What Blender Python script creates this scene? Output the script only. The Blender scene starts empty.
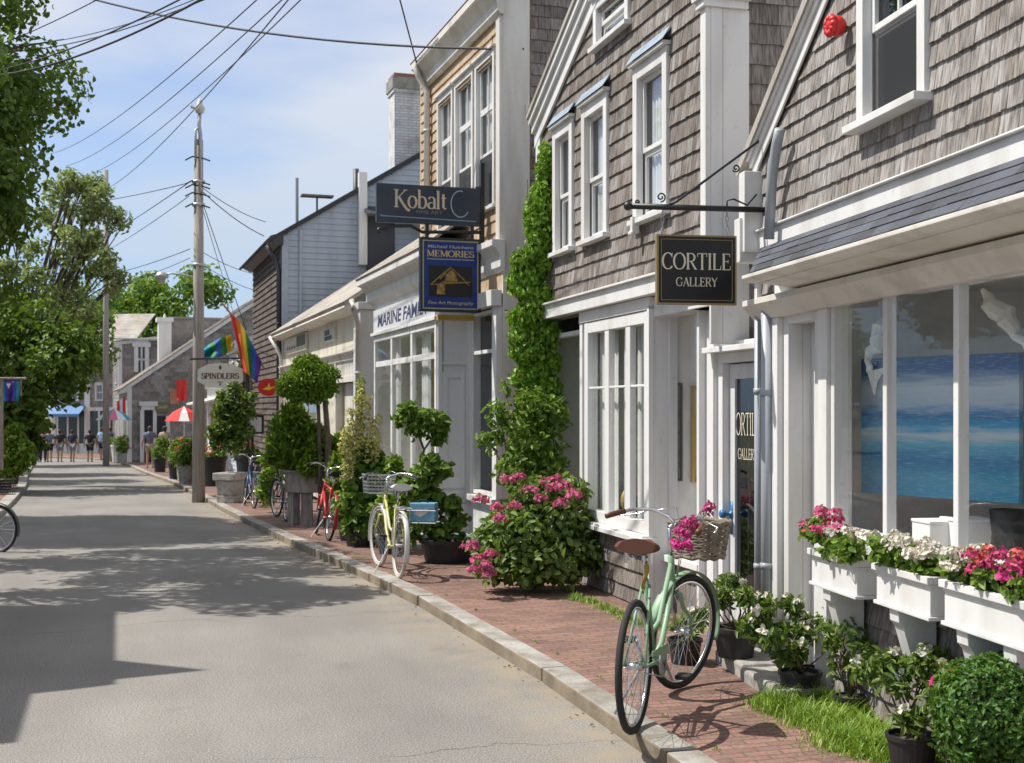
import bpy, math, random
import numpy as np
from mathutils import Vector, Matrix
R_ = math.radians
random.seed(7); RNG = np.random.default_rng(11)
scene = bpy.context.scene; COL = scene.collection
F, CX, HY, CH = 1250.0, 512.0, 408.0, 1.8          # focal length (px), principal column, horizon row, eye height

def gz(Y):                                          # the street falls gently away from the viewer
    return 0.0 if Y < 15 else -(Y - 15) * 0.019
def P(px, py, D): return Vector(((px - CX) / F * D, D, CH - (py - HY) / F * D))
def G(px, py, dz=0.0):                              # point of the ground under a pixel of the survey sketch
    D = 10.0
    for _ in range(60):
        h = CH - gz(D) - dz; D = 0.5 * D + 0.5 * min(h * F / max(py - HY, 1), 400)
    return Vector(((px - CX) / F * D, D, gz(D) + dz))

# ------------------------------------------------------------------ meshes
class MB:
    def __init__(s): s.v = []; s.f = []; s.m = []
    def q(s, pts, m=0):
        n = len(s.v); s.v += [tuple(p) for p in pts]; s.f.append(tuple(range(n, n + len(pts)))); s.m.append(m)
    def box(s, x0, x1, y0, y1, z0, z1, m=0, M=None):
        if x0 > x1: x0, x1 = x1, x0
        if y0 > y1: y0, y1 = y1, y0
        if z0 > z1: z0, z1 = z1, z0
        c = [(x0,y0,z0),(x1,y0,z0),(x1,y1,z0),(x0,y1,z0),(x0,y0,z1),(x1,y0,z1),(x1,y1,z1),(x0,y1,z1)]
        if M is not None: c = [tuple(M @ Vector(p)) for p in c]
        n = len(s.v); s.v += c
        for f in ((0,3,2,1),(4,5,6,7),(0,1,5,4),(1,2,6,5),(2,3,7,6),(3,0,4,7)):
            s.f.append(tuple(n + i for i in f)); s.m.append(m)
        return s
    def prism(s, poly, y0, y1, m=0, ax='y'):         # polygon in the xz plane swept along y (or yz swept along x)
        n = len(poly); b = len(s.v)
        for y in (y0, y1):
            for (a, z) in poly: s.v.append((a, y, z) if ax == 'y' else ((y, a, z) if ax == 'x' else (a, z, y)))
        s.f.append(tuple(range(b, b + n))); s.m.append(m)
        s.f.append(tuple(range(b + 2*n - 1, b + n - 1, -1))); s.m.append(m)
        for i in range(n):
            j = (i + 1) % n; s.f.append((b + i, b + n + i, b + n + j, b + j)); s.m.append(m)
        return s
    def tube(s, pts, r, n=8, m=0, closed=False, cap=True):
        pts = [Vector(p) for p in pts]; k = len(pts)
        rs = r if isinstance(r, (list, tuple)) else [r] * k
        b = len(s.v); up = None
        for i, p in enumerate(pts):
            if closed: t = pts[(i+1) % k] - pts[i-1]
            else: t = pts[min(i+1, k-1)] - pts[max(i-1, 0)]
            t = t.normalized() if t.length > 1e-9 else Vector((0,0,1))
            if up is None:
                up = Vector((0,0,1)) if abs(t.z) < .9 else Vector((1,0,0))
            a = (up - t * up.dot(t));
            if a.length < 1e-6: a = t.orthogonal()
            a.normalize(); up = a; c = t.cross(a)
            for j in range(n):
                w = 2*math.pi*j/n; s.v.append(tuple(p + (a*math.cos(w) + c*math.sin(w)) * rs[i]))
        for i in range(k if closed else k - 1):
            i2 = (i + 1) % k
            for j in range(n):
                j2 = (j+1) % n
                s.f.append((b+i*n+j, b+i*n+j2, b+i2*n+j2, b+i2*n+j)); s.m.append(m)
        if cap and not closed:
            s.f.append(tuple(b+j for j in range(n-1,-1,-1))); s.m.append(m)
            s.f.append(tuple(b+(k-1)*n+j for j in range(n))); s.m.append(m)
        return s
    def lathe(s, prof, n=16, c=(0,0,0), m=0, M=None):
        b = len(s.v); k = len(prof)
        for (r, z) in prof:
            for j in range(n):
                w = 2*math.pi*j/n; p = Vector((c[0]+r*math.cos(w), c[1]+r*math.sin(w), c[2]+z))
                s.v.append(tuple(M @ p) if M is not None else tuple(p))
        for i in range(k-1):
            for j in range(n):
                j2 = (j+1) % n; s.f.append((b+i*n+j, b+i*n+j2, b+(i+1)*n+j2, b+(i+1)*n+j)); s.m.append(m)
        s.f.append(tuple(b+j for j in range(n-1,-1,-1))); s.m.append(m)
        s.f.append(tuple(b+(k-1)*n+j for j in range(n))); s.m.append(m)
        return s
    def ball(s, c, r, nu=12, nv=8, m=0):
        r = (r,r,r) if not isinstance(r, (tuple, list)) else r
        prof = [(math.sin(math.pi*i/nv), -math.cos(math.pi*i/nv)) for i in range(nv+1)]
        prof[0] = (.02, prof[0][1]); prof[-1] = (.02, prof[-1][1])
        M = Matrix.Translation(c) @ Matrix.Diagonal((r[0], r[1], r[2], 1))
        return s.lathe(prof, nu, (0,0,0), m, M)
    def grid(s, fn, nu, nv, m=0):                    # fn(u,v)->point; m may be a function of (i,j)
        b = len(s.v)
        for i in range(nu+1):
            for j in range(nv+1): s.v.append(tuple(fn(i/nu, j/nv)))
        for i in range(nu):
            for j in range(nv):
                a = b+i*(nv+1)+j; s.f.append((a, a+nv+1, a+nv+2, a+1)); s.m.append(m(i,j) if callable(m) else m)
        return s
    def add(s, o, M=None):
        b = len(s.v); s.v += [tuple(M @ Vector(p)) for p in o.v] if M is not None else o.v
        s.f += [tuple(i+b for i in f) for f in o.f]; s.m += o.m; return s
    def build(s, name, mats, parent=None, smooth=False, bevel=0, solid=0):
        me = bpy.data.meshes.new(name); me.from_pydata(s.v, [], s.f)
        if not isinstance(mats, (list, tuple)): mats = [mats]
        for m in mats: me.materials.append(m)
        if len(mats) > 1: me.polygons.foreach_set('material_index', s.m)
        if smooth: me.polygons.foreach_set('use_smooth', [True]*len(s.f))
        me.update()
        o = bpy.data.objects.new(name, me); COL.objects.link(o); o.parent = parent
        if solid:
            md = o.modifiers.new('t', 'SOLIDIFY'); md.thickness = solid
        if bevel:
            md = o.modifiers.new('b', 'BEVEL'); md.width = bevel; md.segments = 2; md.limit_method = 'ANGLE'; md.angle_limit = R_(50)
        return o

def thing(name, label, cat, loc=(0,0,0), rz=0.0, group=None):
    o = bpy.data.objects.new(name, None); COL.objects.link(o); o.empty_display_size = .1
    o.location = loc; o.rotation_euler = (0, 0, rz); o['label'] = label; o['category'] = cat
    if group: o['group'] = group
    return o
def tag(o, label, cat, group=None, kind=None):
    o['label'] = label; o['category'] = cat
    if group: o['group'] = group
    if kind: o['kind'] = kind
    return o
def struct(o): o['kind'] = 'structure'; return o

# ------------------------------------------------------------------ materials
MATS = {}
def nodes(name):
    m = bpy.data.materials.new(name); m.use_nodes = True; nt = m.node_tree; b = nt.nodes['Principled BSDF']
    MATS[name] = m; return m, nt, b
def N(nt, t, **kw):
    n = nt.nodes.new(t)
    for k, v in kw.items():
        if k in n.inputs.keys(): n.inputs[k].default_value = v
        else: setattr(n, k, v)
    return n
def c4(c): return (c[0], c[1], c[2], 1)
def noise(nt, scale, detail=4, vec=None, sv=(1,1,1), rough=.55, coord='Object'):
    if vec is None:
        tc = N(nt, 'ShaderNodeTexCoord'); mp = N(nt, 'ShaderNodeMapping'); mp.inputs['Scale'].default_value = sv
        nt.links.new(tc.outputs[coord], mp.inputs[0]); vec = mp.outputs[0]
    n = N(nt, 'ShaderNodeTexNoise'); n.inputs['Scale'].default_value = scale; n.inputs['Detail'].default_value = detail
    n.inputs['Roughness'].default_value = rough; nt.links.new(vec, n.inputs['Vector']); return n.outputs['Fac']
def ramp(nt, fac, stops):
    r = N(nt, 'ShaderNodeValToRGB'); e = r.color_ramp.elements
    while len(e) < len(stops): e.new(.5)
    for i, (p, c) in enumerate(stops): e[i].position = p; e[i].color = c4(c) if len(c) == 3 else c
    nt.links.new(fac, r.inputs[0]); return r.outputs[0]
def mix(nt, fac, a, b, mode='MIX'):
    n = N(nt, 'ShaderNodeMix'); n.data_type = 'RGBA'; n.blend_type = mode
    for v, i in ((fac, 0), (a, 6), (b, 7)):
        if hasattr(v, 'links') or isinstance(v, bpy.types.NodeSocket): nt.links.new(v, n.inputs[i])
        else: n.inputs[i].default_value = v if i == 0 else c4(v)
    return n.outputs[2]
def bump(nt, b, h, strength=.3, dist=.01):
    n = N(nt, 'ShaderNodeBump'); n.inputs['Strength'].default_value = strength; n.inputs['Distance'].default_value = dist
    nt.links.new(h, n.inputs['Height']); nt.links.new(n.outputs[0], b.inputs['Normal'])
def mat(name, a, b2=None, scale=3, sv=(1,1,1), rough=.6, bmp=0, metal=0, lo=.35, hi=.65, detail=5, bscale=None, spec=.5):
    m, nt, b = nodes(name); b.inputs['Roughness'].default_value = rough; b.inputs['Metallic'].default_value = metal
    b.inputs['Specular IOR Level'].default_value = spec
    b2 = b2 or tuple(x*.82 for x in a)
    f = noise(nt, scale, detail, sv=sv)
    nt.links.new(ramp(nt, f, [(lo, a), (hi, b2)]), b.inputs['Base Color'])
    if bmp: bump(nt, b, noise(nt, bscale or scale*8, 3, sv=sv), bmp, .01)
    return m
def paint(name, c, dirt, rough=.5):                 # weathered house paint: rain streaks, patches of grime, slight brush relief
    m, nt, b = nodes(name); b.inputs['Roughness'].default_value = rough
    f1 = noise(nt, 2.2, 6, sv=(1.6,1.6,.25)); f2 = noise(nt, 16, 5)
    k = mix(nt, f1, c, c); d = mix(nt, ramp(nt, f1, [(.46,(0,0,0)),(.74,(.7,.7,.7))]), c, dirt)
    d2 = mix(nt, ramp(nt, f2, [(.60,(0,0,0)),(.78,(.35,.35,.35))]), d, tuple(x*.75 for x in dirt))
    nt.links.new(d2, b.inputs['Base Color']); bump(nt, b, noise(nt, 60, 3, sv=(1,1,.2)), .12, .004); return m
def shingle(name, pal, streak=.55):                 # weathered cedar: each piece its own tone, grain down the length
    m, nt, b = nodes(name); b.inputs['Roughness'].default_value = .9; b.inputs['Specular IOR Level'].default_value = .2
    g = N(nt, 'ShaderNodeNewGeometry')
    base = ramp(nt, g.outputs['Random Per Island'], pal)
    f = noise(nt, 9, 6, sv=(7,7,.55)); gr = ramp(nt, f, [(.3,(streak,streak*.95,streak*.92)),(.62,(1,1,1))])
    big = noise(nt, 1.1, 3); bg = ramp(nt, big, [(.35,(.80,.76,.72)),(.65,(1.08,1.06,1.05))])
    c = mix(nt, 1.0, mix(nt, 1.0, base, gr, 'MULTIPLY'), bg, 'MULTIPLY')
    nt.links.new(c, b.inputs['Base Color']); bump(nt, b, noise(nt, 26, 4, sv=(6,6,.3)), .5, .004); return m
def leafmat(name, a, b2, c=None, trans=.35, rough=.45):
    m, nt, b = nodes(name); b.inputs['Roughness'].default_value = rough; b.inputs['Specular IOR Level'].default_value = .35
    g = N(nt, 'ShaderNodeNewGeometry')
    st = [(0, a), (.6, b2)] + ([(1, c)] if c else [])
    col = ramp(nt, g.outputs['Random Per Island'], st)
    big = ramp(nt, noise(nt, 2.5, 2), [(.3,(.75,.8,.7)),(.7,(1.2,1.15,1.1))]); col = mix(nt, 1.0, col, big, 'MULTIPLY')
    nt.links.new(col, b.inputs['Base Color'])
    t = N(nt, 'ShaderNodeBsdfTranslucent'); nt.links.new(mix(nt, .5, col, (.22,.32,.02)) if trans < .5 else col, t.inputs[0])
    ms = N(nt, 'ShaderNodeMixShader'); ms.inputs[0].default_value = trans
    nt.links.new(b.outputs[0], ms.inputs[1]); nt.links.new(t.outputs[0], ms.inputs[2])
    nt.links.new(ms.outputs[0], nt.nodes['Material Output'].inputs[0]); return m
def glassmat(name, tint=(.92,.95,.95), boost=.08, wav=.04):
    m, nt, b = nodes(name); nt.nodes.remove(b)
    tr = N(nt, 'ShaderNodeBsdfTransparent'); tr.inputs[0].default_value = c4(tint)
    gl = N(nt, 'ShaderNodeBsdfGlossy'); gl.inputs['Roughness'].default_value = .02; gl.inputs[0].default_value = (.95,.97,1,1)
    lw = N(nt, 'ShaderNodeLayerWeight'); lw.inputs[0].default_value = .5
    pw = N(nt, 'ShaderNodeMath', operation='POWER'); nt.links.new(lw.outputs['Facing'], pw.inputs[0]); pw.inputs[1].default_value = 5.0
    fr = N(nt, 'ShaderNodeMath', operation='MULTIPLY_ADD'); nt.links.new(pw.outputs[0], fr.inputs[0]); fr.inputs[1].default_value = 1-boost; fr.inputs[2].default_value = boost
    bm = N(nt, 'ShaderNodeBump'); bm.inputs['Strength'].default_value = wav; bm.inputs['Distance'].default_value = .05
    nt.links.new(noise(nt, 2.3, 2), bm.inputs['Height']); nt.links.new(bm.outputs[0], gl.inputs['Normal'])
    ms = N(nt, 'ShaderNodeMixShader'); nt.links.new(fr.outputs[0], ms.inputs[0])
    nt.links.new(tr.outputs[0], ms.inputs[1]); nt.links.new(gl.outputs[0], ms.inputs[2])
    nt.links.new(ms.outputs[0], nt.nodes['Material Output'].inputs[0]); return m
def flat(name, c, rough=.5, metal=0, spec=.5): return mat(name, c, tuple(x*.88 for x in c), 7, rough=rough, metal=metal, spec=spec)

WHITE = paint('white_paint', (.69,.69,.68), (.46,.44,.40)); WHITE2 = paint('old_white_paint', (.66,.64,.59), (.38,.34,.28))
CREAM = paint('cream_paint', (.66,.62,.52), (.36,.32,.26)); GREYW = paint('grey_white_paint', (.60,.61,.61), (.36,.36,.35))
BLUEGREY = paint('blue_grey_clapboard_paint', (.36,.41,.48), (.24,.27,.32)); DKTRIM = paint('dark_trim_paint', (.035,.04,.05), (.06,.06,.06))
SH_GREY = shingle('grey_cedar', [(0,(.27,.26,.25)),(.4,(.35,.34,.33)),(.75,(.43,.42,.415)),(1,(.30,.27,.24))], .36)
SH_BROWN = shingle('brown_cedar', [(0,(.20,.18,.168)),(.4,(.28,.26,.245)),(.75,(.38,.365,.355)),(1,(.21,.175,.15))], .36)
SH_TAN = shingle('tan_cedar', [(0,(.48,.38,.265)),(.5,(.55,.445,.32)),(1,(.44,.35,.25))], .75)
SH_DARK = shingle('dark_cedar', [(0,(.13,.11,.10)),(.5,(.18,.155,.14)),(1,(.10,.085,.075))], .6)
SH_ROOF = shingle('roof_shingle', [(0,(.36,.35,.33)),(.5,(.46,.45,.42)),(1,(.40,.37,.33))], .75)
SLATE = shingle('slate', [(0,(.085,.095,.12)),(.5,(.115,.13,.16)),(1,(.07,.075,.09))], .75)
GLASS = glassmat('window_glass', (.96,.98,.98), .13); GLASS2 = glassmat('shop_glass', (.99,1,1), .022, .02)
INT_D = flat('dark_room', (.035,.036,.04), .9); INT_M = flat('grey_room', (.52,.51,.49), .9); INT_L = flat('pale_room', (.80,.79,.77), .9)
CURT = mat('curtain', (.76,.77,.76), (.66,.67,.66), 20, (8,8,.2), .9); SCREEN = flat('insect_screen', (.07,.075,.08), .7)
IRON = flat('black_iron', (.015,.015,.017), .45); STEEL = flat('galvanised_steel', (.42,.44,.46), .45, .6); CHROME = flat('chrome', (.65,.66,.68), .2, 1)
PIPE = paint('pipe_paint', (.34,.365,.40), (.24,.25,.26), .4); RUBBER = flat('tyre_rubber', (.018,.018,.018), .8); GUM = flat('pale_tyre', (.45,.42,.37), .8)
WOODP = mat('pole_wood', (.36,.33,.30), (.22,.20,.18), 5, (6,6,.35), .9, .4); PLANK = mat('old_planks', (.32,.29,.26), (.18,.16,.14), 4, (3,3,1), .9, .4)
BARK = mat('bark', (.16,.12,.09), (.08,.06,.05), 6, (3,3,.7), .95, .8); STEM = flat('green_stem', (.10,.14,.04), .7)
POTB = flat('black_plastic_pot', (.02,.02,.022), .5); STONE = mat('stone', (.40,.38,.35), (.24,.23,.21), 9, rough=.9, bmp=.5)
RED = flat('red', (.62,.02,.02), .45); GOLD = flat('gilt', (.55,.33,.08), .4, .5); GOLDL = flat('pale_gold_lettering', (.62,.56,.42), .5)
CREAML = flat('cream_lettering', (.72,.66,.52), .5); SIGNB = flat('black_sign', (.012,.013,.015), .35); BLUE = flat('blue_door_knob', (.03,.14,.30), .35)
LIGHTBRK = None
L_DARK = leafmat('maple_leaf', (.06,.115,.02), (.10,.18,.03), (.16,.26,.045)); L_MID = leafmat('shrub_leaf', (.085,.165,.028), (.155,.275,.045), (.25,.37,.08), .4)
L_IVY = leafmat('creeper_leaf', (.11,.25,.022), (.21,.41,.04), (.35,.54,.08)); L_BRIGHT = leafmat('spring_leaf', (.12,.23,.03), (.20,.34,.04), (.30,.42,.07))
L_BOX = leafmat('boxwood_leaf', (.045,.12,.022), (.08,.19,.035), (.12,.25,.05)); L_PALE = leafmat('silver_leaf', (.25,.31,.12), (.36,.43,.19), (.46,.52,.28))
L_HYD = leafmat('hydrangea_leaf', (.085,.15,.035), (.155,.25,.06), (.25,.33,.09), .4); L_FAR = leafmat('far_leaf', (.09,.17,.02), (.15,.25,.03), (.20,.30,.04))
L_BRONZE = leafmat('bronze_leaf', (.20,.12,.06), (.26,.17,.08), (.18,.18,.06)); GRASSM = leafmat('grass_blade', (.13,.26,.025), (.24,.41,.04), (.46,.50,.16))
PINK = leafmat('pink_petal', (.55,.03,.18), (.68,.08,.28), (.75,.20,.38), .3, .6); MAGENTA = leafmat('magenta_petal', (.55,.01,.22), (.65,.03,.32), (.72,.10,.40), .3, .6)
MAUVE = leafmat('mauve_petal', (.42,.045,.15), (.54,.09,.25), (.62,.20,.34), .25, .7); WPET = leafmat('white_petal', (.75,.70,.68), (.80,.76,.74), (.72,.58,.60), .3, .6)
CORAL = leafmat('coral_petal', (.70,.07,.10), (.75,.14,.14), (.7,.2,.2), .3, .6); YPET = leafmat('yellow_petal', (.60,.55,.18), (.66,.60,.30), (.55,.50,.15), .3, .6)
SKIN = flat('skin', (.45,.27,.19), .6); HAIR = flat('dark_hair', (.04,.025,.018), .7)

def roadmat():
    m, nt, b = nodes('asphalt'); b.inputs['Roughness'].default_value = .93; b.inputs['Specular IOR Level'].default_value = .25
    tc = N(nt, 'ShaderNodeTexCoord'); uv = tc.outputs['UV']
    sp = ramp(nt, noise(nt, 85, 3, uv, rough=.8), [(.32,(.098,.096,.091)),(.5,(.222,.215,.204)),(.68,(.41,.40,.38))])
    big = ramp(nt, noise(nt, .55, 5, uv), [(.3,(.86,.85,.84)),(.7,(1.1,1.08,1.05))]); c = mix(nt, 1.0, sp, big, 'MULTIPLY')
    mp = N(nt, 'ShaderNodeMapping'); mp.inputs['Scale'].default_value = (.9,.16,1); nt.links.new(uv, mp.inputs[0])
    st = ramp(nt, noise(nt, 1.3, 4, mp.outputs[0]), [(.42,(1,1,1)),(.72,(.84,.83,.82))]); c = mix(nt, 1.0, c, st, 'MULTIPLY')
    n2 = N(nt, 'ShaderNodeTexNoise'); n2.inputs['Scale'].default_value = 1.4; n2.inputs['Detail'].default_value = 5; nt.links.new(uv, n2.inputs['Vector'])
    wv = mix(nt, .22, (0,0,0), n2.outputs['Color'], 'MIX'); ad = N(nt, 'ShaderNodeVectorMath'); nt.links.new(uv, ad.inputs[0]); nt.links.new(n2.outputs['Color'], ad.inputs[1])
    sx = N(nt, 'ShaderNodeSeparateXYZ'); n3 = noise(nt, .9, 6, uv); nt.links.new(uv, sx.inputs[0])
    k1 = N(nt, 'ShaderNodeMath', operation='MULTIPLY_ADD'); nt.links.new(n3, k1.inputs[0]); k1.inputs[1].default_value = .9; nt.links.new(sx.outputs[1], k1.inputs[2])
    k2 = N(nt, 'ShaderNodeMath', operation='PINGPONG'); nt.links.new(k1.outputs[0], k2.inputs[0]); k2.inputs[1].default_value = 2.35
    cr = ramp(nt, k2.outputs[0], [(0,(.42,.41,.40)),(.012,(1,1,1))]); gate = ramp(nt, noise(nt, .55, 2, uv), [(.40,(0,0,0)),(.47,(1,1,1))]); c = mix(nt, gate, c, mix(nt, 1.0, c, cr, 'MULTIPLY'))
    # grit and sand lying along the kerb, darker worn wheel tracks
    gr = ramp(nt, sx.outputs[0], [(0,(0,0,0)),(1,(0,0,0))]); mr = N(nt,'ShaderNodeMapRange'); nt.links.new(sx.outputs[0], mr.inputs[0]); mr.inputs[1].default_value=-.75; mr.inputs[2].default_value=-.02
    g2 = N(nt,'ShaderNodeMath',operation='MULTIPLY'); nt.links.new(mr.outputs[0], g2.inputs[0]); nt.links.new(ramp(nt, noise(nt, 3.5, 6, uv), [(.35,(0,0,0)),(.7,(1,1,1))]), g2.inputs[1])
    c = mix(nt, g2.outputs[0], c, (.30,.25,.18))
    oil = ramp(nt, noise(nt, 1.9, 5, uv, rough=.65), [(.62,(0,0,0)),(.74,(.6,.6,.6))]); c = mix(nt, oil, c, mix(nt, 1.0, c, (.72,.72,.73), 'MULTIPLY'))
    nt.links.new(c, b.inputs['Base Color']); bump(nt, b, noise(nt, 120, 2, uv, rough=.8), .5, .008); return m
def brickmat():
    m, nt, b = nodes('brick_paving'); b.inputs['Roughness'].default_value = .9; b.inputs['Specular IOR Level'].default_value = .25
    tc = N(nt, 'ShaderNodeTexCoord'); uv = tc.outputs['UV']
    n2 = N(nt, 'ShaderNodeTexNoise'); n2.inputs['Scale'].default_value = 3.0; nt.links.new(uv, n2.inputs['Vector'])
    wb = N(nt, 'ShaderNodeVectorMath'); wb.operation = 'MULTIPLY_ADD'; wb.inputs[1].default_value = (.035,.035,0); nt.links.new(n2.outputs['Color'], wb.inputs[0]); nt.links.new(uv, wb.inputs[2])
    br = N(nt, 'ShaderNodeTexBrick'); nt.links.new(wb.outputs[0], br.inputs['Vector']); br.inputs['Scale'].default_value = 1
    br.inputs['Brick Width'].default_value = .205; br.inputs['Row Height'].default_value = .075; br.inputs['Mortar Size'].default_value = .0065; br.inputs['Mortar Smooth'].default_value = .4
    br.inputs['Color1'].default_value = (.275,.165,.135,1); br.inputs['Color2'].default_value = (.185,.112,.098,1); br.inputs['Mortar'].default_value = (.13,.115,.085,1); br.inputs['Bias'].default_value = -.1
    big = ramp(nt, noise(nt, 1.2, 5, uv), [(.3,(.72,.74,.74)),(.7,(1.15,1.1,1.08))]); c = mix(nt, 1.0, br.outputs['Color'], big, 'MULTIPLY')
    fine = ramp(nt, noise(nt, 40, 4, uv), [(.3,(.75,.75,.75)),(.7,(1.15,1.15,1.15))]); c = mix(nt, 1.0, c, fine, 'MULTIPLY')
    mo = ramp(nt, noise(nt, 2.1, 6, uv), [(.60,(0,0,0)),(.74,(.75,.75,.75))]); mo2 = mix(nt, 1.0, mo, mix(nt, br.outputs['Fac'], (.25,.25,.25), (1,1,1)), 'MULTIPLY')
    c = mix(nt, mo2, c, (.17,.19,.04))
    nt.links.new(c, b.inputs['Base Color'])
    iv = N(nt, 'ShaderNodeMath'); iv.operation = 'SUBTRACT'; iv.inputs[0].default_value = 1; nt.links.new(br.outputs['Fac'], iv.inputs[1])
    bump(nt, b, iv.outputs[0], .7, .008); return m
ROADM = roadmat(); BRICKM = brickmat()
def graniteM():
    m, nt, b = nodes('granite'); b.inputs['Roughness'].default_value = .85
    f = ramp(nt, noise(nt, 90, 3, rough=.8), [(.3,(.27,.265,.255)),(.7,(.44,.43,.415))]); g = ramp(nt, noise(nt, 2.6, 7, rough=.7), [(.36,(.55,.50,.43)),(.62,(1.05,1.05,1.05))])
    gi = N(nt, 'ShaderNodeNewGeometry'); h = ramp(nt, gi.outputs['Random Per Island'], [(0,(.86,.84,.80)),(1,(1.05,1.04,1.02))])
    nt.links.new(mix(nt, 1.0, mix(nt, 1.0, f, g, 'MULTIPLY'), h, 'MULTIPLY'), b.inputs['Base Color']); bump(nt, b, noise(nt, 45, 4), .5, .01); return m
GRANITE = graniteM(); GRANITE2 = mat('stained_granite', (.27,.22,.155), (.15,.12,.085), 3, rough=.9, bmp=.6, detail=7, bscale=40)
SOIL = mat('soil', (.10,.075,.05), (.05,.04,.03), 8, rough=1, bmp=.8); YARD = mat('yard_ground', (.10,.12,.05), (.14,.12,.08), 1.5, rough=1, bmp=.6)
# ------------------------------------------------------------------ ground, road, kerb, brick pavement
KP = [(4.2,-6.0),(2.48,0.2),(.80,6.52),(.317,8.27),(-1.03,12.3),(-1.80,14.2),(-3.5,18.6),(-5.75,24.9),(-7.0,28.6),(-10.4,38.2),(-13.9,47.3),(-18.0,58.4),(-21.6,67.0),(-25.5,73.5),(-31,78.2),(-38,81),(-50,82.5)]
def catmull(pts, step):
    out = []; n = len(pts)
    for i in range(n-1):
        p0, p1, p2, p3 = [Vector(pts[max(0,min(n-1,i+k))]) for k in (-1,0,1,2)]
        k = max(2, int((p2-p1).length/step))
        for j in range(k):
            t = j/k
            out.append(.5*((2*p1)+(p2-p0)*t+(2*p0-5*p1+4*p2-p3)*t*t+(3*p1-p0-3*p2+p3)*t**3))
    out.append(Vector(pts[-1])); return out
KL = catmull(KP, .45)
KN = []
for i in range(len(KL)):
    t = (KL[min(i+1,len(KL)-1)] - KL[max(i-1,0)]).normalized(); KN.append(Vector((t.y, -t.x)))   # towards the houses
KS = [0.0]
for i in range(1, len(KL)): KS.append(KS[-1] + (KL[i]-KL[i-1]).length)
def ribbon(name, offs, zf, m, uvswap=False):
    vs, fs, uvs = [], [], []; w = len(offs)
    for i, p in enumerate(KL):
        for o in offs:
            q = p + KN[i]*o; vs.append((q.x, q.y, gz(q.y) + zf(o, i))); uvs.append((o, KS[i]))
    for i in range(len(KL)-1):
        for j in range(w-1):
            a = i*w+j; fs.append((a, a+1, a+w+1, a+w))
    me = bpy.data.meshes.new(name); me.from_pydata(vs, [], fs); me.materials.append(m)
    ul = me.uv_layers.new(name='UVMap')
    for l in me.loops: ul.data[l.index].uv = uvs[l.vertex_index]
    me.update(); o = bpy.data.objects.new(name, me); COL.objects.link(o); return struct(o)
ROADW = 4.1
ribbon('road', [-ROADW-.1, -ROADW*.75, -ROADW*.5, -1.2, -.45, -.05, .02], lambda o, i: -.09 - .0 + (.018 if -3 < o < -1 else 0), ROADM)
ribbon('pavement', [.17, .24, .9, 1.6, 2.4, 3.3, 4.5, 6.5], lambda o, i: (-.012 if o < .2 else -.004 if o < .3 else .006*math.sin(i*.7+o*3) + .004*o), BRICKM)
ribbon('far_pavement', [-ROADW-5.5, -ROADW-2.5, -ROADW-1.2, -ROADW-.1], lambda o, i: -.015, BRICKM)
def kerb(name, o0, o1):
    mb = MB(); rng = random.Random(3); i = 0
    while i < len(KL)-4:
        k = rng.choice([4,5,6,7]); j = min(i+k, len(KL)-1); jit = rng.uniform(-.005,.005); jz = rng.uniform(-.005,.005)
        pts = []
        for e, idx in ((.012,i),(-.012,j)):
            p = KL[idx] + (KL[j]-KL[i]).normalized()*e
            a = p + KN[idx]*(o0+jit); c = p + KN[idx]*(o1+jit*.5); pts.append((a, c))
        n = len(mb.v)
        def zt(p): return gz(p.y) + jz + .006
        (a0,c0),(a1,c1) = pts
        for (pp, z) in ((a0,-.2),(c0,-.2),(c1,-.2),(a1,-.2)): mb.v.append((pp.x,pp.y,gz(pp.y)+z))
        for pp in (a0,c0,c1,a1): mb.v.append((pp.x,pp.y,zt(pp)))
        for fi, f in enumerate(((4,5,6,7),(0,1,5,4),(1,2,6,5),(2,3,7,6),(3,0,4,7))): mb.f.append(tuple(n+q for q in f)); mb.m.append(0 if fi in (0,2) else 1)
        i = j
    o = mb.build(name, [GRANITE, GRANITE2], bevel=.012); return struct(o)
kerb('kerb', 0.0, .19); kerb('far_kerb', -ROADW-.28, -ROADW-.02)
mb = MB(); ys = [-60,-20,0,15,30,50,70,90,120,200,900]
for a, b in zip(ys, ys[1:]):
    mb.q([(-900,a,gz(a)-.2),(900,a,gz(a)-.2),(900,b,gz(min(b,90))-.2 if b<=90 else gz(90)-.2),(-900,b,gz(b)-.2 if b<=90 else gz(90)-.2)] if a<90 else [(-900,a,gz(90)-.2),(900,a,gz(90)-.2),(900,b,gz(90)-.2),(-900,b,gz(90)-.2)])
struct(mb.build('ground', YARD))

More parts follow.
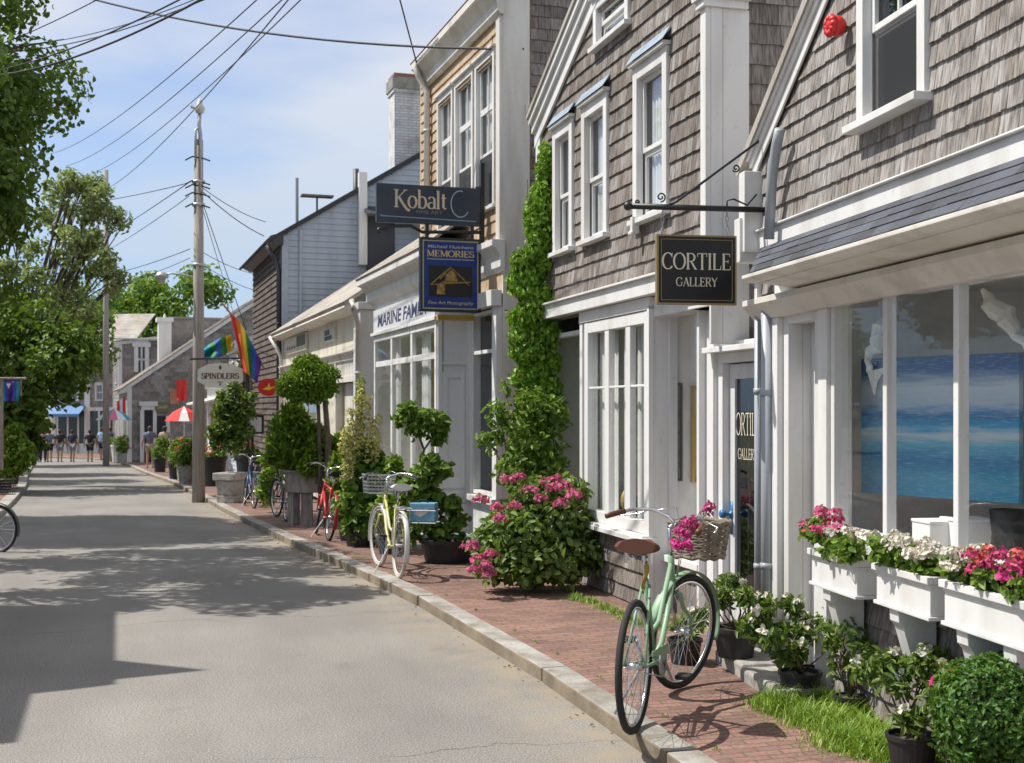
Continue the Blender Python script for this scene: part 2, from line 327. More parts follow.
# ------------------------------------------------------------------ building helpers
class Bld:                                          # local frame: x towards the viewer along the street front, y into the house, z up
    def __init__(s, name, label, cat, O, ang):
        s.O = Vector(O); s.th = R_(-(90-ang)); s.z0 = gz(O[1]); s.ex = Vector((math.cos(s.th), math.sin(s.th))); s.ey = Vector((-s.ex.y, s.ex.x))
        s.e = thing(name, label, cat, (O[0], O[1], s.z0), s.th)
    def sol(s, px, y=0):
        d = Vector(((px-CX)/F, 1.0)); o = s.O + s.ey*y
        # o + x ex = D d
        det = s.ex.x*(-d.y) + d.x*s.ex.y
        x = (-o.x*(-d.y) + (-d.x)*(o.y)) / det if False else None
        A = Matrix(((s.ex.x, -d.x), (s.ex.y, -d.y))); r = A.inverted() @ (-o); return r[0], r[1]
    def x(s, px, y=0): return s.sol(px, y)[0]
    def z(s, px, py, y=0): D = s.sol(px, y)[1]; return CH - (py-HY)/F*D - s.z0
    def y(s, px, x):                                # depth on a plane x = const
        d = Vector(((px-CX)/F, 1.0)); o = s.O + s.ex*x
        A = Matrix(((s.ey.x, -d.x), (s.ey.y, -d.y))); r = A.inverted() @ (-o); return r[0]
    def zy(s, px, py, x):
        d = Vector(((px-CX)/F, 1.0)); o = s.O + s.ex*x
        A = Matrix(((s.ey.x, -d.x), (s.ey.y, -d.y))); r = A.inverted() @ (-o); return CH - (py-HY)/F*r[1] - s.z0
    def w(s, x, y, z=0):
        p = s.O + s.ex*x + s.ey*y; return Vector((p.x, p.y, z + s.z0))

def wall_grid(mb, x0, x1, z0, z1, y0, y1, holes=(), m=0):
    xs = sorted({x0, x1} | {min(max(h[k],x0),x1) for h in holes for k in (0,1)}); zs = sorted({z0, z1} | {min(max(h[k],z0),z1) for h in holes for k in (2,3)})
    for a, b in zip(xs, xs[1:]):
        for c, d in zip(zs, zs[1:]):
            if b-a < 1e-5 or d-c < 1e-5: continue
            cx, cz = (a+b)/2, (c+d)/2
            if any(h[0] < cx < h[1] and h[2] < cz < h[3] for h in holes): continue
            mb.box(a, b, y0, y1, c, d, m)
def shingles(mb, x0, x1, z0, z1, y, expo, holes=(), top=None, wmin=.07, wmax=.15, seed=1, M=None, butt=.016, axis=None):
    """individual lapped shingles; top(x) = upper limit; local x along the wall, outward is -y"""
    rng = random.Random(seed); r = 0; z = z0
    def put(a, b, za, zb, j):
        ya, yb = y-butt-j, y-.004
        n = len(mb.v); pts = [(a,ya,za),(b,ya,za),(b,yb,zb),(a,yb,zb),(a,y,za),(b,y,za),(a,y+.001,zb),(b,y+.001,zb)]
        if M is not None: pts = [tuple(M @ Vector(p)) for p in pts]
        mb.v += pts
        for f in ((0,1,2,3),(4,5,1,0),(0,3,6,4),(1,5,7,2)): mb.f.append(tuple(n+i for i in f)); mb.m.append(0)
    while z < z1:
        x = x0 - rng.uniform(0, wmax); wav = rng.uniform(-.004,.004)
        while x < x1:
            w = rng.uniform(wmin, wmax); a, b = max(x, x0)+.0015, min(x+w, x1)-.0015; x += w
            if b-a < .012: continue
            segs = [(a, b)]; zc = z + expo*.5
            for h in holes:
                if h[2] < zc < h[3]:
                    ns = []
                    for (p, q) in segs:
                        if q <= h[0] or p >= h[1]: ns.append((p, q)); continue
                        if p < h[0]: ns.append((p, h[0]))
                        if q > h[1]: ns.append((h[1], q))
                    segs = ns
            for (p, q) in segs:
                if q-p < .012: continue
                zt = min(z+expo+.006, z1)
                if top is not None:
                    lim = min(top(p), top(q))
                    if z + .03 > lim: continue
                    zt = min(zt, lim)
                put(p, q, z + wav + rng.uniform(-.004,.003), zt, rng.uniform(0,.005))
        z += expo; r += 1
def sashwin(B, x0, x1, z0, z1, cols=(2,1), split=.5, trim=.09, y=0, mw=WHITE, curtain=True, dark=False, cap=.04, sillp=.09, glass=GLASS, screen=False, tiers=None):
    """a double-hung window; outer casing x0..x1, z0..z1; returns the opening cut in the wall"""
    fx0, fx1, fz0, fz1 = x0+trim, x1-trim, z0+.07, z1-trim-.02
    mb = MB()
    mb.box(x0, fx0, y-.045, y+.02, z0+.045, z1); mb.box(fx1, x1, y-.045, y+.02, z0+.045, z1)
    mb.box(fx0, fx1, y-.043, y+.02, fz1, z1-.001)
    mb.box(x0-cap*.5, x1+cap*.5, y-.045-cap, y+.018, z1, z1+.035)
    mb.box(x0-.03, x1+.03, y-sillp, y+.03, z0, z0+.045)
    mb.box(fx0, fx1, y-.03, y+.05, z0+.045, fz0)
    s = .04; tiers = tiers or [split]
    zs = [fz0] + [fz0+(fz1-fz0)*t for t in tiers] + [fz1]
    for k in range(len(zs)-1):
        a, b = zs[k], zs[k+1]; yy = y+.012 if k else y+.034
        mb.box(fx0, fx0+s, yy, yy+.03, a, b); mb.box(fx1-s, fx1, yy, yy+.03, a, b)
        mb.box(fx0+s, fx1-s, yy+.001, yy+.031, b-.04, b); mb.box(fx0+s, fx1-s, yy+.001, yy+.031, a, a+.04)
        c = cols[0] if k == len(zs)-2 else cols[-1]
        for i in range(1, c):
            xm = fx0+s+(fx1-fx0-2*s)*i/c; mb.box(xm-.011, xm+.011, yy+.003, yy+.027, a+.04, b-.04)
    f = mb.build('window', mw, B.e, bevel=.004)
    g = MB(); g.q([(fx0+.01,y+.04,fz0),(fx1-.01,y+.04,fz0),(fx1-.01,y+.04,fz1),(fx0+.01,y+.04,fz1)]); g.build('pane', glass, f)
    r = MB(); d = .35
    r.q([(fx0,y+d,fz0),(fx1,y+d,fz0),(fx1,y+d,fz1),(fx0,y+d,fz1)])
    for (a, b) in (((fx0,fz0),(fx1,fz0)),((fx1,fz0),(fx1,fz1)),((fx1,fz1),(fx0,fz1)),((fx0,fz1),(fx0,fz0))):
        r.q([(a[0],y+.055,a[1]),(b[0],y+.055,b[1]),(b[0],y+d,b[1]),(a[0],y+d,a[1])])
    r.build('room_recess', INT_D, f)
    if curtain:
        c = MB()
        for (a, b) in ((fx0, fx0+(fx1-fx0)*.46), (fx1-(fx1-fx0)*.44, fx1)):
            c.grid(lambda u, v: (a+(b-a)*u, y+.105+.022*math.sin(u*22)+.008*math.sin(u*41), fz0+.02+(fz1-fz0-.04)*v), 24, 1)
        c.build('curtain', CURT, f, smooth=True)
    if screen:
        c = MB(); c.q([(fx0+s,y+.008,fz0+.03),(fx1-s,y+.008,fz0+.03),(fx1-s,y+.008,zs[1]-.03),(fx0+s,y+.008,zs[1]-.03)]); c.build('insect_screen', SCREENM, f)
    return (fx0-.01, fx1+.01, z0+.03, fz1+.01)
def screenmat():
    m, nt, b = nodes('window_screen'); b.inputs['Base Color'].default_value = (.012,.013,.015,1); b.inputs['Roughness'].default_value = .7
    t = N(nt, 'ShaderNodeBsdfTransparent'); ms = N(nt, 'ShaderNodeMixShader'); ms.inputs[0].default_value = .86
    nt.links.new(t.outputs[0], ms.inputs[1]); nt.links.new(b.outputs[0], ms.inputs[2]); nt.links.new(ms.outputs[0], nt.nodes['Material Output'].inputs[0]); return m
SCREENM = screenmat()
def shopwin(B, x0, x1, z0, z1, y, muls=(), bars=(), fr=.06, mw=WHITE, glass=GLASS2, dep=.09, sill=True, name='shop_window', room=None, hbar=()):
    """fixed shop glazing between x0..x1: frame, mullions at xs in muls, glazing bars"""
    mb = MB()
    mb.box(x0, x0+fr, y-.02, y+dep, z0, z1); mb.box(x1-fr, x1, y-.02, y+dep, z0, z1)
    mb.box(x0+fr, x1-fr, y-.018, y+dep-.002, z1-fr, z1-.001); mb.box(x0+fr, x1-fr, y-.018, y+dep-.002, z0+.001, z0+fr)
    for (xm, w) in muls: mb.box(xm-w/2, xm+w/2, y-.012, y+min(dep,.05), z0+fr, z1-fr)
    for (zz, w) in hbar: mb.box(x0+fr, x1-fr, y-.006, y+.028, zz-w/2, zz+w/2)
    if sill: mb.box(x0-.03, x1+.03, y-.09, y+.02, z0-.06, z0-.002)
    f = mb.build(name, mw, B.e, bevel=.005)
    g = MB(); g.q([(x0+.02,y+.006,z0+.02),(x1-.02,y+.006,z0+.02),(x1-.02,y+.006,z1-.02),(x0+.02,y+.006,z1-.02)]); g.build('pane', glass, f)
    if room:
        d, mr = room; r = MB(); y0 = y+dep+.01; x0, x1 = x0+.02, x1-.06
        r.q([(x0,y+d,z0),(x1,y+d,z0),(x1,y+d,z1),(x0,y+d,z1)])
        for (a, b) in (((x0,z0),(x1,z0)),((x1,z0),(x1,z1)),((x1,z1),(x0,z1)),((x0,z1),(x0,z0))):
            r.q([(a[0],y0,a[1]),(b[0],y0,b[1]),(b[0],y+d,b[1]),(a[0],y+d,a[1])])
        r.build('display_space', mr, f)
    return f
def downpipe(B, pts, r=.035, mt=PIPE):
    mb = MB(); mb.tube(pts, r, 10)
    for i in range(len(pts)-1):
        a, b = Vector(pts[i]), Vector(pts[i+1])
        if abs(b.z-a.z) > 1.2:
            for t in (.25,.75):
                p = a.lerp(b, t); mb.tube([p-Vector((0,0,.02)), p+Vector((0,0,.02))], r*1.18, 10)
    return mb.build('downpipe', mt, B.e, smooth=True)
def slope(mb, poly3, expo, m=0, seed=0): pass

def roof_slab(B, a, b, c, d, th=.06, lift=1.0, mt=SH_ROOF, name='roof', courses=True, expo=.14, seed=5, wmin=.10, wmax=.22):
    """sloping roof: a,b eave ends, c,d ridge ends (a->d, b->c), with lapped courses"""
    a, b, c, d = map(Vector, (a, b, c, d)); n = (b-a).cross(d-a).normalized()
    if n.z < 0: n = -n
    mb = MB(); base = [a, b, c, d]
    k = len(mb.v); mb.v += [tuple(p) for p in base] + [tuple(p - n*th) for p in base]
    for f in ((0,1,2,3),(7,6,5,4),(0,4,5,1),(1,5,6,2),(2,6,7,3),(3,7,4,0)): mb.f.append(tuple(k+i for i in f)); mb.m.append(0)
    if courses:
        rng = random.Random(seed); L = (d-a).length; rows = int(L/expo)
        for r in range(rows):
            t0, t1 = r/rows, min(1, (r+1.08)/rows); p0, p1 = a.lerp(d,t0), b.lerp(c,t0); q0, q1 = a.lerp(d,t1), b.lerp(c,t1)
            W = (p1-p0).length; x = -rng.uniform(0,wmax)
            while x < W:
                w = rng.uniform(wmin,wmax); u, v = max(x,0)/W, min(x+w,W)/W; x += w
                if v-u < 1e-3: continue
                h = n*rng.uniform(.014,.022)*lift
                A, Bp, C, D_ = p0.lerp(p1,u)+h, p0.lerp(p1,v)+h, q0.lerp(q1,v)+n*.003, q0.lerp(q1,u)+n*.003
                k = len(mb.v); mb.v += [tuple(z) for z in (A,Bp,C,D_, p0.lerp(p1,u)+n*.0005, p0.lerp(p1,v)+n*.0005)]
                for f in ((0,1,2,3),(4,5,1,0)): mb.f.append(tuple(k+i for i in f)); mb.m.append(0)
    return mb.build(name, mt, B.e)
def clap(mb, x0, x1, z0, z1, y, expo=.11, holes=(), top=None, M=None, m=0):   # clapboards, one long board per course and stretch
    z = z0
    while z < z1:
        zt = min(z+expo, z1); segs = [(x0, x1)]; zc = z+expo/2
        for h in holes:
            if h[2] < zc < h[3]:
                ns = []
                for p, q in segs:
                    if q <= h[0] or p >= h[1]: ns.append((p,q)); continue
                    if p < h[0]: ns.append((p,h[0]))
                    if q > h[1]: ns.append((h[1],q))
                segs = ns
        for p, q in segs:
            if top is not None:
                lo, hi = top(z); p, q = max(p, lo), min(q, hi)
                if q-p < .03: continue
            pts = [(p,y-.024,z),(q,y-.024,z),(q,y-.004,zt+.004),(p,y-.004,zt+.004),(p,y+.002,z),(q,y+.002,z)]
            if M is not None: pts = [tuple(M @ Vector(c)) for c in pts]
            n = len(mb.v); mb.v += pts
            for f in ((0,1,2,3),(4,5,1,0)): mb.f.append(tuple(n+i for i in f)); mb.m.append(m)
        z += expo
def chain(mb, a, b, r=.004, link=.035):
    a, b = Vector(a), Vector(b); n = max(2, int((b-a).length/link)); d = (b-a)/n
    for i in range(n):
        c = a + d*(i+.5); l = d.length*.62
        ax = Vector((1,0,0)) if i % 2 else Vector((0,1,0))
        mb.tube([c + d.normalized()*l*math.cos(t)+ax*.011*math.sin(t) for t in [k*math.pi/4 for k in range(8)]], r, 5, closed=True)
def spiral(c, r0, r1, a0, a1, n=20, plane='xz'):
    out = []
    for i in range(n+1):
        t = i/n; r = r0+(r1-r0)*t; a = a0+(a1-a0)*t
        out.append(Vector((c[0]+r*math.cos(a), c[1], c[2]+r*math.sin(a))))
    return out

# ------------------------------------------------------------------ lettering: pen strokes, thick where they run down, thin where they run across
def arc(cx, cy, rx, ry, a0, a1, n=18): return [(cx+rx*math.cos(R_(a0+(a1-a0)*i/n)), cy+ry*math.sin(R_(a0+(a1-a0)*i/n))) for i in range(n+1)]
def serif(x, y, w=.13): return [(x-w, y), (x+w, y)]
GL = {
 'C': (.86, [arc(.45,.5,.40,.49,42,318,26), [(.75,.70),(.77,.98)], [(.75,.22),(.77,.14)]]),
 'O': (.96, [arc(.47,.5,.42,.49,0,360,30)]),
 'R': (.86, [[(.16,0),(.16,1)], serif(.16,.02), [(.04,.98),(.42,.98)], arc(.40,.74,.26,.24,90,-90,14), [(.16,.5),(.42,.5)], [(.40,.5),(.74,.02)], serif(.76,.02,.09)]),
 'T': (.80, [[(.39,0),(.39,1)], serif(.39,.02), [(.03,.98),(.75,.98)], [(.04,.98),(.04,.78)], [(.74,.98),(.74,.78)]]),
 'I': (.38, [[(.18,0),(.18,1)], serif(.18,.02), serif(.18,.98)]),
 'L': (.72, [[(.16,0),(.16,1)], serif(.16,.98), [(.04,.02),(.64,.02)], [(.64,.02),(.66,.26)]]),
 'E': (.76, [[(.16,0),(.16,1)], [(.04,.98),(.62,.98)], [(.62,.98),(.62,.80)], [(.16,.52),(.5,.52)], [(.5,.62),(.5,.42)], [(.04,.02),(.66,.02)], [(.66,.02),(.68,.24)]]),
 'G': (.94, [arc(.46,.5,.41,.49,42,318,26), [(.76,.70),(.78,.98)], [(.78,.14),(.78,.42)], serif(.76,.43,.13)]),
 'A': (.88, [('t',[(.10,.02),(.43,1)]), ('k',[(.43,1),(.76,.02)]), [(.22,.36),(.62,.36)], serif(.10,.02,.10), serif(.76,.02,.11)]),
 'Y': (.84, [('k',[(.08,.98),(.41,.48)]), ('t',[(.74,.98),(.41,.48)]), [(.41,0),(.41,.5)], serif(.41,.02), serif(.08,.98,.09), serif(.74,.98,.08)]),
 'M': (1.08, [('t',[(.14,0),(.14,1)]), ('k',[(.14,1),(.52,.06)]), ('t',[(.52,.06),(.88,1)]), [(.90,0),(.90,1)], serif(.14,.02,.10), serif(.90,.02), serif(.08,.98,.08), serif(.94,.98,.08)]),
 'S': (.68, [[(.58,.72),(.58,.92)], arc(.34,.73,.25,.25,40,180,14)+arc(.34,.73,.25,.22,180,260,8)+arc(.34,.27,.27,.25,80,-180,20), [(.07,.30),(.06,.06)]]),
 'P': (.76, [[(.16,0),(.16,1)], serif(.16,.02), [(.04,.98),(.42,.98)], arc(.40,.72,.26,.26,90,-90,14), [(.16,.46),(.42,.46)]]),
 'N': (.96, [('t',[(.16,0),(.16,1)]), ('k',[(.14,1),(.76,.02)]), ('t',[(.76,0),(.76,1)]), serif(.16,.02,.11), serif(.10,.98,.08), serif(.76,.98,.11)]),
 'D': (.92, [[(.16,0),(.16,1)], [(.04,.98),(.40,.98)], [(.04,.02),(.40,.02)], arc(.38,.5,.44,.48,90,-90,20)]),
 'K': (.92, [[(.18,0),(.18,1)], serif(.18,.02,.15), serif(.18,.98,.15), ('t',[(.76,.98),(.24,.50)]), serif(.76,.98,.12), ('k',[(.34,.58),(.60,.2),(.86,-.10),(1.04,-.16)])]),
 'o': (.60, [arc(.29,.33,.25,.33,0,360,26)]),
 'b': (.64, [[(.13,0),(.13,1.04)], [(.03,1.02),(.13,1.02)], arc(.32,.33,.24,.33,150,-150,24)]),
 'a': (.58, [arc(.28,.48,.19,.18,160,0,12)+[(.47,.10)], [(.47,.4),(.47,.06),(.56,.02)], arc(.27,.18,.20,.17,60,330,18)]),
 'l': (.30, [[(.13,0),(.13,1.04)], [(.03,1.02),(.13,1.02)], serif(.13,.015,.11)]),
 't': (.40, [[(.17,.86),(.17,.12),(.24,.02),(.36,.06)], [(.03,.64),(.36,.64)]]),
 ' ': (.36, []),
}
def lettering(mb, txt, x, z, h, y, thick=.17, thin=.055, sx=1.0, sp=0.0, m=0, dx=(1,0,0), width=None, center=True):
    adv = sum(GL[c][0]+sp for c in txt) - sp
    if width: sx = width/(adv*h)
    x0 = x - adv*h*sx/2 if center else x; cnt = 0
    for ch in txt:
        a, st = GL[ch]
        for s in st:
            ov = None
            if isinstance(s, tuple) and isinstance(s[0], str): ov, s = s
            n = len(s); cnt += 1; yy = y - .00012*(cnt % 9); b = len(mb.v); base = len(mb.v)
            for i, p in enumerate(s):
                q0, q1 = s[max(i-1,0)], s[min(i+1,n-1)]; dxx, dzz = q1[0]-q0[0], q1[1]-q0[1]; L = math.hypot(dxx,dzz) or 1
                w = thin+(thick-thin)*abs(dzz/L)**1.5
                if len(s) == 2 and abs(dzz)/L > .9 and L < .4: w = thin
                if ov == 't': w = thin*1.2
                if ov == 'k': w = thick
                nx, nz = -dzz/L*w/2, dxx/L*w/2
                for sg in (1,-1): mb.v.append((x0+(p[0]+nx*sg)*h*sx, yy, z+(p[1]+nz*sg)*h))
            for i in range(n-1): mb.f.append((b+2*i+1, b+2*i+3, b+2*i+2, b+2*i)); mb.m.append(m)
        x0 += (a+sp)*h*sx
def plain_text(txt, name, mt, parent, x, z, h, y, width=None, shear=0, rot=None, bold=0, align='CENTER'):
    cu = bpy.data.curves.new('letters', 'FONT'); cu.body = txt; cu.size = 1; cu.align_x = align; cu.shear = shear; cu.offset = bold
    t = bpy.data.objects.new('letters', cu); COL.objects.link(t); dg = bpy.context.evaluated_depsgraph_get(); dg.update()
    me = bpy.data.meshes.new_from_object(t.evaluated_get(dg)); bpy.data.objects.remove(t); me.name = name
    xs = [v.co.x for v in me.vertices]; W = (max(xs)-min(xs)) or 1
    k = h/.72; kx = (width/W) if width else k
    for v in me.vertices: v.co = Vector((x+v.co.x*kx, y, z+v.co.y*k))
    me.materials.clear(); me.materials.append(mt)
    o = bpy.data.objects.new(name, me); COL.objects.link(o); o.parent = parent; return o
# ================================================================== shingled gable house with the glazed bay (middle of the row)
M = Bld('gable_house', 'brown shingled gable house with three tall sash windows above a white shop bay', 'house', (1.02, 11.7), 15.3)
XL, XR, XP = -2.65, 1.985, -.22; EZ = 5.04; KS_ = .462; XP = .0
def mtop(x): return EZ + (XP - XL)*KS_ - abs(x-XP)*KS_
def MX(px, y=0): return M.x(px, y)
holes = []
for (a, b, zt) in ((637,671,4.86),(585,610.5,4.84),(556,575.5,4.83)):
    holes.append(sashwin(M, MX(a), MX(b), 3.44, zt, cols=(1,1), split=.46, trim=.10))
holes.append(sashwin(M, MX(597), MX(632), 5.30, 5.82, cols=(1,1), split=.5, trim=.09))
FLASH = mat('lead_flashing', (.20,.27,.36), (.30,.36,.42), 9, rough=.6, bmp=.3)
mb = MB()
for (a, b, zt) in ((637,671,4.86),(585,610.5,4.84),(556,575.5,4.83)):
    x0, x1 = MX(a)-.05, MX(b)+.05; mb = MB(); mb.prism([(-.10,zt+.034),(-.088,zt+.046),(-.026,zt+.15),(-.026,zt+.12)], x0, x1, ax='x'); mb.build('flashing', FLASH, M.e)
mb = MB(); wall_grid(mb, XL, XR, 2.77, EZ, 0, .12, holes)
gp = [(XL,EZ),(XR,EZ),(XP,mtop(XP))]
wall_grid(mb, XP-.9, XP+.9, EZ, 5.70, 0.001, .12, [h for h in holes if h[2] > 5])
mb.prism([(XL,EZ),(XP-.9,EZ),(XP-.9,mtop(XP-.9))], 0.002, .12); mb.prism([(XP+.9,EZ),(XR,EZ),(XR,mtop(XR)),(XP+.9,mtop(XP+.9))], .002, .12)
mb.prism([(XP-.9,5.70),(XP+.9,5.70),(XP+.0,mtop(XP))], .002, .03)
mb.box(XR-.12, XR, .12, 1.45, 2.62, EZ); mb.box(XR-.12, XR, 1.45, 8, 0.0, EZ); mb.box(XL, XL+.12, .12, 8, 0, EZ); mb.box(XL+.12, XR-.12, 7.9, 8, 0, EZ); mb.box(XL+.12, XR-.12, 1.3, 7.9, 2.75, 2.85)
mb.build('wall', SH_BROWN, M.e)
mb = MB(); shingles(mb, XL, XR-.07, 2.95, 6.2, 0, .152, holes, mtop, .06, .13, 21, butt=.02)
mb.build('shingle_cladding', SH_BROWN, M.e)
Ms = Matrix(((0,-1,0,XR),(1,0,0,0),(0,0,1,0),(0,0,0,1)))
mb = MB(); shingles(mb, .33, 3.6, .2, 5.25, 0, .16, (), None, .09, .18, 22, M=Ms); mb.build('side_cladding', SH_BROWN, M.e)
mb = MB()                                           # corner boards, band, rake
mb.box(XR-.07, XR+.03, -.045, .0, 2.95, 4.93); mb.box(XR, XR+.034, 0, .10, 2.30, 4.93); mb.box(XR, XR+.028, .104, .33, 2.30, 4.93)
mb.box(XR-.10, XR+.06, -.075, .31, 4.93, 4.99); mb.box(XR-.12, XR+.09, -.10, .32, 4.99, 5.06)
mb.box(XL-.03, XL+.13, -.045, 0, 2.95, 4.9)
mb.box(XL-.06, XR+.06, -.10, .02, 2.78, 2.925); mb.prism([(-.135,2.925),(-.135,2.945),(-.03,2.97),(-.03,2.925)], XL-.07, XR+.07, ax='x')
for sg in (-1, 1):
    xe = (XL-.07) if sg < 0 else (XR+.12)
    for (o0, o1, ya, yb) in ((.0,-.24,-.05,-.022),(.06,-.08,-.085,-.0501),(.10,.02,-.12,-.0851)):
        pk = mtop(XP); ze = mtop(xe)
        poly = [(xe,ze+o0),(XP,pk+o0),(XP,pk+o1),(xe,ze+o1)]
        mb.prism(poly, ya, yb)
mb.build('trim', WHITE, M.e, bevel=.004)
for sg in (-1, 1):
    xe = XL-.11 if sg < 0 else XR+.16
    roof_slab(M, (xe,-.14,mtop(xe)+.15), (xe,8.2,mtop(xe)+.15), (XP,8.2,mtop(XP)+.16), (XP,-.14,mtop(XP)+.16), seed=8+sg, th=.05)
# glazed bay on the street front
bx0, bx1 = MX(584), .73
mb = MB(); wall_grid(mb, bx0-.05, bx1, 0, .62, .02, .12); wall_grid(mb, XL, bx0-.05, 0, .62, .05, .15); wall_grid(mb, bx1, 1.55, 0, .50, .20, .3)
mb.build('base_wall', SH_BROWN, M.e)
mb = MB(); shingles(mb, bx0-.05, bx1, .02, .60, .02, .15, (), None, .10, .2, 23, butt=.026); shingles(mb, XL, bx0-.06, .02, .60, .05, .15, (), None, .10, .2, 24); mb.build('base_cladding', SH_BROWN, M.e)
muls = [((MX(604.5)+MX(611))/2, .12), ((MX(625)+MX(632.7))/2, .12)]
f = shopwin(M, MX(586), MX(650.5), .68, 2.66, .0, muls, fr=.11, hbar=[(2.0,.022)], room=(.46, INT_L))
mb = MB()
for i in (0,1,2,3,4):                                  # pale drapes and shelves of small things inside the bay
    x0 = -1.0 + i*.36; mb.grid(lambda u, v: (x0+.25*u, .135+.02*math.sin(u*18), .74+1.86*v), 14, 1)
mb.build('curtain', CURT, f, smooth=True)
mb = MB(); mb.box(bx0+.1, bx1-.1, .16, .42, .74, .78)
for i in range(9): mb.ball((bx0+.25+i*.17, .24+.06*(i%3), .88), (.06,.06,.08+.03*(i%2)), 8, 6, i%3)
mb.build('shelf_display', [flat('teal_ware',(.08,.28,.36)), flat('ochre_ware',(.5,.35,.1)), flat('pale_ware',(.6,.58,.5))], f, smooth=True)
mb = MB()
mb.box(bx1, bx1+.04, -.021, .22, .0, 2.70); mb.box(bx1-.001, bx1+.05, -.03, .02, 0, 2.7)          # bay return, facing up the street
mb.box(bx0-.06, bx1+.07, -.11, .05, .615, .66); mb.box(bx0-.08, bx1+.05, -.03, .2, 2.665, 2.775)
mb.box(bx1+.04, XR, .02, .24, 2.60, 2.772)
mb.box(bx0-.09, bx0-.005, -.018, .2, .66, 2.66)
mb.build('bay_casing', WHITE, M.e, bevel=.004)
shopwin(M, XL+.2, bx0-.10, .70, 2.62, .07, fr=.05, room=(.8, INT_M))
# recessed display window with two framed pictures inside, beside the entrance
ra, rb = M.x(669.5,.18), M.x(705.5,.18)
f = shopwin(M, ra, rb, .52, 2.66, .18, fr=.045, dep=.06)
mb = MB()
mb.q([(-1.4,1.0,.4),(rb+.02,1.0,.4),(rb+.02,1.0,2.7),(-1.4,1.0,2.7)]); mb.q([(-1.4,.25,.45),(rb+.02,.25,.45),(rb+.02,1.0,.45),(-1.4,1.0,.45)]); mb.q([(-1.4,.25,2.69),(rb+.02,.25,2.69),(rb+.02,1.0,2.69),(-1.4,1.0,2.69)]); mb.q([(-1.4,.56,.4),(-1.4,1.0,.4),(-1.4,1.0,2.7),(-1.4,.56,2.7)]); mb.q([(-1.4,.56,.4),(ra-.02,.56,.4),(ra-.02,.56,2.7),(-1.4,.56,2.7)]); mb.q([(rb+.02,.25,.4),(rb+.02,1.0,.4),(rb+.02,1.0,2.7),(rb+.02,.25,2.7)])
mb.q([(ra-.02,.25,.4),(ra-.02,1.0,.4),(ra-.02,1.0,2.7),(ra-.02,.25,2.7)])
mb.build('display_space', INT_L, f)
def side_picture(lab, x, pl, pr, pt, pb, mf, mc, fw=.035):
    ya, yb = M.y(pl,x), M.y(pr,x); z0, z1 = M.zy((pl+pr)/2,pb,x), M.zy((pl+pr)/2,pt,x); t = thing('framed_picture', lab, 'picture', tuple(M.w(x,(ya+yb)/2,z0)), M.th+R_(90)); w = (yb-ya)/2; h = z1-z0; mb = MB()
    mb.box(-w,-w+fw,-.03,0,0,h); mb.box(w-fw,w,-.03,0,0,h); mb.box(-w+fw,w-fw,-.03,0,0,fw); mb.box(-w+fw,w-fw,-.03,0,h-fw,h); mb.build('frame', mf, t, bevel=.004)
    mb = MB(); mb.box(-w+fw,w-fw,-.012,0.001,fw,h-fw); mb.build('canvas', mc, t)
side_picture('narrow dark framed picture inside the window beside the shop door', ra-.015, 675,681.5,383,481, flat('dark_frame',(.03,.03,.03)), mat('sepia_print',(.30,.28,.24),(.10,.09,.08),14), .02)
side_picture('gold framed pale picture inside the window beside the shop door', ra-.015, 690.5,712,386,482, GOLD, mat('pale_print',(.60,.58,.42),(.42,.45,.38),5))
mb = MB()                                           # entrance: posts, panel over, cap shelf
dx0, dx1 = M.x(727,.24), 2.62
mb.box(rb, rb+.05, .10, .30, 0, 2.60); mb.box(rb+.05, dx0-.09, .16, .30, 0, 2.60); mb.box(dx0-.09, dx0, .20, .32, 0.08, 2.16); mb.box(dx1, dx1+.07, .2, .32, .08, 2.16)
mb.box(dx0-.09, dx1+.07, .20, .32, 2.16, 2.24); mb.box(dx0-.14, dx1+.10, .08, .34, 2.24, 2.285); mb.box(dx0-.09, XR-.01, .21, .30, 2.285, 2.60); mb.box(XR-.01, dx1+.1, .21, 1.4, 2.285, 2.33); mb.box(rb+.05, XR+.03, .0, .2, 2.60, 2.95)
mb.box(dx1+.07, dx1+.14, .2, 1.4, 0, 2.285)
mb.build('door_surround', WHITE, M.e, bevel=.004)
mb = MB(); yd = .26
mb.box(dx0+.005, dx0+.10, yd, yd+.045, .10, 2.15); mb.box(dx1-.10, dx1-.005, yd, yd+.045, .10, 2.15); mb.box(dx0+.10, dx1-.10, yd+.001, yd+.044, 2.03, 2.15); mb.box(dx0+.10, dx1-.10, yd+.001, yd+.044, .10, .36)
d = mb.build('door', GREYW, M.e, bevel=.004)
mb = MB(); mb.q([(dx0+.09,yd+.02,.35),(dx1-.09,yd+.02,.35),(dx1-.09,yd+.02,2.05),(dx0+.09,yd+.02,2.05)]); mb.build('pane', glassmat('door_glass',(.35,.38,.40),.09,.01), d)
mb = MB(); mb.q([(dx0+.09,yd+.5,.2),(dx1-.09,yd+.5,.2),(dx1-.09,yd+.5,2.1),(dx0+.09,yd+.5,2.1)]); mb.build('dark_interior', INT_M, d)
mb = MB(); lw = dx1-dx0-.24
xa1, xb1 = M.x(730,yd), M.x(758,yd); lettering(mb, 'CORTILE', (xa1+xb1)/2, M.z(738,435,yd), .175, yd+.015, width=xb1-xa1, thick=.10, thin=.05); mb.build('lettering', CREAML, d); mb = MB()
lettering(mb, 'GALLERY', (xa1+xb1)/2+.03, M.z(738,459,yd), .085, yd+.015, width=(xb1-xa1)*.66, thick=.12, thin=.06); mb.build('small_lettering', CREAML, d)
kb = MB(); kx, kz = dx0+.045, M.z(733,514,yd)
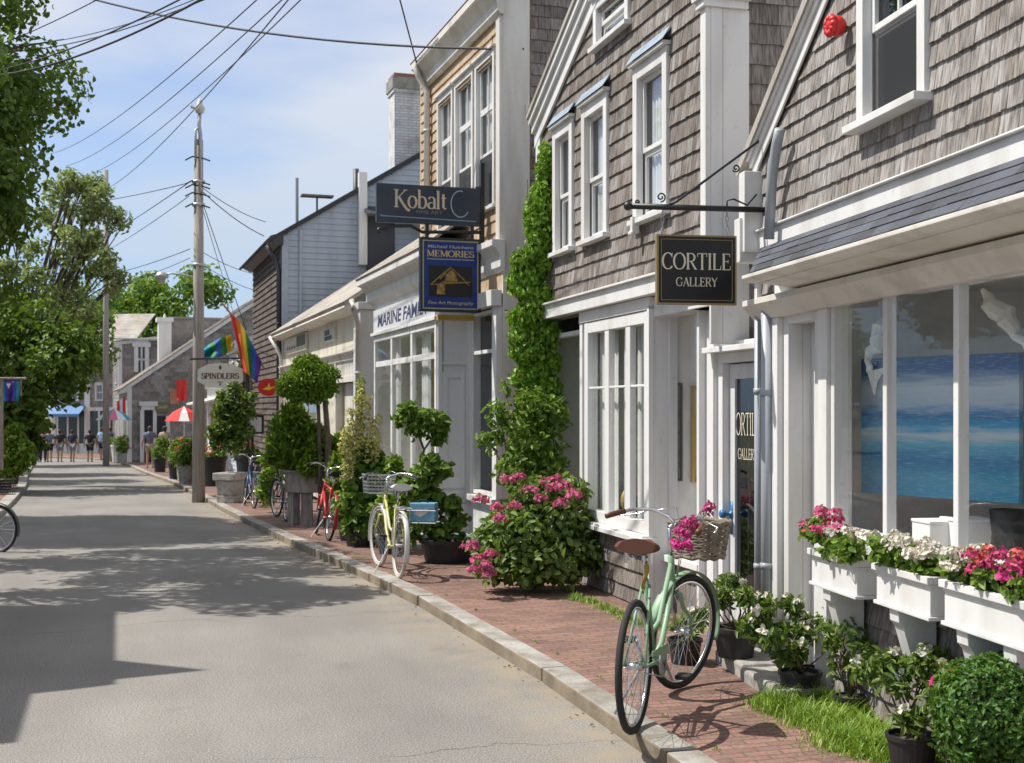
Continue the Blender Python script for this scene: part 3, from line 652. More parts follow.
kb.lathe([(.03,0),(.03,.012),(.012,.018),(.012,.05),(.030,.062),(.036,.08),(.030,.098),(.012,.105)], 14, (0,0,0), M=Matrix.Translation((kx,yd,kz)) @ Matrix.Rotation(R_(90),4,'X')); kb.box(kx-.022,kx+.022,yd-.006,yd,kz-.16,kz+.10); kb.build('handle', BLUE, d, smooth=True)
mb = MB(); mb.box(M.x(641.5)-.0, M.x(641.5)+.06, -.11, -.045, 3.36, 3.50); mb.ball((M.x(641.5)+.03,-.11,3.35),(.03,.03,.03)); mb.build('floodlight', WHITE, M.e)

# ================================================================== grey shingled gallery (nearest, right)
Rr = Bld('gallery_house', 'nearest grey shingled house with slate pent roof over a wide gallery window', 'house', (1.8, 9.0), 9.6)
def RX(px, y=0): return Rr.x(px, y)
xa, za = RX(781), Rr.z(781,121); xb, zb = RX(831.5), Rr.z(831.5,0); kk = (zb-za)/(xb-xa); XPk, XE = 2.75, 5.5
def rtop(x): return za + kk*(XPk-xa) - abs(x-XPk)*kk
ZB = 3.06
wx0, wx1 = RX(863), RX(932)
hol = [sashwin(Rr, wx0, wx1, Rr.z(895,119), 4.55, cols=(2,1), split=.52, trim=.085, sillp=.12, curtain=False, screen=True)]
mb = MB(); wall_grid(mb, 0, XE, 2.76, 3.60, 0, .12, hol); wall_grid(mb, 1.4, 4.1, 3.60, 4.55, 0, .12, hol)
mb.prism([(0,3.6),(1.4,3.6),(1.4,rtop(1.4)),(0,max(3.62,rtop(0)))], .001, .12); mb.prism([(4.1,3.6),(5.5,3.6),(5.5,max(3.62,rtop(5.5))),(4.1,rtop(4.1))], .001, .12)
mb.prism([(1.4,4.55),(4.1,4.55),(4.1,rtop(4.1)),(XPk,rtop(XPk)),(1.4,rtop(1.4))] if rtop(1.4) > 4.55 else [(1.7,4.55),(3.8,4.55),(XPk,rtop(XPk))], .001, .12)
mb.box(0, .12, .12, 8, 0, 3.3); mb.box(XE-.12, XE, .12, 8, 0, 3.3); mb.box(.12, XE-.12, 7.9, 8, 0, 3.3); mb.build('wall', SH_GREY, Rr.e)
mb = MB(); shingles(mb, .04, XE, ZB+.015, 6, 0, .128, hol, rtop, .045, .105, 31, butt=.019); mb.build('shingle_cladding', SH_GREY, Rr.e)
mb = MB()
mb.box(.0, XE, -.035, 0.0, 2.93, ZB); mb.prism([(-.065,ZB),(-.065,ZB+.012),(-.02,ZB+.03),(-.02,ZB)], -.01, XE, ax='x')
for sg in (-1, 1):
    xe = -.10 if sg < 0 else XE+.10
    for (o0, o1, ya, yb) in ((.0,-.0,-.0,-.0),):
        pass
    for (o0, o1, ya, yb) in ((.09,-.02,-.04,-.023),(.13,.07,-.062,-.0401),(.17,.115,-.085,-.0621)):
        mb.prism([(xe,rtop(xe)+o0),(XPk,rtop(XPk)+o0),(XPk,rtop(XPk)+o1),(xe,rtop(xe)+o1)], ya, yb)
mb.box(-.10, .02, -.14, .0, rtop(-.1)-.55, rtop(-.1)+.03); mb.box(-.14,-.02,-.16,.2, rtop(-.1)-.62, rtop(-.1)-.30)
mb.build('trim', WHITE, Rr.e, bevel=.005)
for sg in (-1, 1):
    xe = -.28 if sg < 0 else XE+.28
    roof_slab(Rr, (xe,-.10,rtop(xe)+.21), (xe,8.2,rtop(xe)+.21), (XPk,8.2,rtop(XPk)+.22), (XPk,-.10,rtop(XPk)+.22), seed=18+sg, courses=False)
# slate pent roof and gutter
GY = -.42; gx = RX(750, GY); gzv = Rr.z(900, 229, GY)
roof_slab(Rr, (gx,GY,gzv), (XE+.2,GY,gzv), (XE+.2,-.02,2.95), (.02,-.02,2.95), th=.03, mt=SLATE, name='pent_roof', expo=.24, wmin=.16, wmax=.3, lift=.5)
mb = MB(); mb.prism([(GY-.05,gzv-.012),(GY-.05,gzv-.035),(GY-.01,gzv-.06),(GY+.05,gzv-.06),(GY+.05,gzv-.03)], gx-.02, XE+.2, ax='x')
mb.prism([(GY+.05,gzv-.035),(GY+.05,gzv-.065),(-.0,gzv-.10),(-.0,gzv-.035)], gx+.03, XE+.2, ax='x')
mb.prism([(-.15,gzv-.10),(-.15,gzv-.14),(-.06,gzv-.24),(0,gzv-.24),(0,gzv-.10)], .0, XE+.2, ax='x')
mb.build('gutter', WHITE2, Rr.e, bevel=.004)
# shop front
gx0, gx1 = RX(837), 5.3; GZ0, GZ1 = 1.02, Rr.z(925,277)
ma, mb2 = (RX(882)+RX(891))/2, (RX(952.5)+RX(963))/2; sp = mb2-ma
muls = [(ma,.05),(mb2,.05),(mb2+sp,.05),(mb2+2*sp,.05),(mb2+3*sp,.05)]
f = shopwin(Rr, gx0-.05, gx1, GZ0, GZ1, 0, muls, fr=.05, dep=.08)
mb = MB()
mb.q([(.72,2.35,GZ0-.12),(gx1,2.35,GZ0-.12),(gx1,2.35,GZ1+.1),(.72,2.35,GZ1+.1)]); mb.q([(.72,.205,GZ0-.125),(gx0-.05,.12,GZ0-.125),(gx0-.05,2.35,GZ0-.125),(.72,2.35,GZ0-.125)]); mb.q([(.72,.205,GZ1+.101),(gx0-.05,.12,GZ1+.101),(gx0-.05,2.35,GZ1+.1),(.72,2.35,GZ1+.1)]); mb.q([(gx0-.05,.09,GZ0-.12),(gx1,.09,GZ0-.12),(gx1,2.35,GZ0-.12),(gx0-.05,2.35,GZ0-.12)])
mb.q([(.72,.205,GZ0-.12),(.72,2.35,GZ0-.12),(.72,2.35,GZ1+.1),(.72,.205,GZ1+.1)]); mb.q([(.72,.205,GZ0-.12),(gx0-.05,.12,GZ0-.12),(gx0-.05,.12,GZ1+.1),(.72,.205,GZ1+.1)]); mb.q([(gx0-.05,.09,GZ0-.12),(gx0-.05,.12,GZ0-.12),(gx0-.05,.12,GZ1+.1),(gx0-.05,.09,GZ1+.1)]); mb.q([(gx1,.09,GZ0-.12),(gx1,2.35,GZ0-.12),(gx1,2.35,GZ1+.1),(gx1,.09,GZ1+.1)])
mb.q([(gx0-.05,.09,GZ1+.1),(gx1,.09,GZ1+.1),(gx1,2.35,GZ1+.1),(gx0-.05,2.35,GZ1+.1)])
for i in range(14): mb.box(gx0-.05, gx1, 2.335, 2.345, GZ0+.12*i, GZ0+.12*i+.108)
mb.box(gx0+.55, gx0+.66, 1.9, 2.0, GZ0-.1, GZ1+.1); mb.box(gx0-.05, gx1, .5, .58, GZ1+.02, GZ1+.099)
mb.build('display_room', INT_L, f)
mb = MB(); dxa, dxb = RX(789), RX(818)
wall_grid(mb, RX(775), gx0-.05, .08, 2.72, -.005, .10, [(dxa,dxb,.0,Rr.z(800,322))]); mb.box(gx0-.05, XE, -.004, .10, GZ1+.001, 2.72); mb.box(gx1, XE, -.004, .1, .08, GZ1)
mb.box(dxa-.02, dxb+.03, .16, .2, .05, 2.42); mb.box(RX(775), RX(784), -.05, -.006, .05, gzv-.24); mb.box(dxb+.015, dxb+.07, -.03, -.006, .05, gzv-.24); mb.box(dxb+.10, gx0-.06, -.045, -.006, .05, gzv-.24); mb.box(dxb+.001, dxb+.02, .101, .16, .05, 2.4, 0); mb.box(dxa-.02, dxa-.001, .101, .16, .05, 2.4)
mb.box(gx0-.06, XE, -.03, -.005, GZ0-.16, GZ0-.062)
mb.build('shopfront_casing', WHITE, Rr.e, bevel=.004)
mb = MB(); wall_grid(mb, gx0-.05, XE, .0, GZ0-.06, .01, .12); wall_grid(mb, 0, RX(775), .0, 2.76, 0.01, .12); mb.build('base_wall', SH_BROWN, Rr.e)
mb = MB(); shingles(mb, gx0-.05, XE, .02, GZ0-.18, .01, .13, (), None, .07, .14, 33, butt=.026); mb.build('base_cladding', SH_BROWN, Rr.e); mb = MB(); shingles(mb, 0, RX(775), .05, 2.74, .01, .135, (), None, .05, .11, 34); mb.build('base_cladding', SH_BROWN, Rr.e)
px_ = RX(767,-.07); pz = Rr.z(772,148)
downpipe(Rr, [(RX(780,-.10),-.10,pz+.04),(RX(777,-.10),-.10,pz-.04),(RX(772,-.10),-.10,pz-.25),(RX(769,-.10),-.10,2.96)], .036)
downpipe(Rr, [(px_,-.07,gzv-.16),(px_,-.07,.10)], .042)
downpipe(Rr, [(RX(758.5,-.06),-.06,gzv-.12),(RX(758.5,-.06),-.06,.05)], .030)
mb = MB(); mb.box(-.06,-.005,-.035,.05,.05,2.70); mb.build('corner_board', WHITE, Rr.e)
# seascape canvas: broad bands of blue paint
def seamat():
    m, nt, b = nodes('seascape_paint'); b.inputs['Roughness'].default_value = .45
    tc = N(nt,'ShaderNodeTexCoord'); sx = N(nt,'ShaderNodeSeparateXYZ'); nt.links.new(tc.outputs['Generated'], sx.inputs[0])
    n1 = noise(nt, 3, 6, sv=(1.1,1,9), coord='Generated'); n2 = noise(nt, 9, 6, sv=(1.5,1,12), coord='Generated')
    md = N(nt,'ShaderNodeMath'); md.operation='MULTIPLY_ADD'; nt.links.new(n1, md.inputs[0]); md.inputs[1].default_value=.16; nt.links.new(sx.outputs[2], md.inputs[2])
    c = ramp(nt, md.outputs[0], [(.08,(.03,.30,.50)),(.22,(.06,.33,.50)),(.34,(.02,.19,.42)),(.46,(.10,.40,.58)),(.53,(.50,.60,.66)),(.58,(.03,.33,.62)),(.66,(.015,.17,.42)),(.74,(.38,.48,.57)),(.86,(.50,.57,.63)),(.97,(.04,.12,.32)),(1.0,(.02,.07,.24))])
    c2 = mix(nt, ramp(nt, n2, [(.52,(0,0,0)),(.72,(.5,.5,.5))]), c, (.48,.60,.68)); nt.links.new(c2, b.inputs['Base Color'])
    bump(nt, b, n2, .3, .01); return m
pA, pB = P(861,362,8.05), P(1019,349,7.10); pA.z = pB.z = 2.115
dv = (pB-pA); an = math.atan2(dv.y, dv.x)
hgt = .86
t = thing('seascape_painting', 'large canvas of banded blue sea propped behind the gallery window', 'painting', (pA.x,pA.y,pA.z-hgt), an)
mb = MB(); mb.box(0, dv.length, 0, .04, 0, hgt); mb.build('canvas', seamat(), t, bevel=.004)
mb = MB(); mb.box(-.003, dv.length+.003, .0415, .06, -.003, hgt+.003); mb.build('stretcher', PLANK, t)
PLAST = mat('white_plaster', (.72,.72,.70), (.55,.55,.53), 6, rough=.8, bmp=.5)
def driftwood(lab, p0, p1, r, seed):
    rng = random.Random(seed); mb = MB(); p0, p1 = Vector(p0), Vector(p1); c = (p0+p1)/2; t = thing('hanging_sculpture', lab, 'sculpture', tuple(c))
    pts = [p0.lerp(p1,i/9)-c + Vector((rng.uniform(-.02,.02),rng.uniform(-.03,.03),rng.uniform(-.02,.02))) for i in range(10)]
    mb.tube(pts, [r*(.25+.95*math.sin(math.pi*min(1,i/7.5))) if i<8 else r*.5 for i in range(10)], 9)
    mb.prism([(pts[-1].x-.01,pts[-1].z),(pts[-1].x+.11,pts[-1].z+.03),(pts[-1].x+.05,pts[-1].z-.05),(pts[-1].x+.03,pts[-1].z-.14)], pts[-1].y-.01, pts[-1].y+.01)
    mb.build('body', PLAST, t, smooth=False)
    w = MB(); w.tube([pts[3], pts[3]+Vector((0,0,.5))], .002, 4); w.build('wire', STEEL, t); return t
driftwood('white fish-like sculpture hanging at the edge of the gallery window', P(984,288,7.0), P(1030,352,6.8), .05, 3)
driftwood('smaller white sculpture hanging above the left end of the seascape', P(885,318,7.7), P(866,370,7.6), .04, 5)
# items standing on the display floor
for i, (px, dd, h, lab) in enumerate(((938,7.4,.22,'left pale box standing below the seascape behind the window'),(967,7.3,.24,'pale box below the seascape just right of the mullion'),)):
    p = P(px, 500, dd); t = thing('display_box', lab, 'box', (p.x,p.y,GZ0-.12), Rr.th, 'pale boxes on the gallery floor'); mb = MB(); mb.box(-.11,.11,-.11,.11,0,h); mb.box(-.115,.115,-.115,.115,h,h+.02); mb.build('plinth', INT_L, t, bevel=.006)
p = P(1008,500,6.9); t = thing('dark_vase', 'black tapering vase inside the gallery window at the picture edge', 'vase', (p.x,p.y,GZ0-.12)); mb = MB(); mb.lathe([(.08,0),(.10,.05),(.085,.2),(.10,.34),(.095,.34),(.08,.2)],16); mb.build('body', POTB, t, smooth=True)
# red ornament
bx_, bz_ = RX(836,-.09), Rr.z(836,26,-.09)
t = thing('red_glass_float', 'bright red round ornament fixed to the grey shingles beside the sash window', 'ornament', tuple(Rr.w(bx_, -.09, bz_)), Rr.th)
mb = MB(); mb.ball((0,0,0), .062, 18, 12); 
for i in range(10): w = 2*math.pi*i/10; mb.ball((.045*math.cos(w), -.035, .045*math.sin(w)), .026, 8, 6)
mb.build('globe', RED, t, smooth=True); mb = MB(); mb.tube([(0,.05,0),(0,.1,0)], .008, 6); mb.build('fixing', IRON, t)
# flower boxes on scrolled brackets
BOXES = []
for (a, b, ext, lab) in ((806,853,None,'leftmost white flower box, of pink and white geraniums, under the gallery window'),(870,926,None,'middle white flower box, of white geraniums, under the gallery window'),(937,0,.62,'right-hand white flower box, of crimson and white blooms, cut by the picture edge')):
    yb = -.28; x0 = RX(a, yb); x1 = RX(b, yb) if b else x0+.72; zt = .968 if a < 860 else (.985 if b else .992)
    t = thing('flower_box', lab, 'flower box', tuple(Rr.w((x0+x1)/2, -.03, zt-.27)), Rr.th, 'white flower boxes under the gallery window'); w = (x1-x0)/2
    mb = MB(); mb.box(-w+.015,w-.015,-.22,-.02,.065,.225); mb.box(-w+.0,w,-.245,-.21,.225,.262); mb.box(-w,-w+.03,-.21,0,.225,.262); mb.box(w-.03,w,-.21,0,.225,.262); mb.box(-w+.03,w-.03,-.03,0,.225,.262); mb.box(-w+.005,w-.005,-.235,-.01,.045,.065); mb.box(-w+.010,w-.010,-.228,-.02,.208,.2245)
    mb.build('box', WHITE, t, bevel=.004)
    mb = MB(); mb.q([(-w+.03,-.21,.235),(w-.03,-.21,.235),(w-.03,-.03,.235),(-w+.03,-.03,.235)]); mb.build('soil', SOIL, t)
    for sx in ((-.55*w, .55*w) if b == 0 else (-.35*w,)):
        pr = [(0,.044),(-.215,.044),(-.21,-.02),(-.185,-.05),(-.165,-.12),(-.14,-.20),(-.09,-.28),(-.05,-.36),(-.03,-.42),(0,-.45)]
        mb = MB(); mb.prism([(y, z) for (y, z) in pr], sx-.05, sx+.05, ax='x'); mb.build('bracket', WHITE, t, bevel=.004)
    BOXES.append((x0, x1, zt))
# stone edging step
mb = MB(); mb.box(0,.55,-.33,-.0,-.1,.10); mb.box(.56,1.3,-.35,0,-.1,.085); o = mb.build('stone_step', STONE, None, bevel=.02); w_ = Rr.w(.1,-.06); o.location = w_; o.rotation_euler = (0,0,Rr.th); tag(o, 'low worn stone step at the foot of the gallery corner', 'step')
# ================================================================== tall tan-shingled house with the projecting shop bay
K = Bld('tan_house', 'tall tan shingled house with three triple sashes over a projecting white shop bay', 'house', (-.5, 17.0), 18)
def KX(px, y=0): return K.x(px, y)
kx0, kx1 = -3.14, 1.21; KE = 7.15
hl = []
zs0, zs1 = 4.42, 6.48
for (a, b) in ((439.5,455),(457,475.5),(477.5,497)):
    hl.append(sashwin(K, KX(a), KX(b), zs0, zs1, cols=(2,2), trim=.07, tiers=[.36,.68], sillp=.07, screen=True))
mb = MB(); wall_grid(mb, kx0, kx1, 3.3, KE, 0, .12, hl); mb.box(kx1-.12,kx1,.12,7,0,KE); mb.box(kx0,kx0+.12,.12,7,0,KE); mb.box(kx0+.12,kx1-.12,6.9,7,0,KE)
mb.prism([(.12,KE),(7,KE),(3.5,KE+2.2)], kx1-.11, kx1-.005, ax='x'); mb.prism([(.12,KE),(7,KE),(3.5,KE+2.2)], kx0, kx0+.11, ax='x'); mb.build('wall', SH_TAN, K.e)
mb = MB(); shingles(mb, kx0+.1, kx1-.12, 4.1, KE-.25, 0, .15, hl, None, .10, .2, 41, butt=.022); mb.build('shingle_cladding', SH_TAN, K.e)
Kside = Matrix(((0,-1,0,kx1),(1,0,0,0),(0,0,1,0),(0,0,0,1)))
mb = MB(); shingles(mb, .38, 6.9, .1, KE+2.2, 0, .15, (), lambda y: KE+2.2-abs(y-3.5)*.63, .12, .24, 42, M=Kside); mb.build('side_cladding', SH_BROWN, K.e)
mb = MB(); mb.box(kx1-.13,kx1+.03,-.045,.0,3.9,KE-.3); mb.box(kx1,kx1+.035,.0,.36,.0,KE+.0)
mb.prism([(-.05,KE-.34),(-.09,KE-.30),(-.10,KE-.20),(-.15,KE-.13),(-.21,KE-.05),(-.24,KE-.04),(-.24,KE+.06),(0,KE+.12),(0,KE-.34)], KX(411,-.24), kx1+.10, ax='x')
mb.box(kx1+.036,kx1+.06,.3,3.0,KE-1.62,KE-1.45)
mb.build('trim', WHITE2, K.e, bevel=.004)
roof_slab(K, (KX(410,-.25),-.25,KE+.07), (kx1+.2,-.25,KE+.07), (kx1+.2,3.5,KE+2.3), (KX(410,-.25),3.5,KE+2.3), courses=False, mt=flat('rust_roof',(.28,.12,.08),.9))
roof_slab(K, (kx0-.25,7.4,KE+.06), (kx1+.2,7.4,KE+.06), (kx1+.2,3.5,KE+2.3), (kx0-.25,3.5,KE+2.3), courses=False)
downpipe(K, [(KX(415,-.25),-.25,KE-.02),(KX(419,-.18),-.18,KE-.2),(KX(427,-.08),-.08,KE-.45),(KX(427,-.08),-.08,4.3)], .05, WHITE2)
# projecting bay
by = -.5; b0, b1 = KX(375,by), KX(437.5,by); BZ0, BZ1 = .55, K.z(430,322,by)
muls = [((KX(390.5,by)+KX(393.5,by))/2,.12), ((KX(410.5,by)+KX(413.5,by))/2,.12)]
zt = K.z(425,357,by)
fk = shopwin(K, b0, b1, BZ0, BZ1, by, muls, fr=.10, hbar=[(zt,.09)], room=(1.0, INT_L))
mb = MB()
for i in (1,4): x0 = b0+.15+i*(b1-b0-.3)/6; mb.grid(lambda u, v: (x0+.42*u, by+.14+.03*math.sin(u*20), BZ0+.05+(BZ1-BZ0-.1)*v), 16, 1)
mb.build('curtain', CURT, fk, smooth=True)  # added curtains, put in to lighten the bay panes
SB = paint('pale_signboard', (.62,.63,.66), (.5,.5,.5))
mb = MB(); SZ0, SZ1 = BZ1+.03, BZ1+.42
wall_grid(mb, b0-.05, b1, 0, BZ0-.06, by+.02, by+.1); wall_grid(mb, b0-.08, b1+.02, BZ1, BZ1+.95, by+.01, by+.1); mb.box(b0-.1,b1+.06,by-.06,by+.01,BZ1-.0,BZ1+.05)
yr = K.y(470, b1)                                   # return wall, panelled, looking up the street
mb.box(b1-.04, b1+.0, by+.001, yr+.02, 0, BZ1+.8); mb.box(b1, b1+.03, by, by+.06, 0, BZ1+.3); mb.box(b1, b1+.03, yr-.06, yr+.02, .0, BZ1+.5)
pa, pb = by+.10, yr-.08; zp0, zp1 = K.zy(455,488,b1), K.zy(455,372,b1)
mb.box(b1, b1+.022, pa-.04, pa+.04, zp0, zp1); mb.box(b1, b1+.022, pb-.05, pb, zp0, zp1); mb.box(b1,b1+.021,pa+.04,pb-.05,zp1-.08,zp1); mb.box(b1,b1+.021,pa+.04,pb-.05,zp0,zp0+.16)
mb.box(b1,b1+.035,by+.06,yr-.06,zp1+.10,zp1+.14)
for i in range(3): mb.box(b1, b1+.016+.004*(i%2), by+.06, yr-.06, zp0-.02-.19*(i+1), zp0-.03-.19*i)
mb.box(b1+.03, kx1+.05, yr-.12, yr+.02, BZ1+.10, BZ1+.30); mb.box(b1+.03,kx1-.0,yr-.02,yr+.02,0,.60); mb.box(b1+.03,kx1,yr-.10,yr+.02,.60,.68); mb.box(b1+.03,b1+.16,yr-.045,yr+.04,.68,BZ1+.1); mb.box(kx1-.16,kx1+.02,yr-.045,yr+.04,.68,BZ1+.1)
EN = BZ1+.95
mb.prism([(by+.01,EN-.42),(by-.10,EN-.36),(by-.10,EN-.22),(by-.20,EN-.12),(by-.26,EN-.10),(by-.26,EN),(0,EN),(0,EN-.42)], b0-.25, b1+.12, ax='x')
mb.prism([(-.02,EN-.42),(-.06,EN-.36),(-.06,EN-.22),(-.13,EN-.12),(-.17,EN-.10),(-.17,EN-.02),(0,EN-.02),(0,EN-.42)], b1+.12, kx1+.12, ax='x')
mb.build('shopfront_casing', WHITE, K.e, bevel=.004)
roof_slab(K, (b0-.28,by-.28,EN+.01), (b1+.14,by-.28,EN+.01), (b1-.2,-.0,EN+.55), (b0-.28,-.0,EN+.55), th=.03, mt=SH_ROOF, name='pent_roof', expo=.16, lift=.35)
shopwin(K, b1+.16, kx1-.16, .69, BZ1+.08, yr, fr=.05, sill=False, hbar=[(K.z(490,351,yr),.05)], room=(1.2, INT_D))
t = thing('shop_signboard', 'long pale board of faded dark blue lettering over the white shop bay', 'sign', tuple(K.w((b0+b1)/2, by-.002, SZ0)), K.th); w = (b1-b0)/2
mb = MB(); mb.box(-w+.05,w+.0,-.035,0.0,0.02,SZ1-SZ0); mb.build('board', SB, t, bevel=.004)
plain_text('MARINE FAMILY', 'lettering', flat('navy_lettering',(.035,.04,.12)), t, -.0, .10, .20, 0, width=w*1.65, shear=.15, bold=.018)
t.children[-1].rotation_euler = (0,0,0)
for ch in t.children:
    if ch.name.startswith('lettering'): 
        for v in ch.data.vertices: v.co = Vector((v.co.x, -.038, v.co.z))
mb = MB(); q0 = K.w(b1+.25, yr-.75, 0); mb.box(0,.85,0,.62,0,.16); o = mb.build('door_step', flat('blue_grey_step',(.16,.24,.33),.6), None, bevel=.01); o.location = q0; o.rotation_euler = (0,0,K.th); tag(o, 'blue grey painted step below the panelled bay side', 'step')
mb = MB(); q0 = K.w(b1+.15, yr-1.3, .008); mb.box(0,1.2,0,.6,0,.012); o = mb.build('slate_flag', flat('slate_flag',(.17,.20,.24),.7), None); o.location = q0; o.rotation_euler = (0,0,K.th); tag(o, 'flat grey slate slab let into the brick pavement by the step', 'paving slab')

# ================================================================== low cream shop
L = Bld('low_shop', 'low cream shop with long sloping roof between tan house and blue clapboard house', 'shop', (-2.75, 22.6), 18)
def LX(px, y=0): return L.x(px, y)
lx0 = -10.3; LE = L.z(360,296,-.3)
dz1 = L.z(350,382); da, db = LX(338), LX(356)
wa, wb = LX(290), LX(318)
mb = MB(); hs = [(da,db,0,dz1),(wa,wb,.7,dz1+.1)]
wall_grid(mb, lx0, .02, 0, LE, 0, .15, hs); mb.prism([(0,0),(5,0),(5,LE+3.4),(0,LE)], lx0, lx0+.12, ax='x'); mb.prism([(.15,0),(5,0),(5,LE+3.4),(.15,LE)], -.12, 0, ax='x')
mb.box(da-.1, db+.1, .6, .65, 0, dz1+.5, 0); mb.build('wall', CREAM, L.e)
mb = MB(); ld = L.z(350,345)-.15
mb.prism([(-.02,ld-.16),(-.06,ld-.14),(-.08,ld-.03),(-.14,ld),(-.14,ld+.03),(0,ld+.06),(0,ld-.16)], lx0+.1, -.05, ax='x')
mb.box(da-.12,da,-.05,.0,0,dz1+.6); mb.box(db,db+.08,-.05,0,0,dz1+.6); mb.box(da,db,-.04,.1,dz1,dz1+.12); mb.box(da,db,-.04,.0,dz1+.5,dz1+.6)
for i in range(7): mb.box(da+(db-da)*i/7+.03, da+(db-da)*(i+1)/7, -.025, .0, dz1+.12, dz1+.5)
mb.prism([(-.30,LE+.0),(-.34,LE-.09),(-.22,LE-.12),(0,LE-.15),(0,LE+.0)], lx0-.1, .25, ax='x')
mb.build('trim', WHITE2, L.e, bevel=.004)
shopwin(L, wa, wb, .72, dz1+.08, 0, [((wa*2+wb)/3,.08),((wa+2*wb)/3,.08)], fr=.09, room=(1.0, INT_M), mw=WHITE2)
mb = MB(); mb.q([(da,.5,0),(db,.5,0),(db,.5,dz1),(da,.5,dz1)]); mb.build('doorway', INT_D, L.e)
mb = MB(); mb.box(da+.0,da+(db-da)*.5,.12,.17,.03,dz1-.02); mb.build('door', WHITE2, L.e)
roof_slab(L, (lx0-.15,-.36,LE-.0), (.3,-.36,LE-.0), (.3,5,LE+3.6), (lx0-.15,5,LE+3.6), expo=.24, mt=SH_ROOF, wmin=.2, wmax=.45, lift=.3)
mb = MB(); mb.box(.0,.62,-.12,.3,0,LE-.15); mb.box(-.04,.66,-.16,.3,LE-.15,LE-.02); mb.build('pilaster', GREYW, L.e, bevel=.01)
downpipe(L, [(LX(352,-.36),-.36,LE-.05),(LX(354,-.36),-.36,LE-.2),(LX(358,-.16),-.16,LE-.45),(LX(358,-.16),-.16,.1)], .05, WHITE2)
downpipe(L, [(lx0+.15,-.36,LE-.05),(lx0+.3,-.2,LE-.35),(lx0+.35,-.1,LE-.6),(lx0+.35,-.1,.1)], .05, WHITE2)
def board_sign(name, lab, B, pa, pb, py0, py1, y, m1, parts=None):
    x0, x1 = B.x(pa,y), B.x(pb,y); z0, z1 = B.z((pa+pb)/2,py1,y), B.z((pa+pb)/2,py0,y)
    t = thing(name, lab, 'sign', tuple(B.w((x0+x1)/2,y,z0)), B.th); w = (x1-x0)/2; mb = MB(); mb.box(-w,w,-.03,.03,0,z1-z0); mb.build('board', m1, t); return t, w, z1-z0
t, w, h = board_sign('wall_sign', 'square black and white sign on the cream shop front', L, 325.5, 335.5, 328.5, 341, -.03, flat('pale_board',(.6,.6,.56)))
mb = MB(); mb.box(-w*.9,w*.1,-.034,-.03,h*.5,h*.92); mb.box(-w*.9,w*.55,-.034,-.03,h*.1,h*.42); mb.build('lettering', SIGNB, t)
t, w, h = board_sign('wall_sign', 'weathered cream sign with dark motif at the far end of the low shop', L, 287, 307.5, 336, 352, -.03, CREAM)
mb = MB(); mb.box(w*.1,w*.9,-.034,-.03,h*.3,h*.95)
for i in range(4): mb.box(-w*.9+w*.24*i,-w*.9+w*.24*i+w*.15,-.034,-.03,h*.25,h*.45)
mb.build('lettering', flat('faded_green',(.10,.12,.10)), t)

# ================================================================== blue clapboard house with the dark shingled front
Bh = Bld('clapboard_house', 'blue grey clapboard house with dark shingled street front and white brick chimney', 'house', (-6.14, 33.5), 18)
BE = Bh.zy(283,236,0); BYR = 5.0; BZR = BE + 3.05
def btop(z):
    if z <= BE: return (0, 10)
    h = (z-BE)/3.05*BYR; return (h, 10-h)
mb = MB(); mb.prism([(0,0),(10,0),(10,BE),(BYR,BZR),(0,BE)], -.12, -.0, ax='x'); mb.prism([(0,0),(10,0),(10,BE),(BYR,BZR),(0,BE)], -7, -6.88, ax='x'); mb.box(-6.88,-.12,0,.12,0,BE); mb.build('wall', BLUEGREY, Bh.e)
Mb = Matrix(((0,-1,0,0),(1,0,0,0),(0,0,1,0),(0,0,0,1)))
mb = MB(); clap(mb, .14, 9.9, .1, BZR, 0, .16, top=btop, M=Mb); mb.build('clapboard_cladding', BLUEGREY, Bh.e)
mb = MB(); shingles(mb, -7, -.12, .1, BE-.2, 0, .17, (), None, .14, .3, 51, butt=.035); mb.build('shingle_cladding', SH_DARK, Bh.e)
mb = MB(); mb.box(0,.035,-.03,.14,0,BE); mb.build('corner_board', flat('pale_blue_trim',(.36,.42,.50)), Bh.e)
mb = MB(); mb.box(-.12,-.0,-.05,-.0,0,BE); mb.prism([(-.35,BE-.12),(-.35,BE-.02),(0,BE+.1),(0,BE-.25),(-.1,BE-.25)], -7.1, .12, ax='x')
for sg in (0, 1):
    a = (-.42, BE-.25) if not sg else (10.4, BE-.25)
    mb.prism([(a[0],a[1]+.0),(a[0],a[1]+.14),(BYR,BZR+.20),(BYR,BZR+.04)], .02, .10, ax='x')
mb.build('trim', DKTRIM, Bh.e)
roof_slab(Bh, (-7.2,-.45,BE-.13), (.15,-.45,BE-.13), (.15,BYR,BZR+.2), (-7.2,BYR,BZR+.2), mt=flat('dark_roof',(.05,.05,.055),.9), courses=False)
roof_slab(Bh, (-7.2,10.45,BE-.13), (.15,10.45,BE-.13), (.15,BYR,BZR+.2), (-7.2,BYR,BZR+.2), mt=MATS['dark_roof'], courses=False)
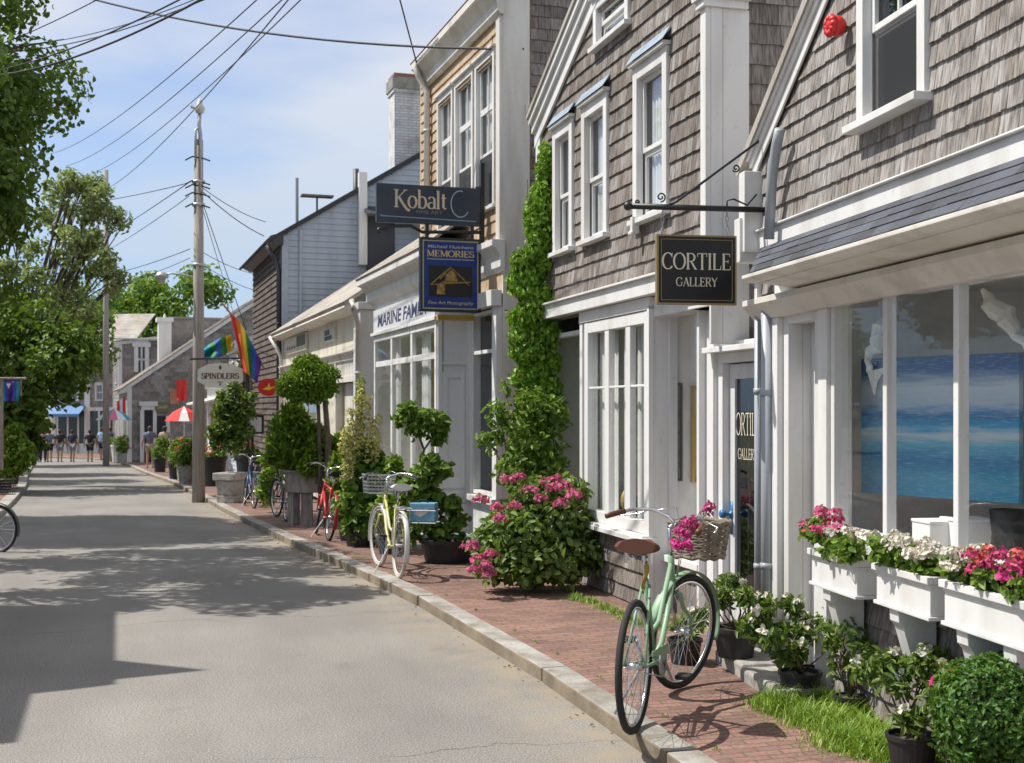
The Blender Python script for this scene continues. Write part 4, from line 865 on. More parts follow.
def whitebrick():
    m, nt, b = nodes('whitewashed_brick'); b.inputs['Roughness'].default_value = .9
    tc = N(nt,'ShaderNodeTexCoord'); mp = N(nt,'ShaderNodeMapping'); mp.inputs['Rotation'].default_value=(R_(90),0,R_(0)); nt.links.new(tc.outputs['Object'], mp.inputs[0])
    sx = N(nt,'ShaderNodeSeparateXYZ'); nt.links.new(tc.outputs['Object'], sx.inputs[0]); ad = N(nt,'ShaderNodeMath'); nt.links.new(sx.outputs[0], ad.inputs[0]); nt.links.new(sx.outputs[1], ad.inputs[1])
    cx = N(nt,'ShaderNodeCombineXYZ'); nt.links.new(ad.outputs[0], cx.inputs[0]); nt.links.new(sx.outputs[2], cx.inputs[1])
    br = N(nt,'ShaderNodeTexBrick'); br.inputs['Scale'].default_value=1; br.inputs['Brick Width'].default_value=.24; br.inputs['Row Height'].default_value=.08; br.inputs['Mortar Size'].default_value=.008
    nt.links.new(cx.outputs[0], br.inputs['Vector']); br.inputs['Color1'].default_value=(.70,.70,.70,1); br.inputs['Color2'].default_value=(.58,.58,.58,1); br.inputs['Mortar'].default_value=(.36,.35,.34,1)
    c = mix(nt, ramp(nt, noise(nt,2.5,6),[(.5,(0,0,0)),(.7,(.7,.7,.7))]), br.outputs['Color'], (.34,.30,.27)); nt.links.new(c, b.inputs['Base Color']); return m
WB = whitebrick()
cxx = -1.2; cy0, cy1 = Bh.y(394.5, cxx), Bh.y(421, cxx); cz1 = Bh.zy(400,73,cxx); zz0 = BE+2.0
mb = MB(); mb.box(cxx-.75, cxx, cy0, cy1, zz0, cz1-.55); mb.box(cxx-.79,cxx+.04,cy0-.04,cy1+.04,cz1-.55,cz1-.45); mb.box(cxx-.82,cxx+.07,cy0-.07,cy1+.07,cz1-.45,cz1-.12,1); mb.box(cxx-.76,cxx+.01,cy0-.01,cy1+.01,cz1-.12,cz1,2)
mb.build('chimney', [WB, mat('lichen_brick',(.33,.31,.26),(.20,.19,.17),6), flat('red_brick_cap',(.30,.14,.10),.9)], Bh.e)
mb = MB(); ya, yb2 = Bh.y(358,.06), Bh.y(366,.06); mb.box(.04,.24,ya,yb2,Bh.zy(362,265,.1),Bh.zy(362,173,.1)); mb.build('white_duct', WHITE, Bh.e)
mb = MB(); yy = Bh.y(356,-.2); mb.tube([(-.2,yy,BE),(-.2,yy,Bh.zy(356,169,-.2))], .08, 10); yy = Bh.y(424,-.2); mb.tube([(-.2,yy,BE+2),(-.2,yy,Bh.zy(424,120,-.2))], .10, 10); mb.build('vent_pipe', DKTRIM, Bh.e, smooth=True)
mb = MB(); ya, yb2 = Bh.y(366.5,.0), Bh.y(394,.0); z0, z1 = Bh.zy(380,268,0), Bh.zy(380,207,0); mb.box(.03,.10,ya,yb2,z0-.6,z1-.15); mb.prism([(.05,z1-.1),(.6,z1-.35),(.6,z1-.28),(.05,z1-.0)], ya-.1, yb2+1.2); mb.build('shaded_lean_to', DKTRIM, Bh.e)  # dark panel paints in the shade of the recess under the lean-to
mb = MB(); mb.tube([(.05,Bh.y(300.5,.05),Bh.zy(300,330,.05)),(.05,Bh.y(300.5,.05),Bh.zy(300,230,.05))], .035, 8); mb.build('conduit', flat('pale_blue_pipe',(.40,.46,.54)), Bh.e)
mb = MB(); ya = Bh.y(297,-1.5); mb.tube([(-1.5,ya,BE),(-1.5,ya,Bh.zy(297,178,-1.5))], .045, 8); mb.build('aerial_mast', STEEL, Bh.e)
mb = MB(); ya, yb2 = Bh.y(301,-1.5), Bh.y(333,-1.5); zz = Bh.zy(315,196,-1.5); mb.box(-1.7,-1.35,ya,yb2,zz-.025,zz+.025); mb.tube([(-1.5,Bh.y(317,-1.5),BE),(-1.5,Bh.y(317,-1.5),zz)], .03, 6); mb.build('roof_deck', PLANK, Bh.e)
downpipe(Bh, [(-.1,-.42,BE-.25),(-.1,-.2,BE-.6),(-.1,-.1,BE-.9),(-.1,-.1,.1)], .06, DKTRIM)

# ================================================================== small shops further down, then the big grey gable
def small_house(name, lab, cat, O, ang, w, d, he, hr, mwall, mroof, wins=(), door=None, trimm=WHITE, gable_front=False, expo=.17, seed=1, smin=.15, smax=.3, side=True):
    B = Bld(name, lab, cat, O, ang); hl = []
    for (x0, x1, z0, z1, c) in wins: hl.append(sashwin(B, x0, x1, z0, z1, cols=(c,c), trim=.10, mw=trimm, curtain=False))
    hh = list(hl) + ([(door[0],door[1],0,door[2])] if door else [])
    top = (lambda x: he + hr - abs(x+w/2)*hr/(w/2)) if gable_front else (lambda x: he)
    mb = MB(); wall_grid(mb, -w, 0, 0, he, 0, .12, hh)
    if gable_front: mb.prism([(-w,he),(0,he),(-w/2,he+hr)], .001, .12)
    sidepoly = [(.12,0),(d,0),(d,he),(.12,he)] if gable_front else [(.12,0),(d,0),(d,he),(d/2,he+hr),(.12,he+.05)]
    mb.prism(sidepoly, -.12, 0, ax='x'); mb.prism(sidepoly, -w, -w+.12, ax='x'); mb.build('wall', mwall, B.e)
    if mwall in (SH_GREY, SH_BROWN, SH_DARK):
        mb = MB(); shingles(mb, -w, 0, .1, he+(hr if gable_front else 0), 0, expo, hh, top, smin, smax, seed)
        if side:
            Mx = Matrix(((0,-1,0,0),(1,0,0,0),(0,0,1,0),(0,0,0,1)))
            shingles(mb, .0, d, .1, he+(0 if gable_front else hr), 0, expo, (), (lambda y: he) if gable_front else (lambda y: he+hr-abs(y-d/2)*hr/(d/2)), smin, smax, seed+1, M=Mx)
        mb.build('shingle_cladding', mwall, B.e)
    else:
        mb = MB(); clap(mb, -w, 0, .1, he, 0, .14, hh); mb.build('clapboard_cladding', mwall, B.e)
    mb = MB(); mb.box(-.15,.04,-.04,0,0,he); mb.box(-.0,.04,0,.18,0,he); mb.box(-w-.02,-w+.15,-.04,0,0,he)
    if gable_front:
        for sg in (-1,1):
            xe = -w-.25 if sg < 0 else .25; mb.prism([(xe,top(xe)+.12),(-w/2,he+hr+.12),(-w/2,he+hr-.14),(xe,top(xe)-.14)], -.14, -.03)
    else:
        mb.box(-w-.1,.1,-.12,-.0,he-.28,he)
        sl = hr/(d/2); mb.prism([(-.35,he-.35*sl-.12),(-.35,he-.35*sl+.14),(d/2,he+hr+.14),(d/2,he+hr-.12)], .005, .09, ax='x')
    if door:
        mb.box(door[0]-.12,door[0],-.05,0,0,door[2]+.12); mb.box(door[1],door[1]+.12,-.05,0,0,door[2]+.12); mb.box(door[0],door[1],-.05,0,door[2],door[2]+.12)
    mb.build('trim', trimm, B.e)
    if door:
        mb = MB(); mb.box(door[0],door[1],.05,.1,0,door[2]); mb.build('door', door[3], B.e)
    if gable_front:
        roof_slab(B, (.3,-.2,top(.3)+.14),(.3,d+.2,top(.3)+.14),(-w/2,d+.2,he+hr+.15),(-w/2,-.2,he+hr+.15), mt=mroof, expo=.2, seed=seed); roof_slab(B, (-w-.3,-.2,top(-w-.3)+.14),(-w-.3,d+.2,top(-w-.3)+.14),(-w/2,d+.2,he+hr+.15),(-w/2,-.2,he+hr+.15), mt=mroof, expo=.2, seed=seed+2)
    else:
        sl = hr/(d/2)
        roof_slab(B, (-w-.2,-.35,he-.35*sl+.14),(.1,-.35,he-.35*sl+.14),(.1,d/2,he+hr+.15),(-w-.2,d/2,he+hr+.15), mt=mroof, expo=.2, seed=seed, wmin=.2, wmax=.4)
        roof_slab(B, (-w-.2,d+.35,he-.35*sl+.14),(.1,d+.35,he-.35*sl+.14),(.1,d/2,he+hr+.15),(-w-.2,d/2,he+hr+.15), mt=mroof, courses=False)
    return B
WALLRED = flat('red_door_paint', (.45,.03,.03), .5)
p = (-9.0, 42.2)
small_house('white_shop', 'narrow white shop just beyond the dark shingled front', 'shop', p, 18.5, 5.0, 7, 4.6, 1.6, paint('pale_blue_paint',(.50,.55,.60),(.3,.33,.36)), SH_ROOF, [(-1.9,-.6,2.9,4.1,2),(-4.2,-2.9,2.9,4.1,2)], (-2.2,-1.1,2.2,flat('dark_green_door',(.03,.06,.05))), seed=61)
B2 = small_house('red_door_shop', 'white shop with tall red doors behind the utility pole', 'shop', (-11.0, 47.6), 19, 6.0, 7, 3.5, 1.6, paint('shop_white',(.70,.70,.70),(.45,.43,.4)), SH_GREY, [(-2.4,-1.2,.8,2.3,2)], (-4.3,-3.2,2.3,WALLRED), seed=63)
mb = MB(); mb.box(-1.0,-.35,-.05,-.02,.05,2.3); mb.build('door', WALLRED, B2.e)
mb = MB(); mb.prism([(0,2.75),(-.9,2.55),(-.9,2.62),(0,2.85)], -6, .1, ax='x'); mb.build('awning', WHITE2, B2.e)
go = P(128,460,62); G_ = small_house('grey_gable_house', 'large grey shingled house whose wide gable end faces up the street', 'house', (go.x, 62), 20, 9, 14, 3.75, 4.9, SH_GREY, SH_ROOF, [(-4.5,-3.3,.9,2.3,2)], (-2.4,-1.3,2.2,INT_D), expo=.2, seed=71, smin=.2, smax=.4)
# shop entrance in the gable end of the grey house
mb = MB(); z = lambda px, py: G_.zy(px, py, .06)
y0, y1 = G_.y(141,.06), G_.y(155,.06)
mb.box(.045,.16,y0-.1,y1+.12,z(148,406),z(148,401.5)); mb.box(.045,.12,y0,y1,z(148,410),z(148,406)); mb.box(.045,.10,y0-.05,y0+.15,0,z(148,410)); mb.box(.045,.10,y1-.1,y1+.08,0,z(148,410)); ye = G_.y(168,.06); mb.box(.045,.1,ye-.1,ye+.1,0,2.3)
mb.build('door_surround', WHITE, G_.e)
mb = MB(); mb.box(.046,.06,y0+.15,y1-.1,0,z(148,410)); mb.box(.046,.062,y1+.08,ye-.1,.4,2.3); mb.build('doorway', INT_D, G_.e)
t = thing('shop_sign', 'small olive sign over the entrance in the grey gable', 'sign', tuple(G_.w(.12, (G_.y(156,.1)+G_.y(169,.1))/2, z(162,412))), G_.th+R_(90)); mb = MB(); w = (G_.y(169,.1)-G_.y(156,.1))/2; mb.box(-w,w,-.03,.03,0,.5); mb.build('board', flat('olive_board',(.16,.15,.06)), t); plain_text('GALLERY','lettering',GOLDL,t,0,.18,.16,-.034,width=w*1.6)
# white chimney-like dormer and upper storey behind
H_ = small_house('dormer_house', 'grey house with white cornice and one upstairs window beyond the grey gable', 'house', (P(119,460,77).x, 77), 20, 8, 8, 7.0, .5, SH_GREY, SH_ROOF, [(-4,-2.8,4.5,6.2,2)], expo=.22, seed=75, smin=.25, smax=.5)
mb = MB(); y0, y1 = H_.y(134,.05), H_.y(149,.05); z0, z1 = H_.zy(141,372,.05), H_.zy(141,347,.05)
mb.box(.03,.14,y0,y0+.25,z0,z1); mb.box(.03,.14,y1-.25,y1,z0,z1); mb.box(.03,.18,y0-.1,y1+.1,z1,z1+.25); mb.prism([(y0-.1,z1+.25),(y1+.1,z1+.25),((y0+y1)/2,z1+.6)], .03,.16, ax='x'); mb.box(.03,.13,y0+.25,y1-.25,(z0+z1)/2-.05,(z0+z1)/2+.05); mb.box(.03,.13,(y0+y1)/2-.05,(y0+y1)/2+.05,z0,z1); mb.box(-.1,.3,-.3,8.2,H_.zy(141,347,.05)+.45,7.3); wn = mb.build('window', WHITE, H_.e)
mb = MB(); mb.q([(.06,y0+.2,z0),(.06,y1-.2,z0),(.06,y1-.2,z1),(.06,y0+.2,z1)]); mb.build('pane', flat('teal_glass',(.03,.10,.12),.15), wn)
c = P(164.5,370,70); t = thing('roof_turret', 'white capped turret rising behind the sloping grey gable roof', 'turret', (c.x, c.y, gz(70)), R_(-70)); mb = MB(); hz = lambda py: CH-(py-HY)/F*70-gz(70); mb.box(-.4,.4,-.35,.35,2,hz(322)); mb.box(-.5,.5,-.45,.45,hz(322),hz(318)); mb.tube([(0,0,hz(318)),(0,0,hz(313))],[.1,.02],6); mb.build('pier', WHITE, t); mb = MB(); mb.box(-3,-.4,.35,3.4,2,hz(318)); mb.box(-3.1,-.3,.30,3.5,hz(318),hz(316)); mb.build('wall', SH_GREY, t)
# the house that closes the street
fo = P(113,460,86)
E_ = Bld('end_house', 'grey shingled house closing the far end of the street over a blue awning', 'house', (fo.x+.3, 86), 84)
hl = []; ew = 6.2
for (a, b) in ((65.5,79),(95,104)): hl.append(sashwin(E_, E_.x(a), E_.x(b), E_.z(75,401), E_.z(75,383), cols=(2,2), trim=.12, curtain=False))
xl = E_.x(54); mb = MB(); wall_grid(mb, xl, .4, 0, 7.0, 0, .2, hl); mb.build('wall', SH_GREY, E_.e)
mb = MB(); shingles(mb, xl, .4, 3.2, 7.0, 0, .2, hl, None, .2, .45, 81); mb.build('shingle_cladding', SH_GREY, E_.e)
mb = MB(); mb.box(xl-.1,xl+.15,-.06,0,0,7.0); xm = E_.x(87.5); mb.box(xm-.2,xm+.2,-.07,0,0,7.0); mb.box(xl,.4,-.08,-.0,2.95,3.2)
for i in range(7): mb.box(xl+.2+i*.75, xl+.32+i*.75, -.05, 0, 0, 2.95)
mb.box(xl,.4,-.05,-.001,0,.7); mb.build('trim', WHITE, E_.e)
mb = MB(); mb.q([(xl+.1,-.01,.7),(.4,-.01,.7),(.4,-.01,2.95),(xl+.1,-.01,2.95)]); mb.build('shop_pane', flat('shop_dark_glass',(.05,.07,.09),.1), E_.e)
mb = MB(); mb.prism([(0,3.35),(-1.1,2.75),(-1.1,2.55),(-1.08,2.55),(-1.08,2.72),(0,3.28)], xl+.1, E_.x(86), ax='x'); mb.build('awning', flat('blue_awning',(.10,.22,.45)), E_.e)
roof_slab(E_, (xl-.3,-.3,6.9),(.7,-.3,6.9),(.7,5,10),(xl-.3,5,10), mt=SH_ROOF, expo=.25, wmin=.3, wmax=.6)
# ================================================================== hanging signs
IRONP = IRON
def hung(B, xloc, name, lab, pl, pr, pt, pb, th=.04, yoff=0):
    """a board hanging square to the house front in the plane x = xloc; returns empty with origin at bottom centre, half width, height"""
    ya, yb = B.y(pl, xloc), B.y(pr, xloc); zb = (B.zy(pl,pb,xloc)+B.zy(pr,pb,xloc))/2; zt = (B.zy(pl,pt,xloc)+B.zy(pr,pt,xloc))/2
    t = thing(name, lab, 'sign', tuple(B.w(xloc, (ya+yb)/2, zb)), B.th + R_(90)); return t, (yb-ya)/2, zt-zb
GRIM = flat('dull_gilt_edge', (.30,.22,.09), .5)
sx_ = .10
t, w, h = hung(Rr, sx_, 'gallery_sign', 'square black CORTILE GALLERY sign with gilt edge hanging on chains', 656, 735.5, 235.5, 305)
mb = MB(); mb.box(-w,w,-.02,.02,0,h); mb.build('board', SIGNB, t, bevel=.003)
mb = MB(); e = .012
for (a,b,c,d) in ((-w,w,0,e),(-w,w,h-e,h),(-w,-w+e,e,h-e),(w-e,w,e,h-e)): mb.box(a,b,-.024,-.0205,c,d)
i2 = .030
for (a,b,c,d) in ((-w+i2,w-i2,i2,i2+.004),(-w+i2,w-i2,h-i2-.004,h-i2),(-w+i2,-w+i2+.004,i2+.004,h-i2-.004),(w-i2-.004,w-i2,i2+.004,h-i2-.004)): mb.box(a,b,-.0225,-.0203,c,d)
mb.box(-w,-w+.006,-.02,.021,0,h); mb.build('gilt_edge', GRIM, t)
mb = MB(); lettering(mb, 'CORTILE', 0, h*.505, h*.235, -.022, width=w*1.74, thick=.155, thin=.05); lettering(mb, 'GALLERY', 0, h*.265, h*.125, -.022, width=w*1.04, thick=.15, thin=.06); mb.build('lettering', CREAML, t)
b_ = thing('sign_bracket', 'black iron bar with scrolls that carries the CORTILE GALLERY sign', 'bracket', tuple(t.location), Rr.th+R_(90))
def yz(px, py): return (Rr.y(px,sx_) - (Rr.y(656,sx_)+Rr.y(735.5,sx_))/2, Rr.zy(px,py,sx_) - (t.location.z - Rr.z0))
(xa_, za_), (xb_, zb_) = yz(628,206), yz(768,210)
mb = MB(); mb.tube([(xa_,0,za_),(xb_,0,zb_)], .021, 8); mb.ball((xa_,0,za_),.032,10,8); mb.box(xb_-.015,xb_+.01,-.05,.05,zb_-.22,zb_+.16)
(c_, d_), (e_, f_) = yz(676,202), yz(759,141); mb.tube([(c_-.05,0,za_+.02),(c_,0,d_),(e_,0,f_)], .009, 6)
for (px, py, r, s0, s1) in ((661,197,.035,-1.6,4.5),(736,168,.03,-2.6,3.2),(637,202,.018,-1.5,3.5)):
    c, d = yz(px, py); mb.tube(spiral((c,0,d), r, r*.25, s0, s1+2.5), .006, 5)
c, d = yz(727,206); mb.tube([(c,0,d-.02),(c+.0,0,d+.04),(c+.05,0,d+.05),(c+.15,0,d+.01),(c+.22,0,d+.09)], .007, 5)
mb.build('bar', IRON, b_, smooth=True)
mb = MB()
for px in (662.5, 727): mb = MB(); c, d = yz(px, 211); chain(mb, (c,0,d), (c,0,h+.0), .0035, .034); mb.build('chain', STEEL, b_, smooth=True)
sk = .62
t, w, h = hung(K, sk, 'jewellery_shop_sign', 'long dark blue Kobalt sign above the Memories sign', 376, 480, 186, 224.5)
NAVY = mat('dark_slate_blue_sign', (.018,.028,.045), (.03,.042,.06), 4, rough=.4); mb = MB(); mb.box(-w,w,-.03,.03,0,h); mb.build('board', NAVY, t, bevel=.004)
TANL = flat('tan_lettering', (.62,.50,.36), .5); mb = MB(); lettering(mb, 'Kobalt', -.17*w, h*.40, h*.46, -.032, width=w*1.02, thick=.15, thin=.05); mb.build('lettering', TANL, t)
mb = MB(); mb.tube([(w*.60+.125*math.cos(R_(a)),-.033,h*.56+.17*math.sin(R_(a))) for a in range(75,335,10)], .008, 5); mb.build('crescent', flat('silver_line',(.35,.42,.48),.35), t)
mb = MB(); mb.prism([(-w*.92,h*.15),(w*.9,h*.11),(w*.93,h*.15),(w*.90,h*.135),(-w*.88,h*.175),(-w*.93,h*.20)], -.034,-.0302); mb.build('underline', flat('pale_blue_line',(.20,.32,.42),.4), t)
plain_text('FINE ART', 'small_lettering', flat('dull_lettering',(.22,.22,.22)), t, .0, h*.27, h*.08, -.034, width=w*.5)
b_ = thing('sign_bracket', 'black scrolled iron bar between the Kobalt sign and the Memories sign', 'bracket', tuple(t.location), K.th+R_(90))
y0_ = (K.y(376,sk)+K.y(480,sk))/2
def yz(px, py): return (K.y(px,sk)-y0_, K.zy(px,py,sk)-(t.location.z-K.z0))
pt = [yz(*q) for q in ((379,229),(392,226),(411,226),(417,229),(422,232),(482,232.5))]; mb = MB(); mb.tube([(a,0,b) for a,b in pt], .022, 6)
for (px, py) in ((380,231),(388,229)): c, d = yz(px,py); mb.tube(spiral((c,0,d),.05,.012,0,6),.010,5)
for px in (427,472): c, d = yz(px,231); mb.box(c-.02,c+.02,-.02,.02,d-.16,d+.12)
c, d = yz(481.5,232); mb.box(c-.02,c+.03,-.04,.04,d-.15,d+.9); c, d = yz(477,188); mb.tube([(c,0.06,d),(c+.10,0.0,d+.02)],.03,6)
mb.build('bar', IRON, b_, smooth=False)
t, w, h = hung(K, sk, 'memories_sign', 'blue gilt-edged MEMORIES sign with a golden picture of a house', 419.5, 480, 238.5, 312)
ROYAL = mat('royal_blue_sign', (.012,.03,.17), (.016,.04,.21), 5, rough=.35); mb = MB(); mb.box(-w,w,-.03,.03,0,h); mb.build('board', ROYAL, t)
mb = MB(); e=.028
for (a,b,c,d) in ((-w,w,0,e),(-w,w,h-e,h),(-w,-w+e,e,h-e),(w-e,w,e,h-e)): mb.box(a,b,-.045,.04,c,d)
mb.build('frame', flat('dark_green_frame',(.02,.03,.03)), t)
mb = MB(); i2=.032; e2=.016
for (a,b,c,d) in ((-w+i2,w-i2,i2,i2+e2),(-w+i2,w-i2,h-i2-e2,h-i2),(-w+i2,-w+i2+e2,i2+e2,h-i2-e2),(w-i2-e2,w-i2,i2+e2,h-i2-e2)): mb.box(a,b,-.036,-.0305,c,d)
mb.build('gilt_line', flat('gilt_line',(.42,.40,.26),.4), t)
mb = MB(); lettering(mb,'MEMORIES',0,h*.745,h*.085,-.032,width=w*1.56,thick=.19,thin=.08); mb.build('lettering', flat('golden_lettering',(.62,.50,.16),.4), t)
plain_text('Michael Hutchens','upper_lettering',flat('blue_white_lettering',(.45,.48,.50)),t,0,h*.862,h*.042,-.0335,width=w*1.5,shear=.1,bold=.01)
plain_text('Fine Art Photography','lower_lettering',flat('sand_lettering',(.50,.46,.34)),t,0,h*.10,h*.045,-.0335,width=w*1.5,shear=.15,bold=.01)
mb = MB(); mb.box(-w*.72,w*.72,-.033,-.0302,h*.205,h*.62); mb.box(-w*.78,w*.78,-.0335,-.0303,h*.705,h*.716,1); mb.build('picture_panel', [flat('night_panel',(.012,.012,.012)), flat('gilt_rule',(.45,.42,.30))], t)
mb = MB()
for (a,b,c,d) in ((-.66,.36,-.1,.57),(.62,.36,.1,.57),(-.35,.44,0,.60),(.45,.44,.0,.60),(-.66,.36,.66,.41),(-.3,.40,.5,.40)):
    p0, p1 = Vector((a*w,-.035,b*h)), Vector((c*w,-.035,d*h)); mb.tube([p0,p1], .009, 4)
mb.prism([(-.2*w,.42*h),(.22*w,.42*h),(.17*w,.52*h),(.02*w,.57*h),(-.15*w,.50*h)],-.037,-.0332); mb.prism([(-.46*w,.235*h),(-.18*w,.235*h),(-.2*w,.36*h),(-.32*w,.395*h),(-.44*w,.35*h)],-.038,-.0334)
mb.build('house_picture', mat('gold_picture',(.42,.28,.08),(.16,.09,.03),22), t)
mb = MB(); yy = 0; mb.box(w*-.25,w*1.0,.25,.3,-.09,-.02); mb.build('yellow_strip', flat('yellow_band',(.62,.42,.06)), t)

# ================================================================== utility pole, street lamp, cables
pb = Vector((-7.12, 28.4)); pz = gz(28.4); Zp = lambda py, D: CH-(py-HY)/F*D
t = thing('utility_pole', 'grey weathered wooden utility pole on the kerb beside the shops', 'utility pole', (pb.x,pb.y,pz))
mb = MB(); top = Zp(140,28.4)-pz; mb.tube([(0,0,-.1),(0,0,3),(0,0,top)], [.150,.13,.10], 14); mb.build('post', WOODP, t, smooth=True)
mb = MB(); hh = Zp(112,28.4)-pz; mb.tube([(.06,-.08,top-1.2),(.06,-.08,top+.1),(.02,-.05,hh-.3),(.04,-.05,hh)], .045, 7); mb.tube([(-.04,-.1,top-.5),(-.05,-.1,top+.2),(-.0,-.06,top+.25)], .03, 6); mb.build('conduit', STEEL, t, smooth=True)
mb = MB(); mb.lathe([(.02,0),(.09,.02),(.12,.12),(.07,.2),(.05,.3),(.01,.34)],10,(.04,-.05,hh-.05)); mb.tube([(.0,-.05,hh+.06),(-.15,-.05,hh+.1),(-.16,-.05,hh+.17)],.03,6); mb.build('insulator', flat('porcelain',(.55,.55,.52)), t, smooth=True)
mb = MB()
for py in (182,205,265): zz = Zp(py,28.4)-pz; mb.tube([(0,0,zz-.03),(0,0,zz+.03)], .15, 12)
mb.build('band', STEEL, t, smooth=True)
mb = MB()
for py in (160,184,188,196,207): zz = Zp(py,28.4)-pz; mb.tube([(-.3,0,zz),(-.12,-.1,zz+.06),(.12,-.1,zz+.02),(.26,.0,zz-.02)], .018, 5)
mb.build('clamp', IRON, t)
lt = thing('street_lamp', 'small street lamp head on a curved arm fixed to the pole', 'street lamp', (pb.x,pb.y,Zp(278,28.4)))
mb = MB(); mb.tube([(-.1,0,0),(-.3,-.02,.06),(-.6,-.05,.10),(-.75,-.06,.07)], .022, 7); mb.build('arm', STEEL, lt, smooth=True)
mb = MB(); mb.lathe([(.03,.12),(.09,.10),(.16,.02),(.15,-.02),(.09,-.03),(.07,-.14),(.02,-.17)],14,(-.82,-.06,.02)); mb.build('lamp_head', STEEL, lt, smooth=True)
q = P(106,470,58); t = thing('utility_pole', 'thin far utility pole rising through the tree on the left of the grey gable', 'utility pole', (q.x,58,gz(58)))
mb = MB(); mb.tube([(0,0,-.1),(0,0,Zp(170,58)-gz(58))],[.16,.11],10); mb.build('post', WOODP, t, smooth=True)
CABLE = flat('black_cable',(.055,.055,.065),.7)
def cable(lab, a, b, sag, r=.016):
    a, b = P(*a), P(*b); n = 22; pts = []
    for i in range(n+1):
        u = i/n; p = a.lerp(b,u); p.z -= sag*4*u*(1-u); pts.append(p)
    c = pts[n//2].copy(); mb = MB(); mb.tube([p-c for p in pts], r*.68, 5); o = mb.build('overhead_cable', CABLE, None, smooth=True); o.location = c
    return tag(o, lab, 'cable', 'overhead cables')
cable('thick black cable sagging across the street to the tan house corner', (-60,-52,22),(524,49,15.9),.45,.024)
cable('thick cable rising to the top edge from the dark maple, lower of the bundle', (-30,77,20),(300,-60,11),.30,.020)
cable('cable of the maple bundle running just above the lowest one', (-30,75,20.3),(297,-66,11),.22,.015)
cable('faint cable crossing the maple higher than the bundle', (-20,52,24),(290,-40,14),.3,.013)
cable('short steep cable across the top left corner, through the maple crown', (-10,48,22),(130,-18,15),.05,.012)
cable('faint upper twin of the cable crossing the maple', (-20,43,24),(260,-30,14),.3,.010)
cable('topmost of four parallel cables fanning to the top edge', (50,154,46),(300,-40,13),.35,.012)
cable('second from the top of the four parallel fanning cables', (66,166,46),(320,-36,13),.35,.012)
cable('third from the top of the four parallel fanning cables', (86,176,46),(345,-44,13),.35,.012)
cable('lowest of the four fanning cables, passing the pole top', (105,190,46),(345,-70,13),.35,.014)
cable('cable running nearly level to the pole from the left', (60,205,48),(188,183,28.3),.1,.016)
cable('cable dropping steeply left from the pole into the trees', (95,243,52),(188,183,28.3),.05,.018)
cable('cable below the steep one on the left of the pole', (92,258,52),(189,196,28.3),.1,.014)
cable('cable meeting the pole above the street lamp', (60,280,50),(190,249,28.3),.2,.014)
cable('lowest cable left of the pole, reaching it near the lamp', (60,296,50),(190,258,28.3),.2,.012)
cable('upper cable from pole to the clapboard house eave', (199,185,28.3),(266,222,33),.1,.014)
cable('lower cable from pole to the clapboard house eave', (199,188,28.3),(264,236,33),.1,.018)
cable('cable falling from the pole behind the rainbow flag', (200,195,28.3),(246,330,34),.0,.015)
cable('second cable falling from the pole towards the white shop', (200,200,28.3),(236,322,40),.0,.012)
cable('level cable crossing behind the pole to the clapboard house', (199,250,28.3),(262,275,36),.1,.012)
cable('cable under the level one behind the pole', (199,262,28.3),(262,292,38),.1,.012)
cable('cable hanging from the top edge to the tan house downpipe', (392,-30,18),(431,118,20),.0,.018)
cable('thin cable running down the tan house beside its windows', (494,-10,16.2),(492,64,16.2),.0,.012)

# ================================================================== flags and small signs along the street
FC = {k: flat('flag_'+k, c, .75) for k, c in dict(red=(.60,.03,.03),orange=(.75,.20,.02),yellow=(.75,.52,.03),green=(.02,.20,.06),blue=(.02,.09,.40),violet=(.10,.03,.28),teal=(.02,.30,.42),white=(.7,.7,.7),pink=(.7,.2,.3)).items()}
def flag(name, lab, top, bot, D, cols, wav=.10, seed=0, along=True, dD=.5):
    """cloth hanging between an upper edge and a lower edge (pixel outlines), as rippled cloth"""
    c = P(*top[0], D); t = thing(name, lab, 'flag', tuple(c)); mb = MB(); n = len(cols)*4
    def cur(pts, u):
        k = u*(len(pts)-1); i = min(int(k), len(pts)-2); f = k-i; return pts[i][0]+(pts[i+1][0]-pts[i][0])*f, pts[i][1]+(pts[i+1][1]-pts[i][1])*f
    def fn(u, v):
        a, b = cur(top,u), cur(bot,u); px, py = a[0]+(b[0]-a[0])*v, a[1]+(b[1]-a[1])*v
        return P(px, py, D + dD*u + wav*math.sin(u*13+v*2+seed)*(.3+v) + .5*wav*math.sin(v*9+u*5)) - c
    mb.grid(fn, n, 16, m=(lambda i,j: i//4) if along else (lambda i,j: min(len(cols)-1, j*len(cols)//16)))
    mb.build('cloth', [FC[k] for k in cols], t, smooth=True); return t, c
t, c = flag('rainbow_flag', 'rainbow striped flag hanging from an angled staff by the oval sign', [(229.5,312),(240,322),(250,340),(262,362)], [(244,372),(248,374),(252,378),(257,384)], 27.6, ['red','orange','yellow','green','blue','violet'], .05, dD=.15)
mb = MB(); mb.tube([P(222,303,27.5)-c, P(229.5,312,27.65)-c, P(264,368,27.9)-c], .022, 7); mb.build('staff', flat('varnished_staff',(.35,.2,.1)), t, smooth=True)
t, c = flag('patchwork_flag', 'small blue and green flag furled above the white oval sign', [(194,356),(206,346),(218,339),(231,334)], [(195,359),(207,358),(220,357),(233,350)], 28.9, ['violet','blue','teal','green','blue','green','yellow'], .14, 2)
mb = MB(); mb.tube([P(190,359,27.95)-c, P(247,358,27.95)-c], .025, 7); mb.build('staff', IRON, t)
